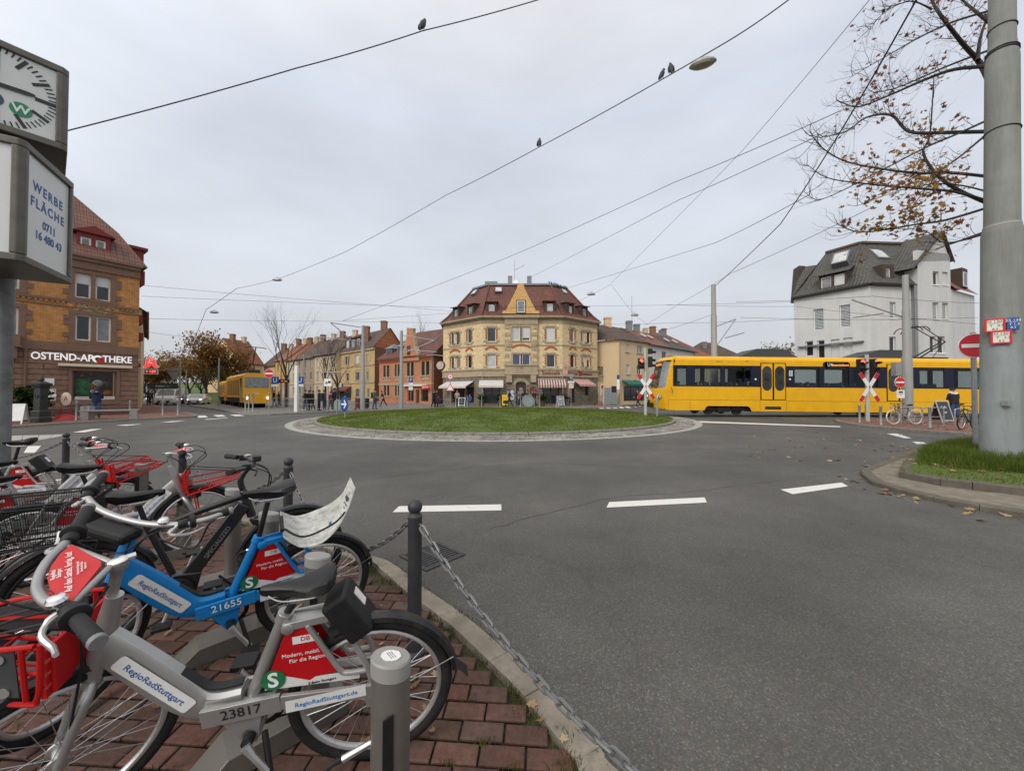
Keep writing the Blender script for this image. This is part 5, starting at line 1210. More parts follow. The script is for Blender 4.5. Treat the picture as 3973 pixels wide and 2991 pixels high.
  if k=='c':
   for i in(4,7):arch(f,(W[i][0],W[i][1],W[i][2],W[i][3]+.42),M_REDBRICK)
   f2=Fac.__new__(Fac);f2.__dict__.update(f.__dict__);f2.M=f.M@Matrix.Translation((0,-.28,0));arch(f2,(W[5][0]+.1,W[6][1]-.1,W[5][2],W[5][3]+.62),M_REDBRICK,rise=.30)
  elif k=='l':arch(f,(W[3][0],W[4][1],W[3][2],W[3][3]+.38),M_REDBRICK);arch(f,(W[5][0],W[5][1],W[5][2],W[5][3]+.42),M_REDBRICK)
  else:arch(f,(W[4][0],W[5][1],W[4][2],W[4][3]+.38),M_REDBRICK);arch(f,(W[3][0],W[3][1],W[3][2],W[3][3]+.42),M_REDBRICK)
  for i,(a,c,d,e)in enumerate(gh):
   e=min(e,3.3)
   if(k,i)==('c',1):
    b=MB();b.box((a,.12,d),(c,.17,e));dr=b.build('door',mat('dark_wood_door',(.035,.022,.017),.5,0,.2,6),root,f.M)
    b=MB();b.box((a+.35,.105,d+1.0),(c-.35,.12,e-.6));b.build('pane',M_PANE_M,dr)
    arch(f,(a,c,d,e-.35),M_SAND,rise=.5,band=.35,y=-.10,name='door_arch')
   else:
    w=window(f,(a,c,d,e),y=.18,sash=2 if c-a>1.6 else 1,pane=M_PANE_D,fm=M_DKWOOD,fw=.09,transom=.8,name='shop_window')
 inv=root.matrix_world.inverted();zt=15.0
 def rp(u,v,Y=None):
  px,py=CF(u,v);return P(px,py,(zt-H)*F/(YH-py)if Y is None else Y)
 T=[rp(447,290),rp(590,246,45.6),rp(1160,244,45.6),rp(1300,280)]
 for q in T:q.z=zt
 e0=.35
 E=[V((L0[0]-.35,L0[1]-.1,EZ)),V((C0[0]-.12,C0[1]-.45,EZ)),V((C1[0]+.12,C1[1]-.45,EZ)),V((R1[0]+.35,R1[1]-.1,EZ))]
 b=MB();T2=[V((-6.5,56,zt)),V((9.5,56,zt))];E2=[V((-10.5,58,EZ)),V((13,58,EZ))]
 for i in range(3):
  A,B_,C_,D_=E[i],E[i+1],T[i+1],T[i];m0,m1=A.lerp(D_,.22)-V((0,0,.22)),B_.lerp(C_,.22)-V((0,0,.22))
  b.poly([A,B_,m1,m0]);b.poly([m0,m1,C_,D_])
 b.poly([E2[0],E[0],T[0],T2[0]]);b.poly([E[3],E2[1],T2[1],T[3]])
 b.build('roof',T_DRED,root,inv)
 b=MB();b.poly([T[0],T[1],T[2],T[3],T2[1],T2[0]]);b.build('flat_roof',M_ZINC,root,inv)
 b=MB()
 for i in range(3):b.bar(T[i]+V((0,0,.06)),T[i+1]+V((0,0,.06)),.5,.22)
 b.build('roof_edge',M_ZINC,root,inv)
 b=MB()
 for i in range(4):b.tube([E[i]-V((0,0,.22))*0+V((0,0,.04)),E[i].lerp(T[i],.22)-V((0,0,.16)),T[i]+V((0,0,.05))],.13,8)
 b.build('hip_tiles',T_DRED,root,inv)
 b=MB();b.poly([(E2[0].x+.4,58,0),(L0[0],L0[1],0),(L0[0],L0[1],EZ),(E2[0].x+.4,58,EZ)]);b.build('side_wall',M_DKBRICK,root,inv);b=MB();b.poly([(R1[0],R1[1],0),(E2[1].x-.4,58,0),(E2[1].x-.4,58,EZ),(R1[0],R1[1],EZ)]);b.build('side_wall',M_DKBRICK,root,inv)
 f=fc;g=lambda u,v:f.px(*CF(u,v));yy=-.30
 o=[g(708,520),g(716,497),g(745,490),g(845,290),g(855,243),g(905,243),g(915,290),g(1018,490),g(1050,497),g(1056,520)];a,c,d,e=f.rect(*CF(848,405),*CF(918,512))
 b=MB();b.prism([(s,yy,max(z,EZ+.1))for s,z in o],(0,.45,0));gb=b.build('gable',brickmat('gable_ochre_brick',(.58,.33,.115),(.66,.41,.165),(.43,.27,.12),.25,.08,.010,.85,.25,(.4,.24,.09),.3),root,f.M)
 b=MB();b.box((a-.1,yy-.03,d-.1),(c+.1,yy-.005,e+.12));b.build('surround',M_DKWOOD,gb)
 f3=Fac.__new__(Fac);f3.__dict__.update(f.__dict__);f3.M=f.M@Matrix.Translation((0,yy-.17,0));window(f3,(a,c,d,e),y=.10,sash=1,pane=M_PANE_M)
 b=MB();s0,z0=g(848,300);s1,z1=g(912,300);b.poly([(o[3][0],yy+.45,o[3][1]),(o[2][0],yy+.45,o[2][1]),(o[2][0],3.2,o[2][1]),((o[3][0]+o[6][0])/2,4.4,o[3][1])]);b.poly([(o[7][0],yy+.45,o[7][1]),(o[6][0],yy+.45,o[6][1]),((o[3][0]+o[6][0])/2,4.4,o[3][1]),(o[7][0],3.2,o[7][1])]);b.build('gable_roof',T_DRED,root,f.M)
 for f,q in((fc,(583,425,637,507)),(fc,(1125,418,1180,500)),(fl,(385,450,418,525)),(fl,(252,478,282,560)),(fr,(1342,440,1372,515)),(fr,(1470,470,1500,545))):
  a,c,d,e=f.rect(*CF(q[0],q[1]),*CF(q[2],q[3]));y0=.25
  b=MB();w=.28
  b.box((a-w,y0,d-.25),(a-.002,y0+2.6,e+.12));b.box((c+.002,y0,d-.25),(c+w,y0+2.6,e+.12));b.box((a-w,y0+.001,e+.12),(c+w,y0+2.6,e+.3));b.box((a-.002,y0+.2,d-.25),(c+.002,y0+.4,d))
  dm=b.build('dormer',M_DKWOOD,root,f.M)
  b=MB();b.poly([(a-w-.18,y0-.25,e+.32),(c+w+.18,y0-.25,e+.32),(c+w+.18,y0+3.2,e+.62),(a-w-.18,y0+3.2,e+.62)]);b.box((a-w-.18,y0-.25,e+.24),(c+w+.18,y0-.2,e+.33));b.build('dormer_roof',M_REDWOOD,dm)
  b=MB();b.poly([(a-w,y0-.32,d-.42),(c+w,y0-.32,d-.42),(c+w,y0+.05,d-.02),(a-w,y0+.05,d-.02)]);b.build('apron',M_REDWOOD,dm)
  window(f,(a,c,d,e),y=y0+.12,sash=1,fw=.08,pane=_wr.choice((M_PANE_M,M_PANE_L)))
 for u,v,ff in((462,330,fl),(677,308,fc),(1275,322,fr)):
  px,py=CF(u,v);Y=44.75 if ff is fc else 46.4;p=P(px,py,Y);b=MB();s=.42
  n=V((0,-.8,.6))if ff is fc else(V((-.55,-.55,.62))if ff is fl else V((.5,-.6,.62)));x_=V((0,0,1)).cross(n).normalized();y_=n.cross(x_)
  M=inv@frame(p+n*.25,x_,y=y_);b.box((-s,-s,-.6),(s,s,.02));o_=b.build('roof_light',M_ZINC,root,M);b=MB();b.box((-s+.08,-s+.08,.021),(s-.08,s-.08,.03));b.build('pane',M_PANE_L,o_)
 for u,v0,v1 in((783,178,250),(960,178,250)):
  p=P(*CF(u,v0),47.5);q=P(*CF(u+20,v0),47.5);w=(q-p).x*2;b=MB();b.box((p.x-w/2,47,14.6),(p.x+w/2,48,p.z));b.build('chimney',M_ZINC,root,inv)
 p=P(*CF(609,226),47);b=MB();b.box((p.x-.8,46.6,14.9),(p.x+.8,47.4,p.z));b.build('roof_hatch',M_ZINC,root,inv)
 p=P(*CF(825,20),47.2);b=MB();b.tube([(p.x,p.y,15),tuple(p)],.035,6);b.tube([(p.x-.1,p.y,p.z-1.4),(p.x+1.3,p.y,p.z-.65)],.02,5)
 for k in range(6):x=p.x+.2+k*.2;b.tube([(x,p.y-.3,p.z-1.26+k*.105),(x,p.y+.3,p.z-1.26+k*.105)],.012,4)
 ae=b.build('aerial',M_STEEL,root,inv);b=MB();b.lathe([(.02,.0),(.25,.06),(.38,.14),(.36,.15),(.2,.08)],(p.x+.1,p.y-.3,15.7),(-.3,-1,.3),18);b.build('satellite_dish',M_WHITE,ae)
 wa=mat('white_awning_canvas',(.52,.48,.45),.8,0,.06,2);st=stripes('striped_awning_canvas',(.50,.42,.36),(.17,.045,.045),.30);st2=stripes('pink_striped_canvas',(.58,.42,.36),(.34,.11,.10),.24)
 def aw(f,u0,u1,v0,v1,m,proj,val,dn=0):
  a,_=f.px(*CF(u0,v0));c,z=f.px(*CF(u1,v0));pz=f.px(*CF(u1,v1))[1];return awning(root,f.M@Matrix.Translation((0,-.12,0)),a,c,z,proj,.62,m,val)
 aw(fl,205,455,1138,1195,wa,1.3,.22);a2=aw(fc,500,722,1132,1195,wa,.9,.22);aw(fc,1040,1300,1126,1195,st,.9,.30);aw(fr,1345,1500,1126,1180,st2,1.2,.22)
 fc_=fc;s,z=fc_.px(*CF(1158,1047));text('Stehcafé',.62,(s,-.112,3.80),(1,0,0),(0,0,1),mat('sign_letters_red',(.17,.022,.02),.5),root,ext=.02).matrix_local=fc_.M@frame((s,-.125,3.80),(1,0,0),y=(0,0,1))
 for str_,u in(('Bäckerei',1352),('Konditorei',1482)):
  s,z=fr.px(*CF(u,1050));text(str_,.50 if u<1400 else.46,(0,0,0),(1,0,0),(0,0,1),MATS['sign_letters_red'],root,ext=.02).matrix_local=fr.M@frame((s,-.125,3.80),(1,0,0),y=(0,0,1))
 s,z=fr.px(*CF(1424,1050));b=MB()
 b.prism([(s+.55*x,-.14,3.78+.55*y)for x,y in((0,-.8),(.35,-.45),(.62,.0),(.7,.45),(.45,.75),(.25,.45),(.08,.2),(-.1,.55),(-.35,.8),(-.62,.62),(-.6,.2),(-.35,.1),(-.5,-.25),(-.25,-.5))][::-1],(0,.03,0));b.build('emblem',mat('emblem_red',(.30,.025,.02),.5),root,fr.M)
 s,z=fc.px(*CF(1005,1225));b=MB();a,c,d,e=fc.rect(*CF(968,1188),*CF(1044,1268));b.box((a,-.09,d),(c,-.05,e));ps=b.build('bakery_poster',mat('poster_burgundy',(.12,.02,.025),.45,0,.5,1.5,dirt=(.55,.42,.32),dirt_amt=.9,dscale=.9),root,fc.M)
 for u,v0,v1,w_,cc in((785,1225,1312,34,'poster_a'),):
  a,c,d,e=fc.rect(*CF(u-w_,v0),*CF(u+w_,v1));b=MB();b.box((a,-.12,d),(c,-.05,e));b.build('poster_board',mat('poster_pale_blue',(.36,.48,.55),.5,0,.6,2.5,dirt=(.5,.1,.15),dirt_amt=.7,dscale=1.4),root,fc.M)
 fa=Fac((R1[0]+.05,R1[1]+.3),(R1[0]+3.2,R1[1]+2.3),root)
 wall(fa,M_YBRICK,0,fa.L,0,3.6,name='annex',back=3);boxes(fa,[(-.05,fa.L+.1,-.12,2,3.6,3.8),(.1,fa.L-.1,-.06,0,3.0,3.5)],M_SAND,'annex_cornice')
 b=MB();b.box((0,-.05,4.75),(fa.L,0,4.82))
 for k in range(22):x=fa.L*k/21;b.box((x-.015,-.04,3.8),(x+.015,-.01,4.75))
 b.build('balcony_railing',M_DARK,root,fa.M);b=MB();b.box((.5,-.06,.5),(1.9,0,2.6));bb=b.build('notice_case',M_WHITE,root,fa.M);b=MB();b.box((.6,-.07,2.05),(1.8,-.061,2.5));b.build('notice_head',M_SIGNRED,bb);b=MB();b.box((.6,-.07,.7),(1.8,-.061,2.0));b.build('notice_sheet',mat('notice_paper',(.40,.50,.55),.6,0,.5,4),bb)
 return root,fl,fc,fr
CAFE=cafe()
def house(label,A,B,EZ,depth,wm,rm,wins,sides=(None,None),roof='ridge',rz=3.5,trims=M_SAND,name='house',group=None,extra=None,px=None,over=.35,band=(),fm=None,sill=True,sash=2,cat='building',grid=None):
 mid=(V((*A,0))+V((*B,0)))/2;root=thing(name,label,cat,mid,group=group);f=Fac(A,B,root)
 W=[f.rect(*w[:4])for w in wins]
 if grid:W+=[(f.L*(i+.5)/grid[0]-.55,f.L*(i+.5)/grid[0]+.55,z,z+1.65)for i in range(grid[0])for z in grid[1]]
 ok=[(a,c,d,e)for a,c,d,e in W if a>.05 and c<f.L-.05 and e<EZ-.05]
 wall(f,wm,0,f.L,0,EZ,ok)
 for r in ok:window(f,r,sash=sash,sill=trims if sill else None,fm=fm)
 if trims is not None:
  L=[(0,f.L,-.10,0,z,z+.16)for z in band]+[(-.05,f.L+.05,-.18,.1,EZ-.28,EZ-.08)]
  boxes(f,L,trims,'stone_bands')
 b=MB()
 for i,s in enumerate((0,f.L)):
  pts=[(s,0,0),(s,depth,0),(s,depth,EZ)]+([(s,depth/2,EZ+rz)]if roof=='ridge' else[])+[(s,0,EZ)]
  b.poly(pts if i else pts[::-1])
 b.build('side_wall',sides[0]or wm,root,f.M)
 o=over;y0,zz=-o,EZ-o*rz/(depth/2)*.6;b=MB();sl=rz/(depth/2)
 if roof=='ridge':
  b.poly([(-.15,-o,EZ-o*sl*.4),(f.L+.15,-o,EZ-o*sl*.4),(f.L+.15,depth/2,EZ+rz),(-.15,depth/2,EZ+rz)]);b.poly([(f.L+.15,depth+o,EZ-.1),(-.15,depth+o,EZ-.1),(-.15,depth/2,EZ+rz),(f.L+.15,depth/2,EZ+rz)])
  b.box((-.15,-o-.02,EZ-o*sl*.4-.12),(f.L+.15,-o+.05,EZ-o*sl*.4+.0))
 else:
  h=min(depth/2,f.L/2-.3);q=[(-o,-o,EZ),(f.L+o,-o,EZ),(f.L+o,depth+o,EZ),(-o,depth+o,EZ)];r0,r1=(h*.9,depth/2,EZ+rz),(f.L-h*.9,depth/2,EZ+rz)
  b.poly([q[0],q[1],r1,r0]);b.poly([q[1],q[2],r1]);b.poly([q[2],q[3],r0,r1]);b.poly([q[3],q[0],r0]);b.box((-o,-o-.02,EZ-.12),(f.L+o,-o+.05,EZ+.01))
 b.build('roof',rm,root,f.M);b=MB();b.tube([(-.02,-o-.05,EZ-.10),(f.L+.02,-o-.05,EZ-.10)],.07,6);b.build('gutter',M_ZINC,root,f.M)
 if extra:extra(root,f)
 return root,f
Z8=lambda u,v:(1200+u*.3003,1200+v*.3003)
def zr(Z,*q):return(*Z(q[0],q[1]),*Z(q[2],q[3]))
def yellow_house():
 wins=[zr(Z8,*q)for q in((385,640,405,735),(460,610,512,715),(590,592,642,705),(735,578,764,690),(385,838,408,935),(472,825,515,930),(595,815,645,922),(738,805,768,918),(595,1028,645,1135),(748,1025,780,1140))]
 def ex(root,f):
  a,c,d,e=f.rect(*zr(Z8,335,1060,540,1190));b=MB();b.box((a,-.05,.2),(c,.0,e));s=b.build('shop_window',M_PANE_D,root,f.M);awning(root,f.M,a-.3,c+.2,e+.9,1.0,.5,mat('maroon_awning',(.16,.045,.04),.8),.35,vm=None)
  a,c,d,e=f.rect(*zr(Z8,378,955,436,1005));b=MB();b.box((a,-.35,d),(c,-.25,e));s=b.build('shop_sign',mat('sign_pale_green',(.50,.58,.52),.5),root,f.M);text('FRISEUR',.30,((a+c)/2,-.36,(d+e)/2),(1,0,0),(0,0,1),mat('sign_dark_green',(.03,.12,.08),.5),s)
  a,c,d,e=f.rect(*zr(Z8,425,420,640,520));b=MB();b.box((a,.6,f_EZ+.3),(c,3.5,f_EZ+2.3));b.box((a-.2,.4,f_EZ+2.3),(c+.2,4.5,f_EZ+2.5));dm=b.build('dormer',M_DKWOOD,root,f.M)
  for k in range(3):x=a+(c-a)*(.12+.32*k);w=window(f,(x,x+1.0,f_EZ+.7,f_EZ+2.0),y=.50,sash=1)
  for u,v0,v1,dd in((738,220,290,2.2),(967,152,240,4.0)):
   p=P(*Z8(u,v0),64+dd);chimney(root,p.x,p.y,EZ,p.z,1.0,.9)
 f_EZ=EZ=9.4
 mid=thing('house','yellow brick house with brown roof, orange tiled gable side and two brick chimneys','building',(-29,66,0));root=mid
 A,B=(-34.5,71.9),(-23.3,62.0);f=Fac(A,B,root);W=[f.rect(*w)for w in wins]
 wall(f,M_YEL2,0,f.L,0,EZ,W)
 for r in W:window(f,r,sash=2,sill=M_SAND)
 boxes(f,[(0,f.L,-.10,0,z,z+.18)for z in(3.2,6.25)]+[(0,f.L,-.25,.1,EZ-.5,EZ-.1)],M_SAND,'stone_bands')
 for r in W[4:8]:arch(f,(r[0],r[1],r[2],r[3]+.1),M_SAND,rise=.25,band=.25)
 inv=root.matrix_world.inverted();D=V((.33,.944,0));B3=V((*B,0));back=B3+D*8.4;mid_=B3+D*4.0;AZ=13.2;lf=(V((*A,0))-B3).normalized()
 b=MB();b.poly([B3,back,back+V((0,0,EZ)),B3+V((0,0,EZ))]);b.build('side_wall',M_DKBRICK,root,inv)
 b=MB();b.poly([B3+V((0,0,EZ))-D*.4,back+V((0,0,EZ))+D*.4,mid_+V((0,0,AZ))]);b.build('tile_hung_gable',T_ORANGE,root,inv)
 Lf=V((*A,0))-B3;b=MB();b.poly([V((*A,EZ-.1))-D*.4,B3+V((0,0,EZ-.1))-D*.4-lf*.2,mid_+V((0,0,AZ))-lf*.25,mid_+Lf+V((0,0,AZ))]);b.poly([back+V((0,0,EZ))+D*.4-lf*.2,back+Lf+V((0,0,EZ)),mid_+Lf+V((0,0,AZ)),mid_+V((0,0,AZ))-lf*.2]);b.build('roof',T_BROWN,root,inv)
 ex(root,f)
yellow_house()
def orange_house():
 EZ=6.5;A,B=(-19.9,54.8),(-10.3,48.0)
 root=thing('house','salmon brick house with a curved stone edged gable and grey zinc dormers','building',(-15,51.5,0));f=Fac(A,B,root)
 wins=[(958,725,1035,875),(1105,712,1168,868),(1262,690,1350,862),(1450,672,1552,850),(965,972,1035,1115),(1108,968,1168,1118)]
 W=[f.rect(*zr(Z8,*q))for q in wins];S=[f.rect(*zr(Z8,*q))for q in((1270,1035,1350,1190),(1375,1040,1420,1230),(1442,1035,1538,1195))]
 wall(f,M_PINKBRICK,0,f.L,0,EZ,W+[(a,c,max(d,.1),e)for a,c,d,e in S])
 dkf=mat('dark_brown_window_frame',(.05,.03,.022),.5)
 b=MB()
 for r in W:
  window(f,r,sash=2,fm=dkf,fw=.11,pane=M_PANE_D);a,c,d,e=r
  b.box((a-.2,-.09,d-.18),(c+.2,.03,d-.004));b.box(((a+c)/2-.1,-.03,d),((a+c)/2+.1,.1,e))
  z=d
  while z<e:b.box((a-.22,-.035,z),(a-.004,.02,z+.17));b.box((c+.004,-.035,z),(c+.22,.02,z+.17));z+=.36
 for(a,c,d,e)in W[:4]:b.prism([(a-.15,-.04,d-.62),(c+.15,-.04,d-.62),((a+c)/2+.35,-.04,d-.25),((a+c)/2-.35,-.04,d-.25)],(0,.05,0))
 b.box((-.03,-.08,2.62),(f.L+.03,0,2.95));b.box((-.05,-.25,EZ-.15),(f.L+.05,.1,EZ));b.build('stone_dressings',M_SAND,root,f.M)
 b=MB()
 for k in range(60):x=f.L*(k+.2)/60;b.box((x,-.12,EZ-.55),(x+.09,.0,EZ-.2))
 b.box((0,-.05,EZ-.66),(f.L,0,EZ-.56));b.build('brick_corbels',M_REDBRICK,root,f.M)
 for i,(a,c,d,e)in enumerate(S):window(f,(a,c,max(d,.1),e),y=.15,sash=1,pane=M_PANE_D if i!=1 else M_SHOPD,fm=mat('terracotta_paint',(.42,.16,.09),.7),name='door' if i==1 else 'shop_window')
 a,c,d,e=f.rect(*zr(Z8,1232,975,1540,992));b=MB();b.box((a,-.45,d),(c,-.08,e));b.build('awning_cassette',M_WHITE,root,f.M)
 a,c,d,e=f.rect(*zr(Z8,1492,978,1575,1025));b=MB();b.box((a,-.50,d),(c,-.46,e));s=b.build('shop_sign',mat('orange_red_sign',(.62,.07,.03),.5),root,f.M);text('LaDonna',.34,((a+c)/2,-.505,(d+e)/2),(1,0,0),(0,0,1),M_TXTWHITE,s)
 g=lambda u,v:f.px(*Z8(u,v))
 out=[(1215,600),(1228,520),(1250,480),(1255,420),(1268,350),(1275,290),(1272,245),(1355,245),(1352,290),(1362,350),(1378,430),(1388,490),(1415,530),(1428,585)]
 pl=[g(*q)for q in out];z0=EZ-.6;pl=[(pl[0][0],z0)]+pl+[(pl[-1][0],z0)]
 b=MB();b.prism([(s,-.22,z)for s,z in pl][::-1],(0,.5,0));b.build('gable',M_SAND,root,f.M)
 cx=sum(p[0]for p in pl)/len(pl);b=MB();b.prism([(cx+(s-cx)*.74,-.25,z if z>z0+.1 and z<11.2 else min(z,11.0))for s,z in pl if z<11.4][::-1],(0,.06,0));gf=b.build('gable_brick_field',M_PINKBRICK,root,f.M)
 r=f.rect(*zr(Z8,1285,475,1325,590));f3=Fac.__new__(Fac);f3.__dict__.update(f.__dict__);f3.M=f.M@Matrix.Translation((0,-.40,0));window(f3,r,y=.10,sash=1,fm=dkf,pane=M_PANE_D,fw=.1)
 inv=root.matrix_world.inverted();x,y=f.x,f.y;w=lambda s,d,z:f.A+f.x*s+f.y*d+V((0,0,z));RZ=11.0
 b=MB();b.poly([w(-.3,-.4,EZ),w(f.L+.3,-.4,EZ),w(f.L-.2,5.0,RZ),w(2.6,5.0,RZ)]);b.poly([w(-.3,-.4,EZ),w(2.6,5,RZ),w(-.3,10,EZ)]);b.poly([w(f.L+.3,-.4,EZ),w(f.L+.3,10,EZ),w(f.L-.2,5,RZ)]);b.build('roof',T_DRED,root,inv)
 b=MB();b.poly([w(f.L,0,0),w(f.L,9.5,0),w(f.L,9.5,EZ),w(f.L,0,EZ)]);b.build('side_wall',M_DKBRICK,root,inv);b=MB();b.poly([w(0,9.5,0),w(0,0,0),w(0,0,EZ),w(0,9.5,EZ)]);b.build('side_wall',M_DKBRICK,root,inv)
 for q in((965,520,1015,615),(1110,495,1160,600)):
  a,c,d,e=f.rect(*zr(Z8,*q));b=MB();b.box((a-.2,.5,EZ),(c+.2,2.6,e+.15));dm=b.build('dormer',M_ZINC,root,f.M)
  b=MB();m_=((a+c)/2,1.5,e+1.0);q4=[(a-.4,.3,e+.15),(c+.4,.3,e+.15),(c+.4,3,e+.15),(a-.4,3,e+.15)]
  for k in range(4):b.poly([q4[k],q4[(k+1)%4],m_])
  b.build('dormer_roof',M_ZINC,dm);window(f,(a,c,d+.15,e),y=.44,sash=2,fm=M_ZINC,pane=M_PANE_D)
 p=w(f.L-2.6,2.6,EZ+2.5);b=MB();n=(f.x.cross(w(0,5,RZ)-w(0,-.4,EZ))).normalized();sl=(w(0,5,RZ)-w(0,-.4,EZ)).normalized();b.box((-.45,-.6,-.1),(.45,.6,.06));b.build('roof_light',M_PANE_D,root,inv@frame(p,f.x,y=sl))
 b=MB();b.tube([w(f.L-.15,-.12,.1),w(f.L-.15,-.12,EZ-.2)],.06,6);b.build('downpipe',M_ZINC,root,inv)
orange_house()
ZC=lambda u,v:(2200+u*.3604,1100+v*.3604)
def right_row():
 EZ=8.15;A,B,C=(10.9,46.5),(13.35,45.4),(18.4,49.2)
 root=thing('house','cream rendered house with brown roof and green shop awning beside the corner house','building',(14.5,48,0))
 f0=Fac((10.2,47.2),B,root);f=Fac(B,C,root)
 wall(f0,M_CREAM,0,f0.L,0,EZ,name='side_wall')
 W=[f.rect(*zr(ZC,*q))for q in((632,652,668,738),(752,668,815,752),(637,873,672,975),(752,880,800,980))];S=f.rect(*zr(ZC,610,1110,860,1290))
 wall(f,M_CREAM,0,f.L,0,EZ,W+[(S[0],min(S[1],f.L-.2),.5,S[3])])
 for i,r in enumerate(W):window(f,r,sash=1 if i%2==0 else 2,sill=M_SAND)
 window(f,(S[0],min(S[1],f.L-.2),.5,S[3]),y=.15,sash=3,pane=M_PANE_D,fm=M_DKWOOD,name='shop_window')
 awning(root,f.M,S[0]-.4,f.L-.1,S[3]+.75,1.1,.45,mat('green_awning',(.01,.13,.10),.7),.2)
 s,z=f.px(*ZC(745,1062));s_=text('Blumen',.7,(0,0,0),(1,0,0),(0,0,1),mat('sign_dark_green2',(.02,.06,.035),.5),root,ext=.02);s_.matrix_local=f.M@frame((s+.5,-.06,z),(1,0,0),y=(0,0,1))
 inv=root.matrix_world.inverted();w=lambda s,d,z:f.A+f.x*s+f.y*d+V((0,0,z));RZ=10.9
 b=MB();b.poly([w(-.3,-.35,EZ),w(f.L+.1,-.35,EZ),w(f.L+.1,4.5,RZ),w(2.3,4.5,RZ)]);b.poly([w(-.3,-.35,EZ),w(2.3,4.5,RZ),V((9.6,50.8,RZ)),V((9.9,46.9,EZ))]);b.build('roof',T_BROWN,root,inv)
 b=MB();b.tube([tuple(f.A+V((0,-.06,.2))),tuple(f.A+V((0,-.06,EZ)))],.06,6);b.build('downpipe',M_SAND,root,inv)
 p=P(*ZC(437,365),51);chimney(root,p.x,p.y,9.5,p.z,.9,.8,M_CREAM)
 p=P(*ZC(697,135),55);b=MB();b.tube([(p.x,p.y,9),tuple(p)],.04,5)
 for k in range(3):b.tube([(p.x-.05,p.y,p.z-7-k*.45),(p.x+.9,p.y,p.z-7-k*.45)],.025,4)
 b.build('aerial',M_STEEL,root,inv)
 P0=V((18.4,49.2));d=(V((29.6,58.9))-P0).normalized();segs=((0.08,6.2,M_OFFW,T_RED,'white rendered row house with rust red roof, next to the cream house'),(6.3,14.8,M_OFFW,T_BROWN,'white rendered row house with brown roof at the end of the row'))
 for i,(a,c,wm,rm,lab)in enumerate(segs):
  A_,B_=P0+d*a,P0+d*c;L=c-a
  def ex(root,f):
   for s in((.3,.35),(.62,.35)):
    pp=(f.L*s[0],1.8,EZ+1.55);b=MB();b.box((-.3,-.5,-.05),(.3,.5,.06));sl=V((0,4.2,2.75)).normalized();b.build('roof_light',M_PANE_L,root,f.M@frame(pp,(1,0,0),y=sl))
   q=f.A+f.x*(f.L*.25)+f.y*3.9;chimney(root,q.x,q.y,9.6,12.0,.8,.7,M_ZINC if i==0 else M_BRICKCH);q=f.A+f.x*(f.L*.7)+f.y*4.3;chimney(root,q.x,q.y,10,11.9,.8,.7,M_ZINC)
  root,f=house(lab,tuple(A_),tuple(B_),EZ,8.6,wm,rm,[zr(ZC,*q)for q in(((875,712,930,905),(1020,730,1070,900),(1092,740,1140,900))if i==0 else((1330,750,1380,900),))],rz=2.75,trims=None,extra=ex,sill=False,sash=1)
right_row()
ZT=lambda u,v:(2450+u*.3617,1200+v*.3617)
def hip(label,cx,Y,w,d,EZ,rz,wm,rm,chs=(),wins=(),rot=0.0):
 x=V((cos(rot),sin(rot)));c=V((cx,Y));A,B=c-x*w/2,c+x*w/2
 def ex(root,f):
  for u,dd,z,m in chs:q=f.A+f.x*(f.L*u)+f.y*dd;chimney(root,q.x,q.y,EZ+.5,z,.8,.8,m)
 return house(label,tuple(A),tuple(B),EZ,d,wm,rm,wins,roof='hip',rz=rz,extra=ex,over=.7)
hip('beige house with broad red hipped roof and green shutters behind the tram',30.5,66,14,12,8.0,5.3,M_BEIGE,T_RED,((.18,4,13.6,M_BEIGE),(.62,6,14.2,M_BRICKCH)),[zr(ZT,780,420,830,500)],radians(20))
hip('house with dark brown pyramid roof and slim chimneys behind the catenary mast',43.5,74,13,11,7.5,4.9,M_BEIGE,T_BROWN,((.35,4,12.3,M_ZINC),(.52,5,11.8,M_BRICKCH)),(),radians(12))
hip('distant house with brown hipped roof and two red chimneys over the tram roof',55,84,15,11,6.6,4.2,M_OFFW,T_BROWN,((.7,4,11.2,M_BRICKCH),(.95,4,11.2,M_BRICKCH)))
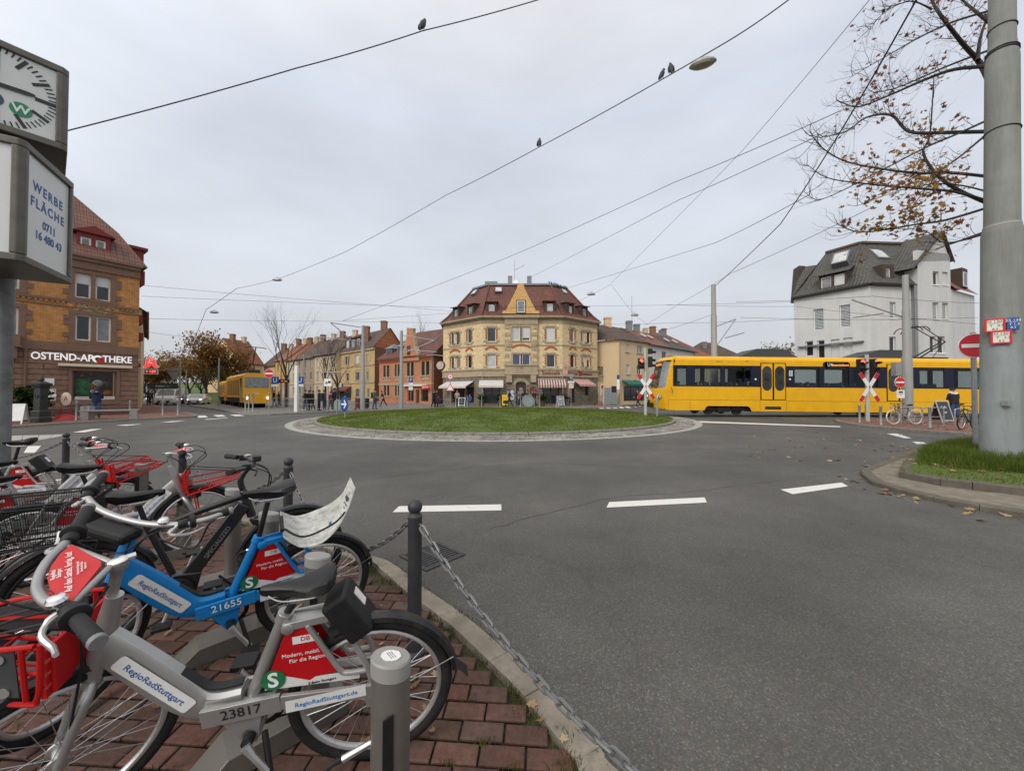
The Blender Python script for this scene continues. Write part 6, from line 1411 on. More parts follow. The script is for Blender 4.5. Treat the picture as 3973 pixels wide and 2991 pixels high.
def white_house():
 ZW=lambda u,v:(3050+u*.36166,850+v*.36166);EZ=11.0
 L0,K,R0=(28.5,36.85),(31.4,32.0),(35.6,32.5);G0,G1,E1=(35.9,32.2),(40.0,33.2),(42.4,34.3)
 root=thing('house','white rendered house with dark slate mansard roof and tall pointed gable behind the tram','building',(34,35,0));inv=root.matrix_world.inverted()
 f1,f2,f3,f4=Fac(L0,K,root),Fac(K,R0,root),Fac(G0,G1,root),Fac(G1,E1,root)
 S={1:((293,965,402,1190),(572,920,690,1160),(208,1310,290,1470),(335,1300,414,1500),(482,1288,572,1500),(614,1272,712,1448)),2:((1112,890,1180,1062),(1108,1262,1180,1435)),3:((1575,562,1640,705),(1675,568,1738,708),(1572,895,1640,1068),(1675,900,1742,1070),(1542,1258,1608,1435),(1625,1258,1705,1438),(1738,1258,1792,1438)),4:((1920,922,1982,1088),)}
 for k,f in((1,f1),(2,f2),(3,f3),(4,f4)):
  W=[f.rect(*zr(ZW,*q))for q in S[k]];W=[w for w in W if w[0]>.05 and w[1]<f.L-.03]
  top=EZ if k!=3 else EZ+3.2
  wall(f,M_WHITER,0,f.L,0,top,W,depth=.28,name='wall')
  for i,w in enumerate(W):
   o=window(f,w,y=.16,sash=1,fw=.07,pane=M_PANE_D,blind=.98 if(k,i)in((1,4),(1,5),(3,1))else 0,sill=M_WHITE if k>1 else None)
   if(k,i)in((1,0),(1,1),(2,0),(3,2),(3,3),(4,0)):
    b=MB();a,c,d,e=w;n=13
    for q in range(n):z=d+.1+(e-d-.2)*(q+.3)/n;b.box((a+.08,.165,z),(c-.08,.17,z+(e-d)/n*.55))
    b.build('blind',mat('striped_blind',(.42,.45,.46),.6),o)
 s0,z0=f1.px(*ZW(135,1240));s1,_=f1.px(*ZW(835,1170));boxes(f1,[(s0,s1,-.32,0,6.05,6.17)],M_ZINC,'ledge');
 for f in(f1,f2):boxes(f,[(-.1,f.L+.1,-.38,.1,EZ-.02,EZ+.16)],M_DARK,'eaves')
 zt=EZ+4.55;E=[V((L0[0]-.2,L0[1]+.1,EZ+.1)),V((K[0]-.1,K[1]-.35,EZ+.1)),V((R0[0]+.1,R0[1]-.3,EZ+.1))]
 T=[P(*ZW(428,350),38.0),P(*ZW(790,255),35.4),P(*ZW(1245,305),35.6)]
 for q in T:q.z=zt
 T[0]=V((28.5+1.4,38.0,zt));
 q=P(*ZW(428,350),37.4);T[0]=V((q.x,q.y,zt));q=P(*ZW(795,258),34.9);T[1]=V((q.x,q.y,q.z));T[0].z=q.z;zt=q.z;q=P(*ZW(1245,300),35.2);T[2]=V((q.x+.4,q.y,zt))
 b=MB()
 for i in range(2):
  A,B_,C_,D_=E[i],E[i+1],T[i+1],T[i];m0,m1=A.lerp(D_,.3)-V((0,0,.25)),B_.lerp(C_,.3)-V((0,0,.25));b.poly([A,B_,m1,m0]);b.poly([m0,m1,C_,D_])
 q0,q1=P(*ZW(185,512),38.4),P(*ZW(352,490),37.9);b.poly([E[0],E[0].lerp(E[1],.38),q1,q0]);b.poly([q0,q1,q1+V((4,4,0)),q0+V((4,4,0))]);bk=V((36.5,45,EZ));b.poly([bk,E[0],T[0],V((35.5,43,zt))]);b.build('roof',T_SLATE,root,inv)
 b=MB();b.poly([T[0],T[1],T[2],V((39,44,zt)),V((35.5,43,zt))]);b.build('flat_roof',M_ZINC,root,inv)
 b=MB();b.bar(T[0]+V((0,0,.03)),T[1]+V((0,0,.03)),.35,.2);b.bar(T[1]+V((0,0,.03)),T[2]+V((0,0,.03)),.35,.2);b.build('ridge_edge',mat('copper_brown_edge',(.10,.06,.045),.6),root,inv)
 b=MB();b.poly([V((bk.x,bk.y,0)),V((*L0,0)),V((*L0,EZ)),V((bk.x,bk.y,EZ))]);b.build('side_wall',M_WHITER,root,inv)
 p0=P(*ZW(95,705),37.6);p1=P(*ZW(135,500),38.2);b=MB();b.prism([(p0.x-.1,37.3,EZ),(p0.x+.5,37.4,EZ),(p1.x+.75,38.3,p1.z),(p1.x+.05,38.2,p1.z)],(.3,1.2,0));b.build('fire_wall',M_DKWOOD,root,inv)
 a,c,d,e=f1.rect(*zr(ZW,365,600,622,745));y0=.15
 b=MB();b.box((a-.15,y0,d-.1),(a,y0+2.6,e+.12));b.box((c,y0,d-.1),(c+.15,y0+2.6,e+.12));b.box(((a+c)/2-.1,y0,d-.1),((a+c)/2+.1,y0+.3,e+.12));b.box((a-.15,y0+.001,e+.12),(c+.15,y0+2.6,e+.25));dm=b.build('dormer',M_DKWOOD,root,f1.M)
 b=MB();b.poly([(a-.5,y0-.3,e+.2),(c+.5,y0-.3,e+.2),(c+.2,y0+3.0,e+1.5),(a-.2,y0+3.0,e+1.5)]);b.box((a-.5,y0-.3,e+.1),(c+.5,y0-.22,e+.21));b.build('dormer_roof',T_SLATE,dm)
 m_=(a+c)/2;window(f1,(a,m_-.1,d,e),y=y0+.1,sash=1,pane=M_PANE_M);window(f1,(m_+.1,c,d,e),y=y0+.1,sash=1,pane=M_PANE_L,blind=.95)
 a,c,d,e=f2.rect(*zr(ZW,1085,520,1140,675));b=MB();b.box((a-.35,.1,d-.1),(a,2.4,e+.3));b.box((c,.1,d-.1),(c+.35,2.4,e+.3));b.box((a,.101,e),(c,2.4,e+.3));b.build('dormer',M_DKWOOD,root,f2.M);window(f2,(a,c,d,e),y=.2,sash=1,pane=M_PANE_M)
 for f,q,Y in((f1,(582,412),35.0),(f2,(1000,372),34.2)):
  p=P(*ZW(*q),Y);n=V((-.72,-.42,.55))if f is f1 else V((.08,-.80,.58));x_=V((0,0,1)).cross(n).normalized();M=inv@frame(p+n.normalized()*.0,x_,y=n.cross(x_));b=MB();b.box((-.62,-.72,-1.2),(.62,.72,.05));o=b.build('roof_light',M_ZINC,root,M);b=MB();b.box((-.5,-.6,.051),(.5,.6,.06));b.build('pane',M_PANE_L,o)
 g=lambda u,v:f3.px(*ZW(u,v));ap=g(1655,150);l=g(1380,490);r=g(1895,465);z0=EZ+3.2
 b=MB();b.prism([(0,-.001,z0),(f3.L,-.001,z0),(f3.L,-.001,r[1]),(ap[0],-.001,ap[1]),(0,-.001,l[1]+.3)],(0,.3,0));b.build('gable',M_WHITER,root,f3.M)
 b=MB();lz=l[1]-.4;b.poly([(-.9,-.25,lz),(ap[0],-.25,ap[1]+.15),(ap[0]-1.2,7.5,ap[1]+.15),(-3.2,7.5,lz)]);b.poly([(f3.L+.15,-.25,r[1]-.1),(f3.L+.15,7,r[1]-.1),(ap[0],7,ap[1]+.15),(ap[0],-.25,ap[1]+.15)]);b.prism([(-.9,-.25,lz-.12),(ap[0],-.25,ap[1]+.02),(ap[0],-.25,ap[1]+.16),(-.9,-.25,lz+.02)],(0,.08,0));b.prism([(f3.L+.15,-.25,r[1]-.22),(f3.L+.15,-.25,r[1]-.08),(ap[0],-.25,ap[1]+.16),(ap[0],-.25,ap[1]+.02)],(0,.08,0));b.build('gable_roof',T_SLATE,root,f3.M)
 zq=l[1]-.3;b=MB();b.poly([(0,6,0),(0,0,0),(0,0,zq),(0,6,zq)]);b.build('gable_side',M_WHITER,root,f3.M);b=MB();b.poly([(f3.L,0,0),(f3.L,6,0),(f3.L,6,zq),(f3.L,0,zq)]);b.build('gable_side',M_WHITER,root,f3.M)
 b=MB();b.tube([(-.35,.0,.2),(-.35,0,EZ)],.11,8);b.build('downpipe',M_ZINC,root,f3.M)
 b=MB();b.poly([(0,-.3,EZ),(f4.L+3,-.3,EZ),(f4.L+3,3.2,EZ+4.2),(0,3.2,EZ+4.2)]);b.build('wing_roof',T_RED,root,f4.M);wall(f4,M_WHITER,f4.L,f4.L+3,0,EZ)
 a,c,d,e=f4.rect(*zr(ZW,1890,575,1932,725));b=MB();b.box((a-.1,-.02,d-.1),(c+.3,2,e+.4));b.build('dormer',M_DKWOOD,root,f4.M);window(f4,(a,c,d,e),y=-.09,sash=1)
white_house()
def pharmacy():
 Q=lambda u,v:(u*.3905,1050+v*.3905);Dx=V((.564,.826));Kc=V((-26.95,26.35));A=Kc-Dx*13.0
 root=thing('corner_house','ochre brick corner house with brown stone ground floor and white pharmacy lettering','building',(-29.5,22.6,0));inv=root.matrix_world.inverted()
 f=Fac(tuple(A),tuple(Kc),root);EZ=f.px(528,1040)[1];zs=f.px(*Q(800,800))[1]
 W=[f.rect(*Q(745,30),*Q(905,270)),f.rect(*Q(950,62),*Q(1100,303)),f.rect(*Q(748,430),*Q(905,693)),f.rect(*Q(957,470),*Q(1103,710)),f.rect(*Q(60,330),*Q(185,620)),f.rect(*Q(55,60),*Q(178,132))]
 for i,j in((0,1),(2,3)):
  d=(W[i][2]+W[j][2])/2;e=(W[i][3]+W[j][3])/2;W[i]=(W[i][0],W[i][1],d,e);W[j]=(W[j][0],W[j][1],d,e)
 bayx=f.px(*Q(270,500))[0]
 W[4]=(W[4][0],W[4][1],W[2][2],W[2][3]);W[5]=(W[4][0],W[4][1],W[0][2],W[0][3])
 more=[(w[0]-2.4,w[1]-2.4,w[2],w[3])for w in W[4:6]]
 wall(f,M_ORBRICK,0,f.L,zs,EZ,W+more,depth=.25)
 S=f.rect(*Q(715,1000),*Q(1155,1285));dr=f.rect(*Q(75,975),*Q(108,1400))
 wall(f,M_RUSTB,0,f.L,.55,zs,[S,(dr[0]-.9,dr[1],.55,dr[3])],depth=.3,name='ground_floor',y=-.05)
 boxes(f,[(0,f.L,-.12,0,0,.55)],brickmat('plinth_stone',(.11,.055,.045),(.135,.068,.055),(.06,.035,.03),.5,.28,.015,.9,.5),'plinth')
 b=MB()
 for i,(a,c,d,e)in enumerate(W+more):window(f,(a,c,d,e),y=.14,sash=1,fw=.085,blind=.42 if i<2 else 0,pane=M_PANE_D if i in(0,1,2)else M_PANE_M)
 for i,j in((0,1),(2,3),(4,4),(5,5)):
  a,c,d,e=W[i][0],W[j][1],W[i][2],W[i][3];b.box((a-.32,-.09,d-.22),(c+.32,.02,d-.005));b.box((a-.28,-.06,e+.005),(c+.28,.02,e+.24));b.box((a-.26,-.06,d),(a-.004,.02,e));b.box((c+.004,-.06,d),(c+.26,.02,e))
  for zz in(d+.15,d+.95,e-.4):b.box((a-.5,-.055,zz),(a-.25,.01,zz+.3));b.box((c+.25,-.055,zz),(c+.5,.01,zz+.3))
  if i!=j:b.box((W[i][1]+.005,-.05,d),(W[j][0]-.005,.12,e))
 for z in(W[0][2]-.35,W[2][2]-.35):b.box((0,-.10,z-.05),(f.L,0,z+.12));b.box((0,-.06,z-.38),(f.L,0,z-.28))
 b.box((0,-.16,zs-.05),(f.L,0,zs+.2));b.box((0,-.10,zs+.2),(f.L,0,zs+.32));b.box((0,-.28,EZ-.25),(f.L,0,EZ-.02));b.box((0,-.14,EZ-.75),(f.L,0,EZ-.25));b.box((-.02,-.40,EZ-.02),(f.L+.1,.1,EZ+.15))
 b.box((S[0]-.25,-.12,S[2]-.3),(S[1]+.25,0,S[2]-.02));b.box((S[0]-.16,-.11,S[2]),(S[0]-.004,.0,S[3]));b.box((S[1]+.004,-.11,S[2]),(S[1]+.16,0,S[3]));b.box((S[0]-.16,-.11,S[3]+.004),(S[1]+.16,0,S[3]+.14))
 b.build('stone_dressings',M_BROWNST,root,f.M)
 bb=MB();n=26;z0=W[2][2]-.20
 for z in(W[0][2]-.52,W[2][2]-.52):
  bb=MB()
  for k in range(int(f.L/.22)):bb.box((k*.22,-.085,z),(k*.22+.12,0,z+.1))
  bb.build('brick_dentils',M_ORBRICK,root,f.M)
 arch(f,(W[2][0]-.1,W[3][1]+.1,0,W[2][3]+.30),mat('banded_arch_brick',(.50,.24,.09),.85,0,.6,3),rise=.62,band=.26)
 a,c=W[2][0]-.1,W[3][1]+.1;e=W[2][3]+.26;b=MB();pts=[(a,e)];
 for k in range(13):t_=k/12;pts.append((a+(c-a)*t_,e+.60*sin(pi*(.08+.84*t_))))
 pts.append((c,e));b.prism([(x,-.03,z)for x,z in pts][::-1],(0,.035,0));b.build('arch_field',brickmat('arch_mosaic',(.55,.42,.2),(.13,.07,.045),(.3,.2,.12),.16,.085,.012,.85,.3),root,f.M)
 boxes(f,[(max(0,bayx-4.5),bayx-.25,-.45,0,zs+.1,zs+.75),(max(0,bayx-4.5),bayx-.2,-.55,0,zs+.0,zs+.1),(bayx-.75,bayx-.35,-.40,0,zs-.7,zs)],M_BROWNST,'balcony_ledge')
 s,_=f.px(*Q(248,1000));b=MB();b.tube([(s,-.12,.3),(s,-.12,zs)],.06,8);b.build('downpipe',M_BROWNST,root,f.M)
 w=window(f,S,y=.16,sash=1,pane=glassmat('shop_glass',(.75,.8,.8),.72),fm=M_BROWNST,fw=.08,name='shop_window')
 b=MB();b.box((S[0],1.1,S[2]),(S[1],1.15,S[3]));b.box((S[0],.30,S[2]-.02),(S[1],1.15,S[2]+.02));b.build('display_back',mat('display_grey',(.16,.16,.16),.8,0,.3,3),root,f.M)
 r0=f.rect(*Q(765,1075),*Q(900,1240));b=MB();b.box((r0[0],.32,r0[2]),(r0[1],.34,r0[3]));p=b.build('display_poster',mat('poster_green',(.02,.22,.05),.5,0,.5,3,dirt=(.4,.5,.3),dirt_amt=.5,dscale=3),root,f.M)
 for k,(u,v,r_,cc)in enumerate(((930,1150,.22,(.5,.16,.05)),(985,1120,.26,(.6,.62,.6)),(1085,1220,.24,(.65,.2,.02)),(1050,1110,.10,(.6,.1,.08)),(840,1045,.12,(.45,.03,.03)),(925,1030,.10,(.45,.04,.03)),(940,1200,.15,(.65,.62,.55)),(1090,1130,.2,(.15,.07,.05)))):
  s,z=f.px(*Q(u,v));b=MB();b.ball((s,.5,z),(r_,r_*.6,r_),10,7);b.build('display_item',mat('display_item_%d'%k,cc,.5,0,.4,5),root,f.M)
 a,c,d,e=f.rect(*Q(745,1250),*Q(1145,1280));b=MB();b.box((a,.14,d),(c,.145,e));st=b.build('window_strip',M_STICK,root,f.M);text('OSTEND-APOTHEKE',.16,((a+c)/2,.137,(d+e)/2),(1,0,0),(0,0,1),M_SIGNRED,st,ext=.001)
 s0,z0=f.px(*Q(300,848));s1,z1=f.px(*Q(1305,892));z=(z0+z1)/2;lit=emat('lit_white_letters',(1,.97,.97),.40,(.7,.7,.7))
 L=s1-s0
 me=text('OSTEND-AP',.62,(0,0,0),(1,0,0),(0,0,1),lit,root,ext=.03,align='LEFT',bold=.012);wd=me.dimensions.x;me2=text('THEKE',.62,(0,0,0),(1,0,0),(0,0,1),lit,root,ext=.03,align='LEFT',bold=.012);wt=me2.dimensions.x
 k=L/(wd+.56+wt);Sc=Matrix.Diagonal((k,1,1,1));me.matrix_local=f.M@frame((s0,-.14,z),(1,0,0),y=(0,0,1))@Sc;me2.matrix_local=f.M@frame((s1-wt*k,-.14,z),(1,0,0),y=(0,0,1))@Sc
 ox=s0+(wd+.28)*k;b=MB();b.torus((ox,-.14,z-.02),(0,1,0),.19,.06,24,6,ry=.03);b.build('letter_ring',lit,root,f.M);b=MB();b.prism([(ox+.02,-.18,z-.1),(ox+.3,-.18,z+.0),(ox+.22,-.18,z-.24),(ox+.02,-.18,z-.28),(ox-.1,-.18,z-.2)][::-1],(0,.03,0));b.ball((ox+.16,-.16,z+.02),(.11,.03,.10));b.build('emblem',M_SIGNRED,root,f.M)
 s0,z0=f.px(*Q(570,937));s1,z1=f.px(*Q(1308,962));z=(z0+z1)/2;b=MB();b.box((s0,-.32,z-.09),(s1,-.06,z+.09));b.build('awning_cassette',mat('cream_metal',(.60,.55,.42),.5),root,f.M,bevel=.04)
 for q,m_ in(((432,1070,538,1138),M_WHITE),((458,1172,555,1292),mat('cream_board',(.5,.45,.34),.6))):
  a,c,d,e=f.rect(*Q(*q[:2]),*Q(*q[2:]));b=MB();b.box((a,-.10,d),(c,-.055,e));o=b.build('notice_board',m_,root,f.M)
  if m_ is not M_WHITE:
   b=MB();b.box((a+.06,-.105,d+.06),(c-.06,-.099,e-.06));ob=b.build('board_face',M_DARK,o)
   for x_,z_ in((.5,.75),(.28,.45),(.72,.45)):b=MB();b.lathe([(.13,0),(.13,.004)],(a+(c-a)*x_,-.106,d+(e-d)*z_),(0,-1,0),18);b.build('medallion',M_WHITE,ob)
 w=lambda s,d,z:f.A+f.x*s+f.y*d+V((0,0,z));RZ=EZ+5.2
 g=f.px(385*1,806);tp=P(384,806,24.9+1.6);L=f.L;b=MB()
 Ts=[V((tp.x,tp.y,tp.z)),]
 b.poly([w(0,-.35,EZ+.1),w(L+.35,-.35,EZ+.1),w(L-.9,1.35,EZ+2.6),w(0,1.35,EZ+2.6)]);b.poly([w(0,1.35,EZ+2.6),w(L-.9,1.35,EZ+2.6),w(L-3.1,3.0,RZ),w(0,3.0,RZ)])
 b.poly([w(L+.35,-.35,EZ+.1),w(L+.35,12,EZ+.1),w(L-.9,12,EZ+2.6),w(L-.9,1.35,EZ+2.6)]);b.poly([w(L-.9,1.35,EZ+2.6),w(L-.9,12,EZ+2.6),w(L-3.1,12,RZ),w(L-3.1,3.0,RZ)]);b.build('roof',tilemat('pharmacy_roof_tiles',(.15,.07,.052),(.20,.09,.068),.30,.36),root,inv)
 b=MB();b.poly([w(0,3,RZ),w(L-3.1,3,RZ),w(L-3.1,12,RZ),w(0,12,RZ)]);b.bar(w(0,3,RZ+.05),w(L-3.1,3,RZ+.05),.3,.16);b.build('flat_roof',M_ZINC,root,inv)
 b=MB();b.poly([w(L,0,0),w(L,12,0),w(L,12,EZ),w(L,0,EZ)]);b.build('side_wall',M_ORBRICK,root,inv)
 for z0,z1,d in((EZ-.9,EZ+.1,.45),(EZ-3.9,EZ-3.2,.38),(EZ-5.1,EZ-4.5,.42),(EZ-7.2,EZ-6.8,.3)):b=MB();b.box((L,1.0,z0),(L+d,9,z1));b.build('side_cornice',M_REDWOOD,root,f.M)
 b=MB();b.box((L-.2,2.0,EZ+.3),(L+.55,6,EZ+1.9));b.box((L-.3,1.8,EZ+1.9),(L+.75,6.2,EZ+2.1));b.build('side_dormer',M_REDWOOD,root,f.M)
 Dm=lambda u,v:(u*.6009,100+v*.6009);a,c,d,e=f.rect(*Dm(500,1320),*Dm(715,1510));y0=.15;w1=f.rect(*Dm(520,1360),*Dm(592,1475));w2=f.rect(*Dm(620,1385),*Dm(686,1498));wd=(min(w1[2],w2[2]),max(w1[3],w2[3]));zz=((w1[2]+w2[2])/2,(w1[3]+w2[3])/2)
 b=MB();t0,t1=zz[0]-.3,zz[1]+.3;b.box((a,y0,t0),(w1[0],y0+2.4,t1));b.box((w1[1],y0,t0),(w2[0],y0+.3,t1));b.box((w2[1],y0,t0),(c,y0+2.4,t1));b.box((w1[0],y0,t0),(w1[1],y0+.3,zz[0]));b.box((w2[0],y0,t0),(w2[1],y0+.3,zz[0]));b.box((w1[0],y0,zz[1]),(w1[1],y0+.3,t1));b.box((w2[0],y0,zz[1]),(w2[1],y0+.3,t1));dm=b.build('dormer',M_REDWOOD,root,f.M)
 b=MB();b.prism([(a-.25,y0-.2,t1),(c+.25,y0-.2,t1),((a+c)/2,y0-.2,t1+.55)][::-1],(0,2.8,.2));b.build('dormer_roof',M_REDWOOD,dm)
 for q in(w1,w2):window(f,(q[0],q[1],zz[0],zz[1]),y=y0+.08,sash=1,fw=.09,pane=M_PANE_M)
 p=f.A+f.x*(L+.15)+f.y*-.35
 s=thing('pharmacy_sign','red gothic letter sign with red lit display on the corner of the ochre house','sign',p+V((0,0,zs-.9)))
 Wm=frame(p+V((.45,.2,zs-.62)),(.9,.42,0),z=(0,0,1))@Matrix.Scale(.8,4);M=s.matrix_world.inverted()@Wm;redl=emat('lit_sign_red',(.85,.06,.05),.55,(.6,.03,.03))
 b=MB();b.tube([(-.95,.1,.3),(0,.1,.3)],.03,6);b.tube([(-.95,.1,-.45),(0,.1,-.45)],.03,6);b.build('bracket',M_STEEL,s,M)
 def sh(L_,m,nm,y0,y1):b=MB();b.prism([(x,y0,z)for x,z in L_][::-1],(0,y1-y0,0));return b.build(nm,m,s,M)
 O=[(-.52,-.35),(-.40,-.12),(-.36,.1),(-.34,.38),(-.1,.52),(.16,.42),(.30,.30),(.30,-.08),(.52,-.28),(.30,-.42),(.12,-.30),(.0,-.12),(-.1,-.3),(-.3,-.42)]
 sh([(x*1.12,z*1.12)for x,z in O],M_WHITE,'outline',-.02,.05);le=sh(O,redl,'letter',-.06,-.021)
 b=MB();b.box((-.2,-.075,.02),(.1,-.061,.08));b.box((-.12,-.075,.02),(-.06,-.061,.34));b.box((-.12,-.075,.3),(.14,-.061,.35));b.build('letter_bars',M_WHITE,s,M)
 b=MB();b.box((-.5,-.06,-.98),(.5,.08,-.52));dsp=b.build('display',M_STEEL,s,M);b=MB();b.box((-.44,-.066,-.93),(.44,-.061,-.57));b.build('display_face',mat('display_dark_red',(.12,.012,.01),.4),dsp);text('+ 1:09',.27,(0,-.07,-.75),(1,0,0),(0,0,1),emat('led_red',(1,.08,.04),2.5),dsp,bold=.006)
 return f
PHF=pharmacy()
def back_row():
 Z=Z5;E=lambda l:l
 specs=[('pale pink house with brown roof left of the yellow brick house',(1219,1302),(76,70),9.2,M_BEIGE,T_BROWN,4.2,[(2030,720,2060,800),(2090,715,2115,800),(2150,710,2180,800),(2030,860,2060,930),(2090,860,2120,930)]),('grey brown terraced house with worn brown roof behind the bare trees',(1150,1218),(82,76),9.0,M_GREYB,T_BROWN,4.6,[(1930,730,1950,810),(1965,725,1985,805),(1900,860,1930,930),(1965,860,1990,930)]),('light brown terraced house with red roof behind the bare trees',(1110,1149),(86,82),9.0,M_BEIGE,T_RED,4.6,[(1700,655,1720,720),(1745,650,1765,715),(1700,760,1722,830)]),('ochre yellow house with red roof between the tram stop masts',(1068,1109),(90,86),9.3,M_OCHRE,T_RED,4.6,[(1600,660,1620,720),(1645,655,1662,720)]),('cream house with red tiled roof and small white dormers above the yellow works tram',(926,1020),(86,92),8.6,M_CREAM,T_RED,6.0,[(1288,582,1318,616),(1362,582,1392,616),(1290,665,1320,700),(1362,665,1392,700)]),('brown roofed house behind the works tram, between cream and ochre houses',(1021,1066),(94,92),8.4,M_BEIGE,T_BROWN,5.0,[])]
 for lab,(x0,x1),(y0,y1),ez,wm,rm,rz,wins in specs:
  A=((x0-CX)/F*y0,y0);B=((x1-CX)/F*y1,y1)
  def ex(root,f):
   q=f.A+f.x*(f.L*.3)+f.y*4.5;chimney(root,q.x,q.y,ez+2,ez+rz+1.2,.9,.9);q=f.A+f.x*(f.L*.8)+f.y*4.8;chimney(root,q.x,q.y,ez+2,ez+rz+1.0,.8,.9,M_BEIGE)
  house(lab,A,B,ez,10,wm,rm,[]if len(wins)!=4 or 'white dormers' not in lab else[zr(Z5,*q)for q in wins],rz=rz,extra=ex,sill=True,trims=M_SAND,sides=(wm,wm),sash=2,band=(3.3,),grid=None if 'white dormers' in lab else(max(2,int((V(B)-V(A)).length/2.6)),(1.2,4.2,6.8)))
 for lab,px0,px1,Y0,Y1,ez,wm in(('narrow cream house at the far left street corner behind the ochre house',545,556,33,50,9,M_CREAM),):
  A=((px0-CX)/F*Y0,Y0);B=((px1-CX)/F*Y1,Y1);house(lab,A,B,ez,8,wm,T_BROWN,[],rz=3,trims=None)
back_row()
M_NAVY=mat('navy_band',(.009,.011,.028),.4,0,.1,3,spec=.25)
M_TGLASS=glassmat('train_glass',(.76,.80,.81),.74,.02,.07)
M_UNDER=mat('underframe_dark',(.022,.02,.019),.8,0,.4,4)
M_SEATB=mat('seat_blue',(.03,.06,.14),.8)
LED=emat('led_orange',(1,.33,.05),1.6)
M_REDLIT=emat('signal_red_lit',(1,.06,.03),5)
def tram():
 W=2.65;root=thing('light_rail_train','yellow light rail train with dark blue window band crossing behind the island','tram',M=Matrix.Translation((10.42,24.3,.12))@Matrix.Rotation(radians(.55),4,'Y'))
 Ri=root.matrix_world.inverted();Z=lambda u,v:(2450+u*.3617,1200+v*.3617);Zb=lambda u,v:(3200+u*.34946,1250+v*.34946)
 def lp(px,py):d=ray(px,py);p=Ri@(V((0,0,H))+d*(24.3/d.y));return p.x,p.z
 f=Fac.__new__(Fac);f.root=root;f.M=Matrix.Identity(4);L=26.0
 zb0,zb1,zc=lp(*Z(900,830))[1],lp(*Z(900,602))[1],lp(*Z(900,545))[1];zt=lp(*Z(900,508))[1];z0=lp(*Z(900,1085))[1]
 X=lambda u:lp(*Z(u,700))[0];XB=lambda u:lp(*Zb(u,650))[0]
 win=[(X(440),X(588)),(X(683),X(955)),(X(1005),X(1283)),(X(1752),X(2015)),(X(2070),XB(270)),(XB(318),XB(590)),(XB(1055),XB(1325)),(XB(1430),XB(1640)),(XB(1700),XB(1960)),(XB(2010),XB(2270))]
 doors=[(X(1382),X(1658)),(XB(685),XB(965))]
 hol=[(max(a,.33),c,zb0+.10,zb1-.05)for a,c in win]
 fy=[f];g=Fac.__new__(Fac);g.root=root;g.M=Matrix.Translation((L,W,0))@Matrix.Rotation(pi,4,'Z');M2=lambda h:[(L-c,L-a,d,e)for a,c,d,e in h]
 bog=(X(800),X(1270))
 for ff,hh,nm in((f,hol,'window_band'),(g,M2(hol),'window_band')):
  segs=[(0.25,doors[0][0]),(doors[0][1],doors[1][0]),(doors[1][1],L)]if ff is f else[(0,L-.25)]
  b=MB()
  for a,c in segs:wall(ff,M_NAVY,a,c,zb0,zb1,[h for h in hh if a<h[0]and h[1]<c],depth=.05,name=nm)
  for a,c,d,e in hh:b=MB();b.box((a-.01,.03,d-.01),(c+.01,.04,e+.01));b.build('window',M_TGLASS,root,ff.M)
 b=MB();zs=lp(*Z(900,1040))[1]
 for y,s in((0,1),(W,-1)):
  pl=[(.0,z0),(bog[0]-.12,z0),(bog[0],z0+.22),(bog[0]+.12,z0+.30),(bog[1]-.12,z0+.30),(bog[1],z0+.2),(bog[1]+.12,z0-.03),(L,z0-.03),(L,zb0),(.0,zb0)]
  b.poly([(x,y,z)for x,z in pl][::s]);b.poly([(.3,y,zb1),(L,y,zb1),(L,y,zc),(.42,y,zc)][::s])
 b.smooth=True;prof=[(0,zc),(.04,zc+.12),(.16,zt-.02),(.45,zt+.06),(1.325,zt+.12),(W-.45,zt+.06),(W-.16,zt-.02),(W-.04,zc+.12),(W,zc)]
 b.loft([[(x,y,z)for y,z in prof]for x in(.42,L)],cap=False,closed=False);b.smooth=False
 lv=[(z0+.02,-.55,1),(z0+.1,-.62,1),(.95,-.68,1),(1.25,-.66,1),(zb0-.12,-.58,1),(zb0-.02,-.53,0),(zb1-.0,-.25,0),(zb1+.22,-.16,0),(zc,-.12,1),(zt-.02,.14,1)]
 ts=[-1,-.93,-.75,-.5,-.2,.2,.5,.75,.93,1];cv=lambda t:.40*abs(t)**2.6;grid=[[(x+cv(t)if zz<zc else x+cv(t)*.7,W/2+t*W/2,zz+(.04 if zz>zc else 0)*(1-t*t))for t in ts]for zz,x,_ in lv]
 gl=MB()
 for i in range(len(lv)-1):
  for k in range(9):
   q=[grid[i][k],grid[i][k+1],grid[i+1][k+1],grid[i+1][k]]
   if 4<=i<8 and 1<=k<=7:gl.poly(q)
   else:b.poly(q)
 for t,y in((0,0),(-1,W)):b.poly([(grid[i][t][0],y,lv[i][0])for i in range(len(lv))]+[(.42,y,zt-.02),(.42,y,zc),(.3,y,zc),(.3,y,zb1),(.25,y,zb1),(.25,y,zb0),(0,y,zb0),(0,y,z0)])
 body=b.build('body',M_YELLOW,root);ws=gl.build('windscreen',glassmat('windscreen_glass',(.35,.38,.38),.42),root)
 b=MB();q=grid[7][2];b.bar(V(grid[7][2])+V((-.0,0,-.13)),V(grid[7][7])+V((0,0,-.13)),.05,.26);ds=b.build('destination_display',M_BLACK,root)
 text('Untertürkheim',.20,V(grid[7][4]).lerp(V(grid[7][5]),.5)+V((-.06,0,-.12)),(0,-1,0),(.2,0,1),LED,ds)
 b=MB();b.tube([(-.60,.9,zb0+.0),(-.50,1.6,zb0+.12)],.015,5);b.build('wiper',M_BLACK,ws)
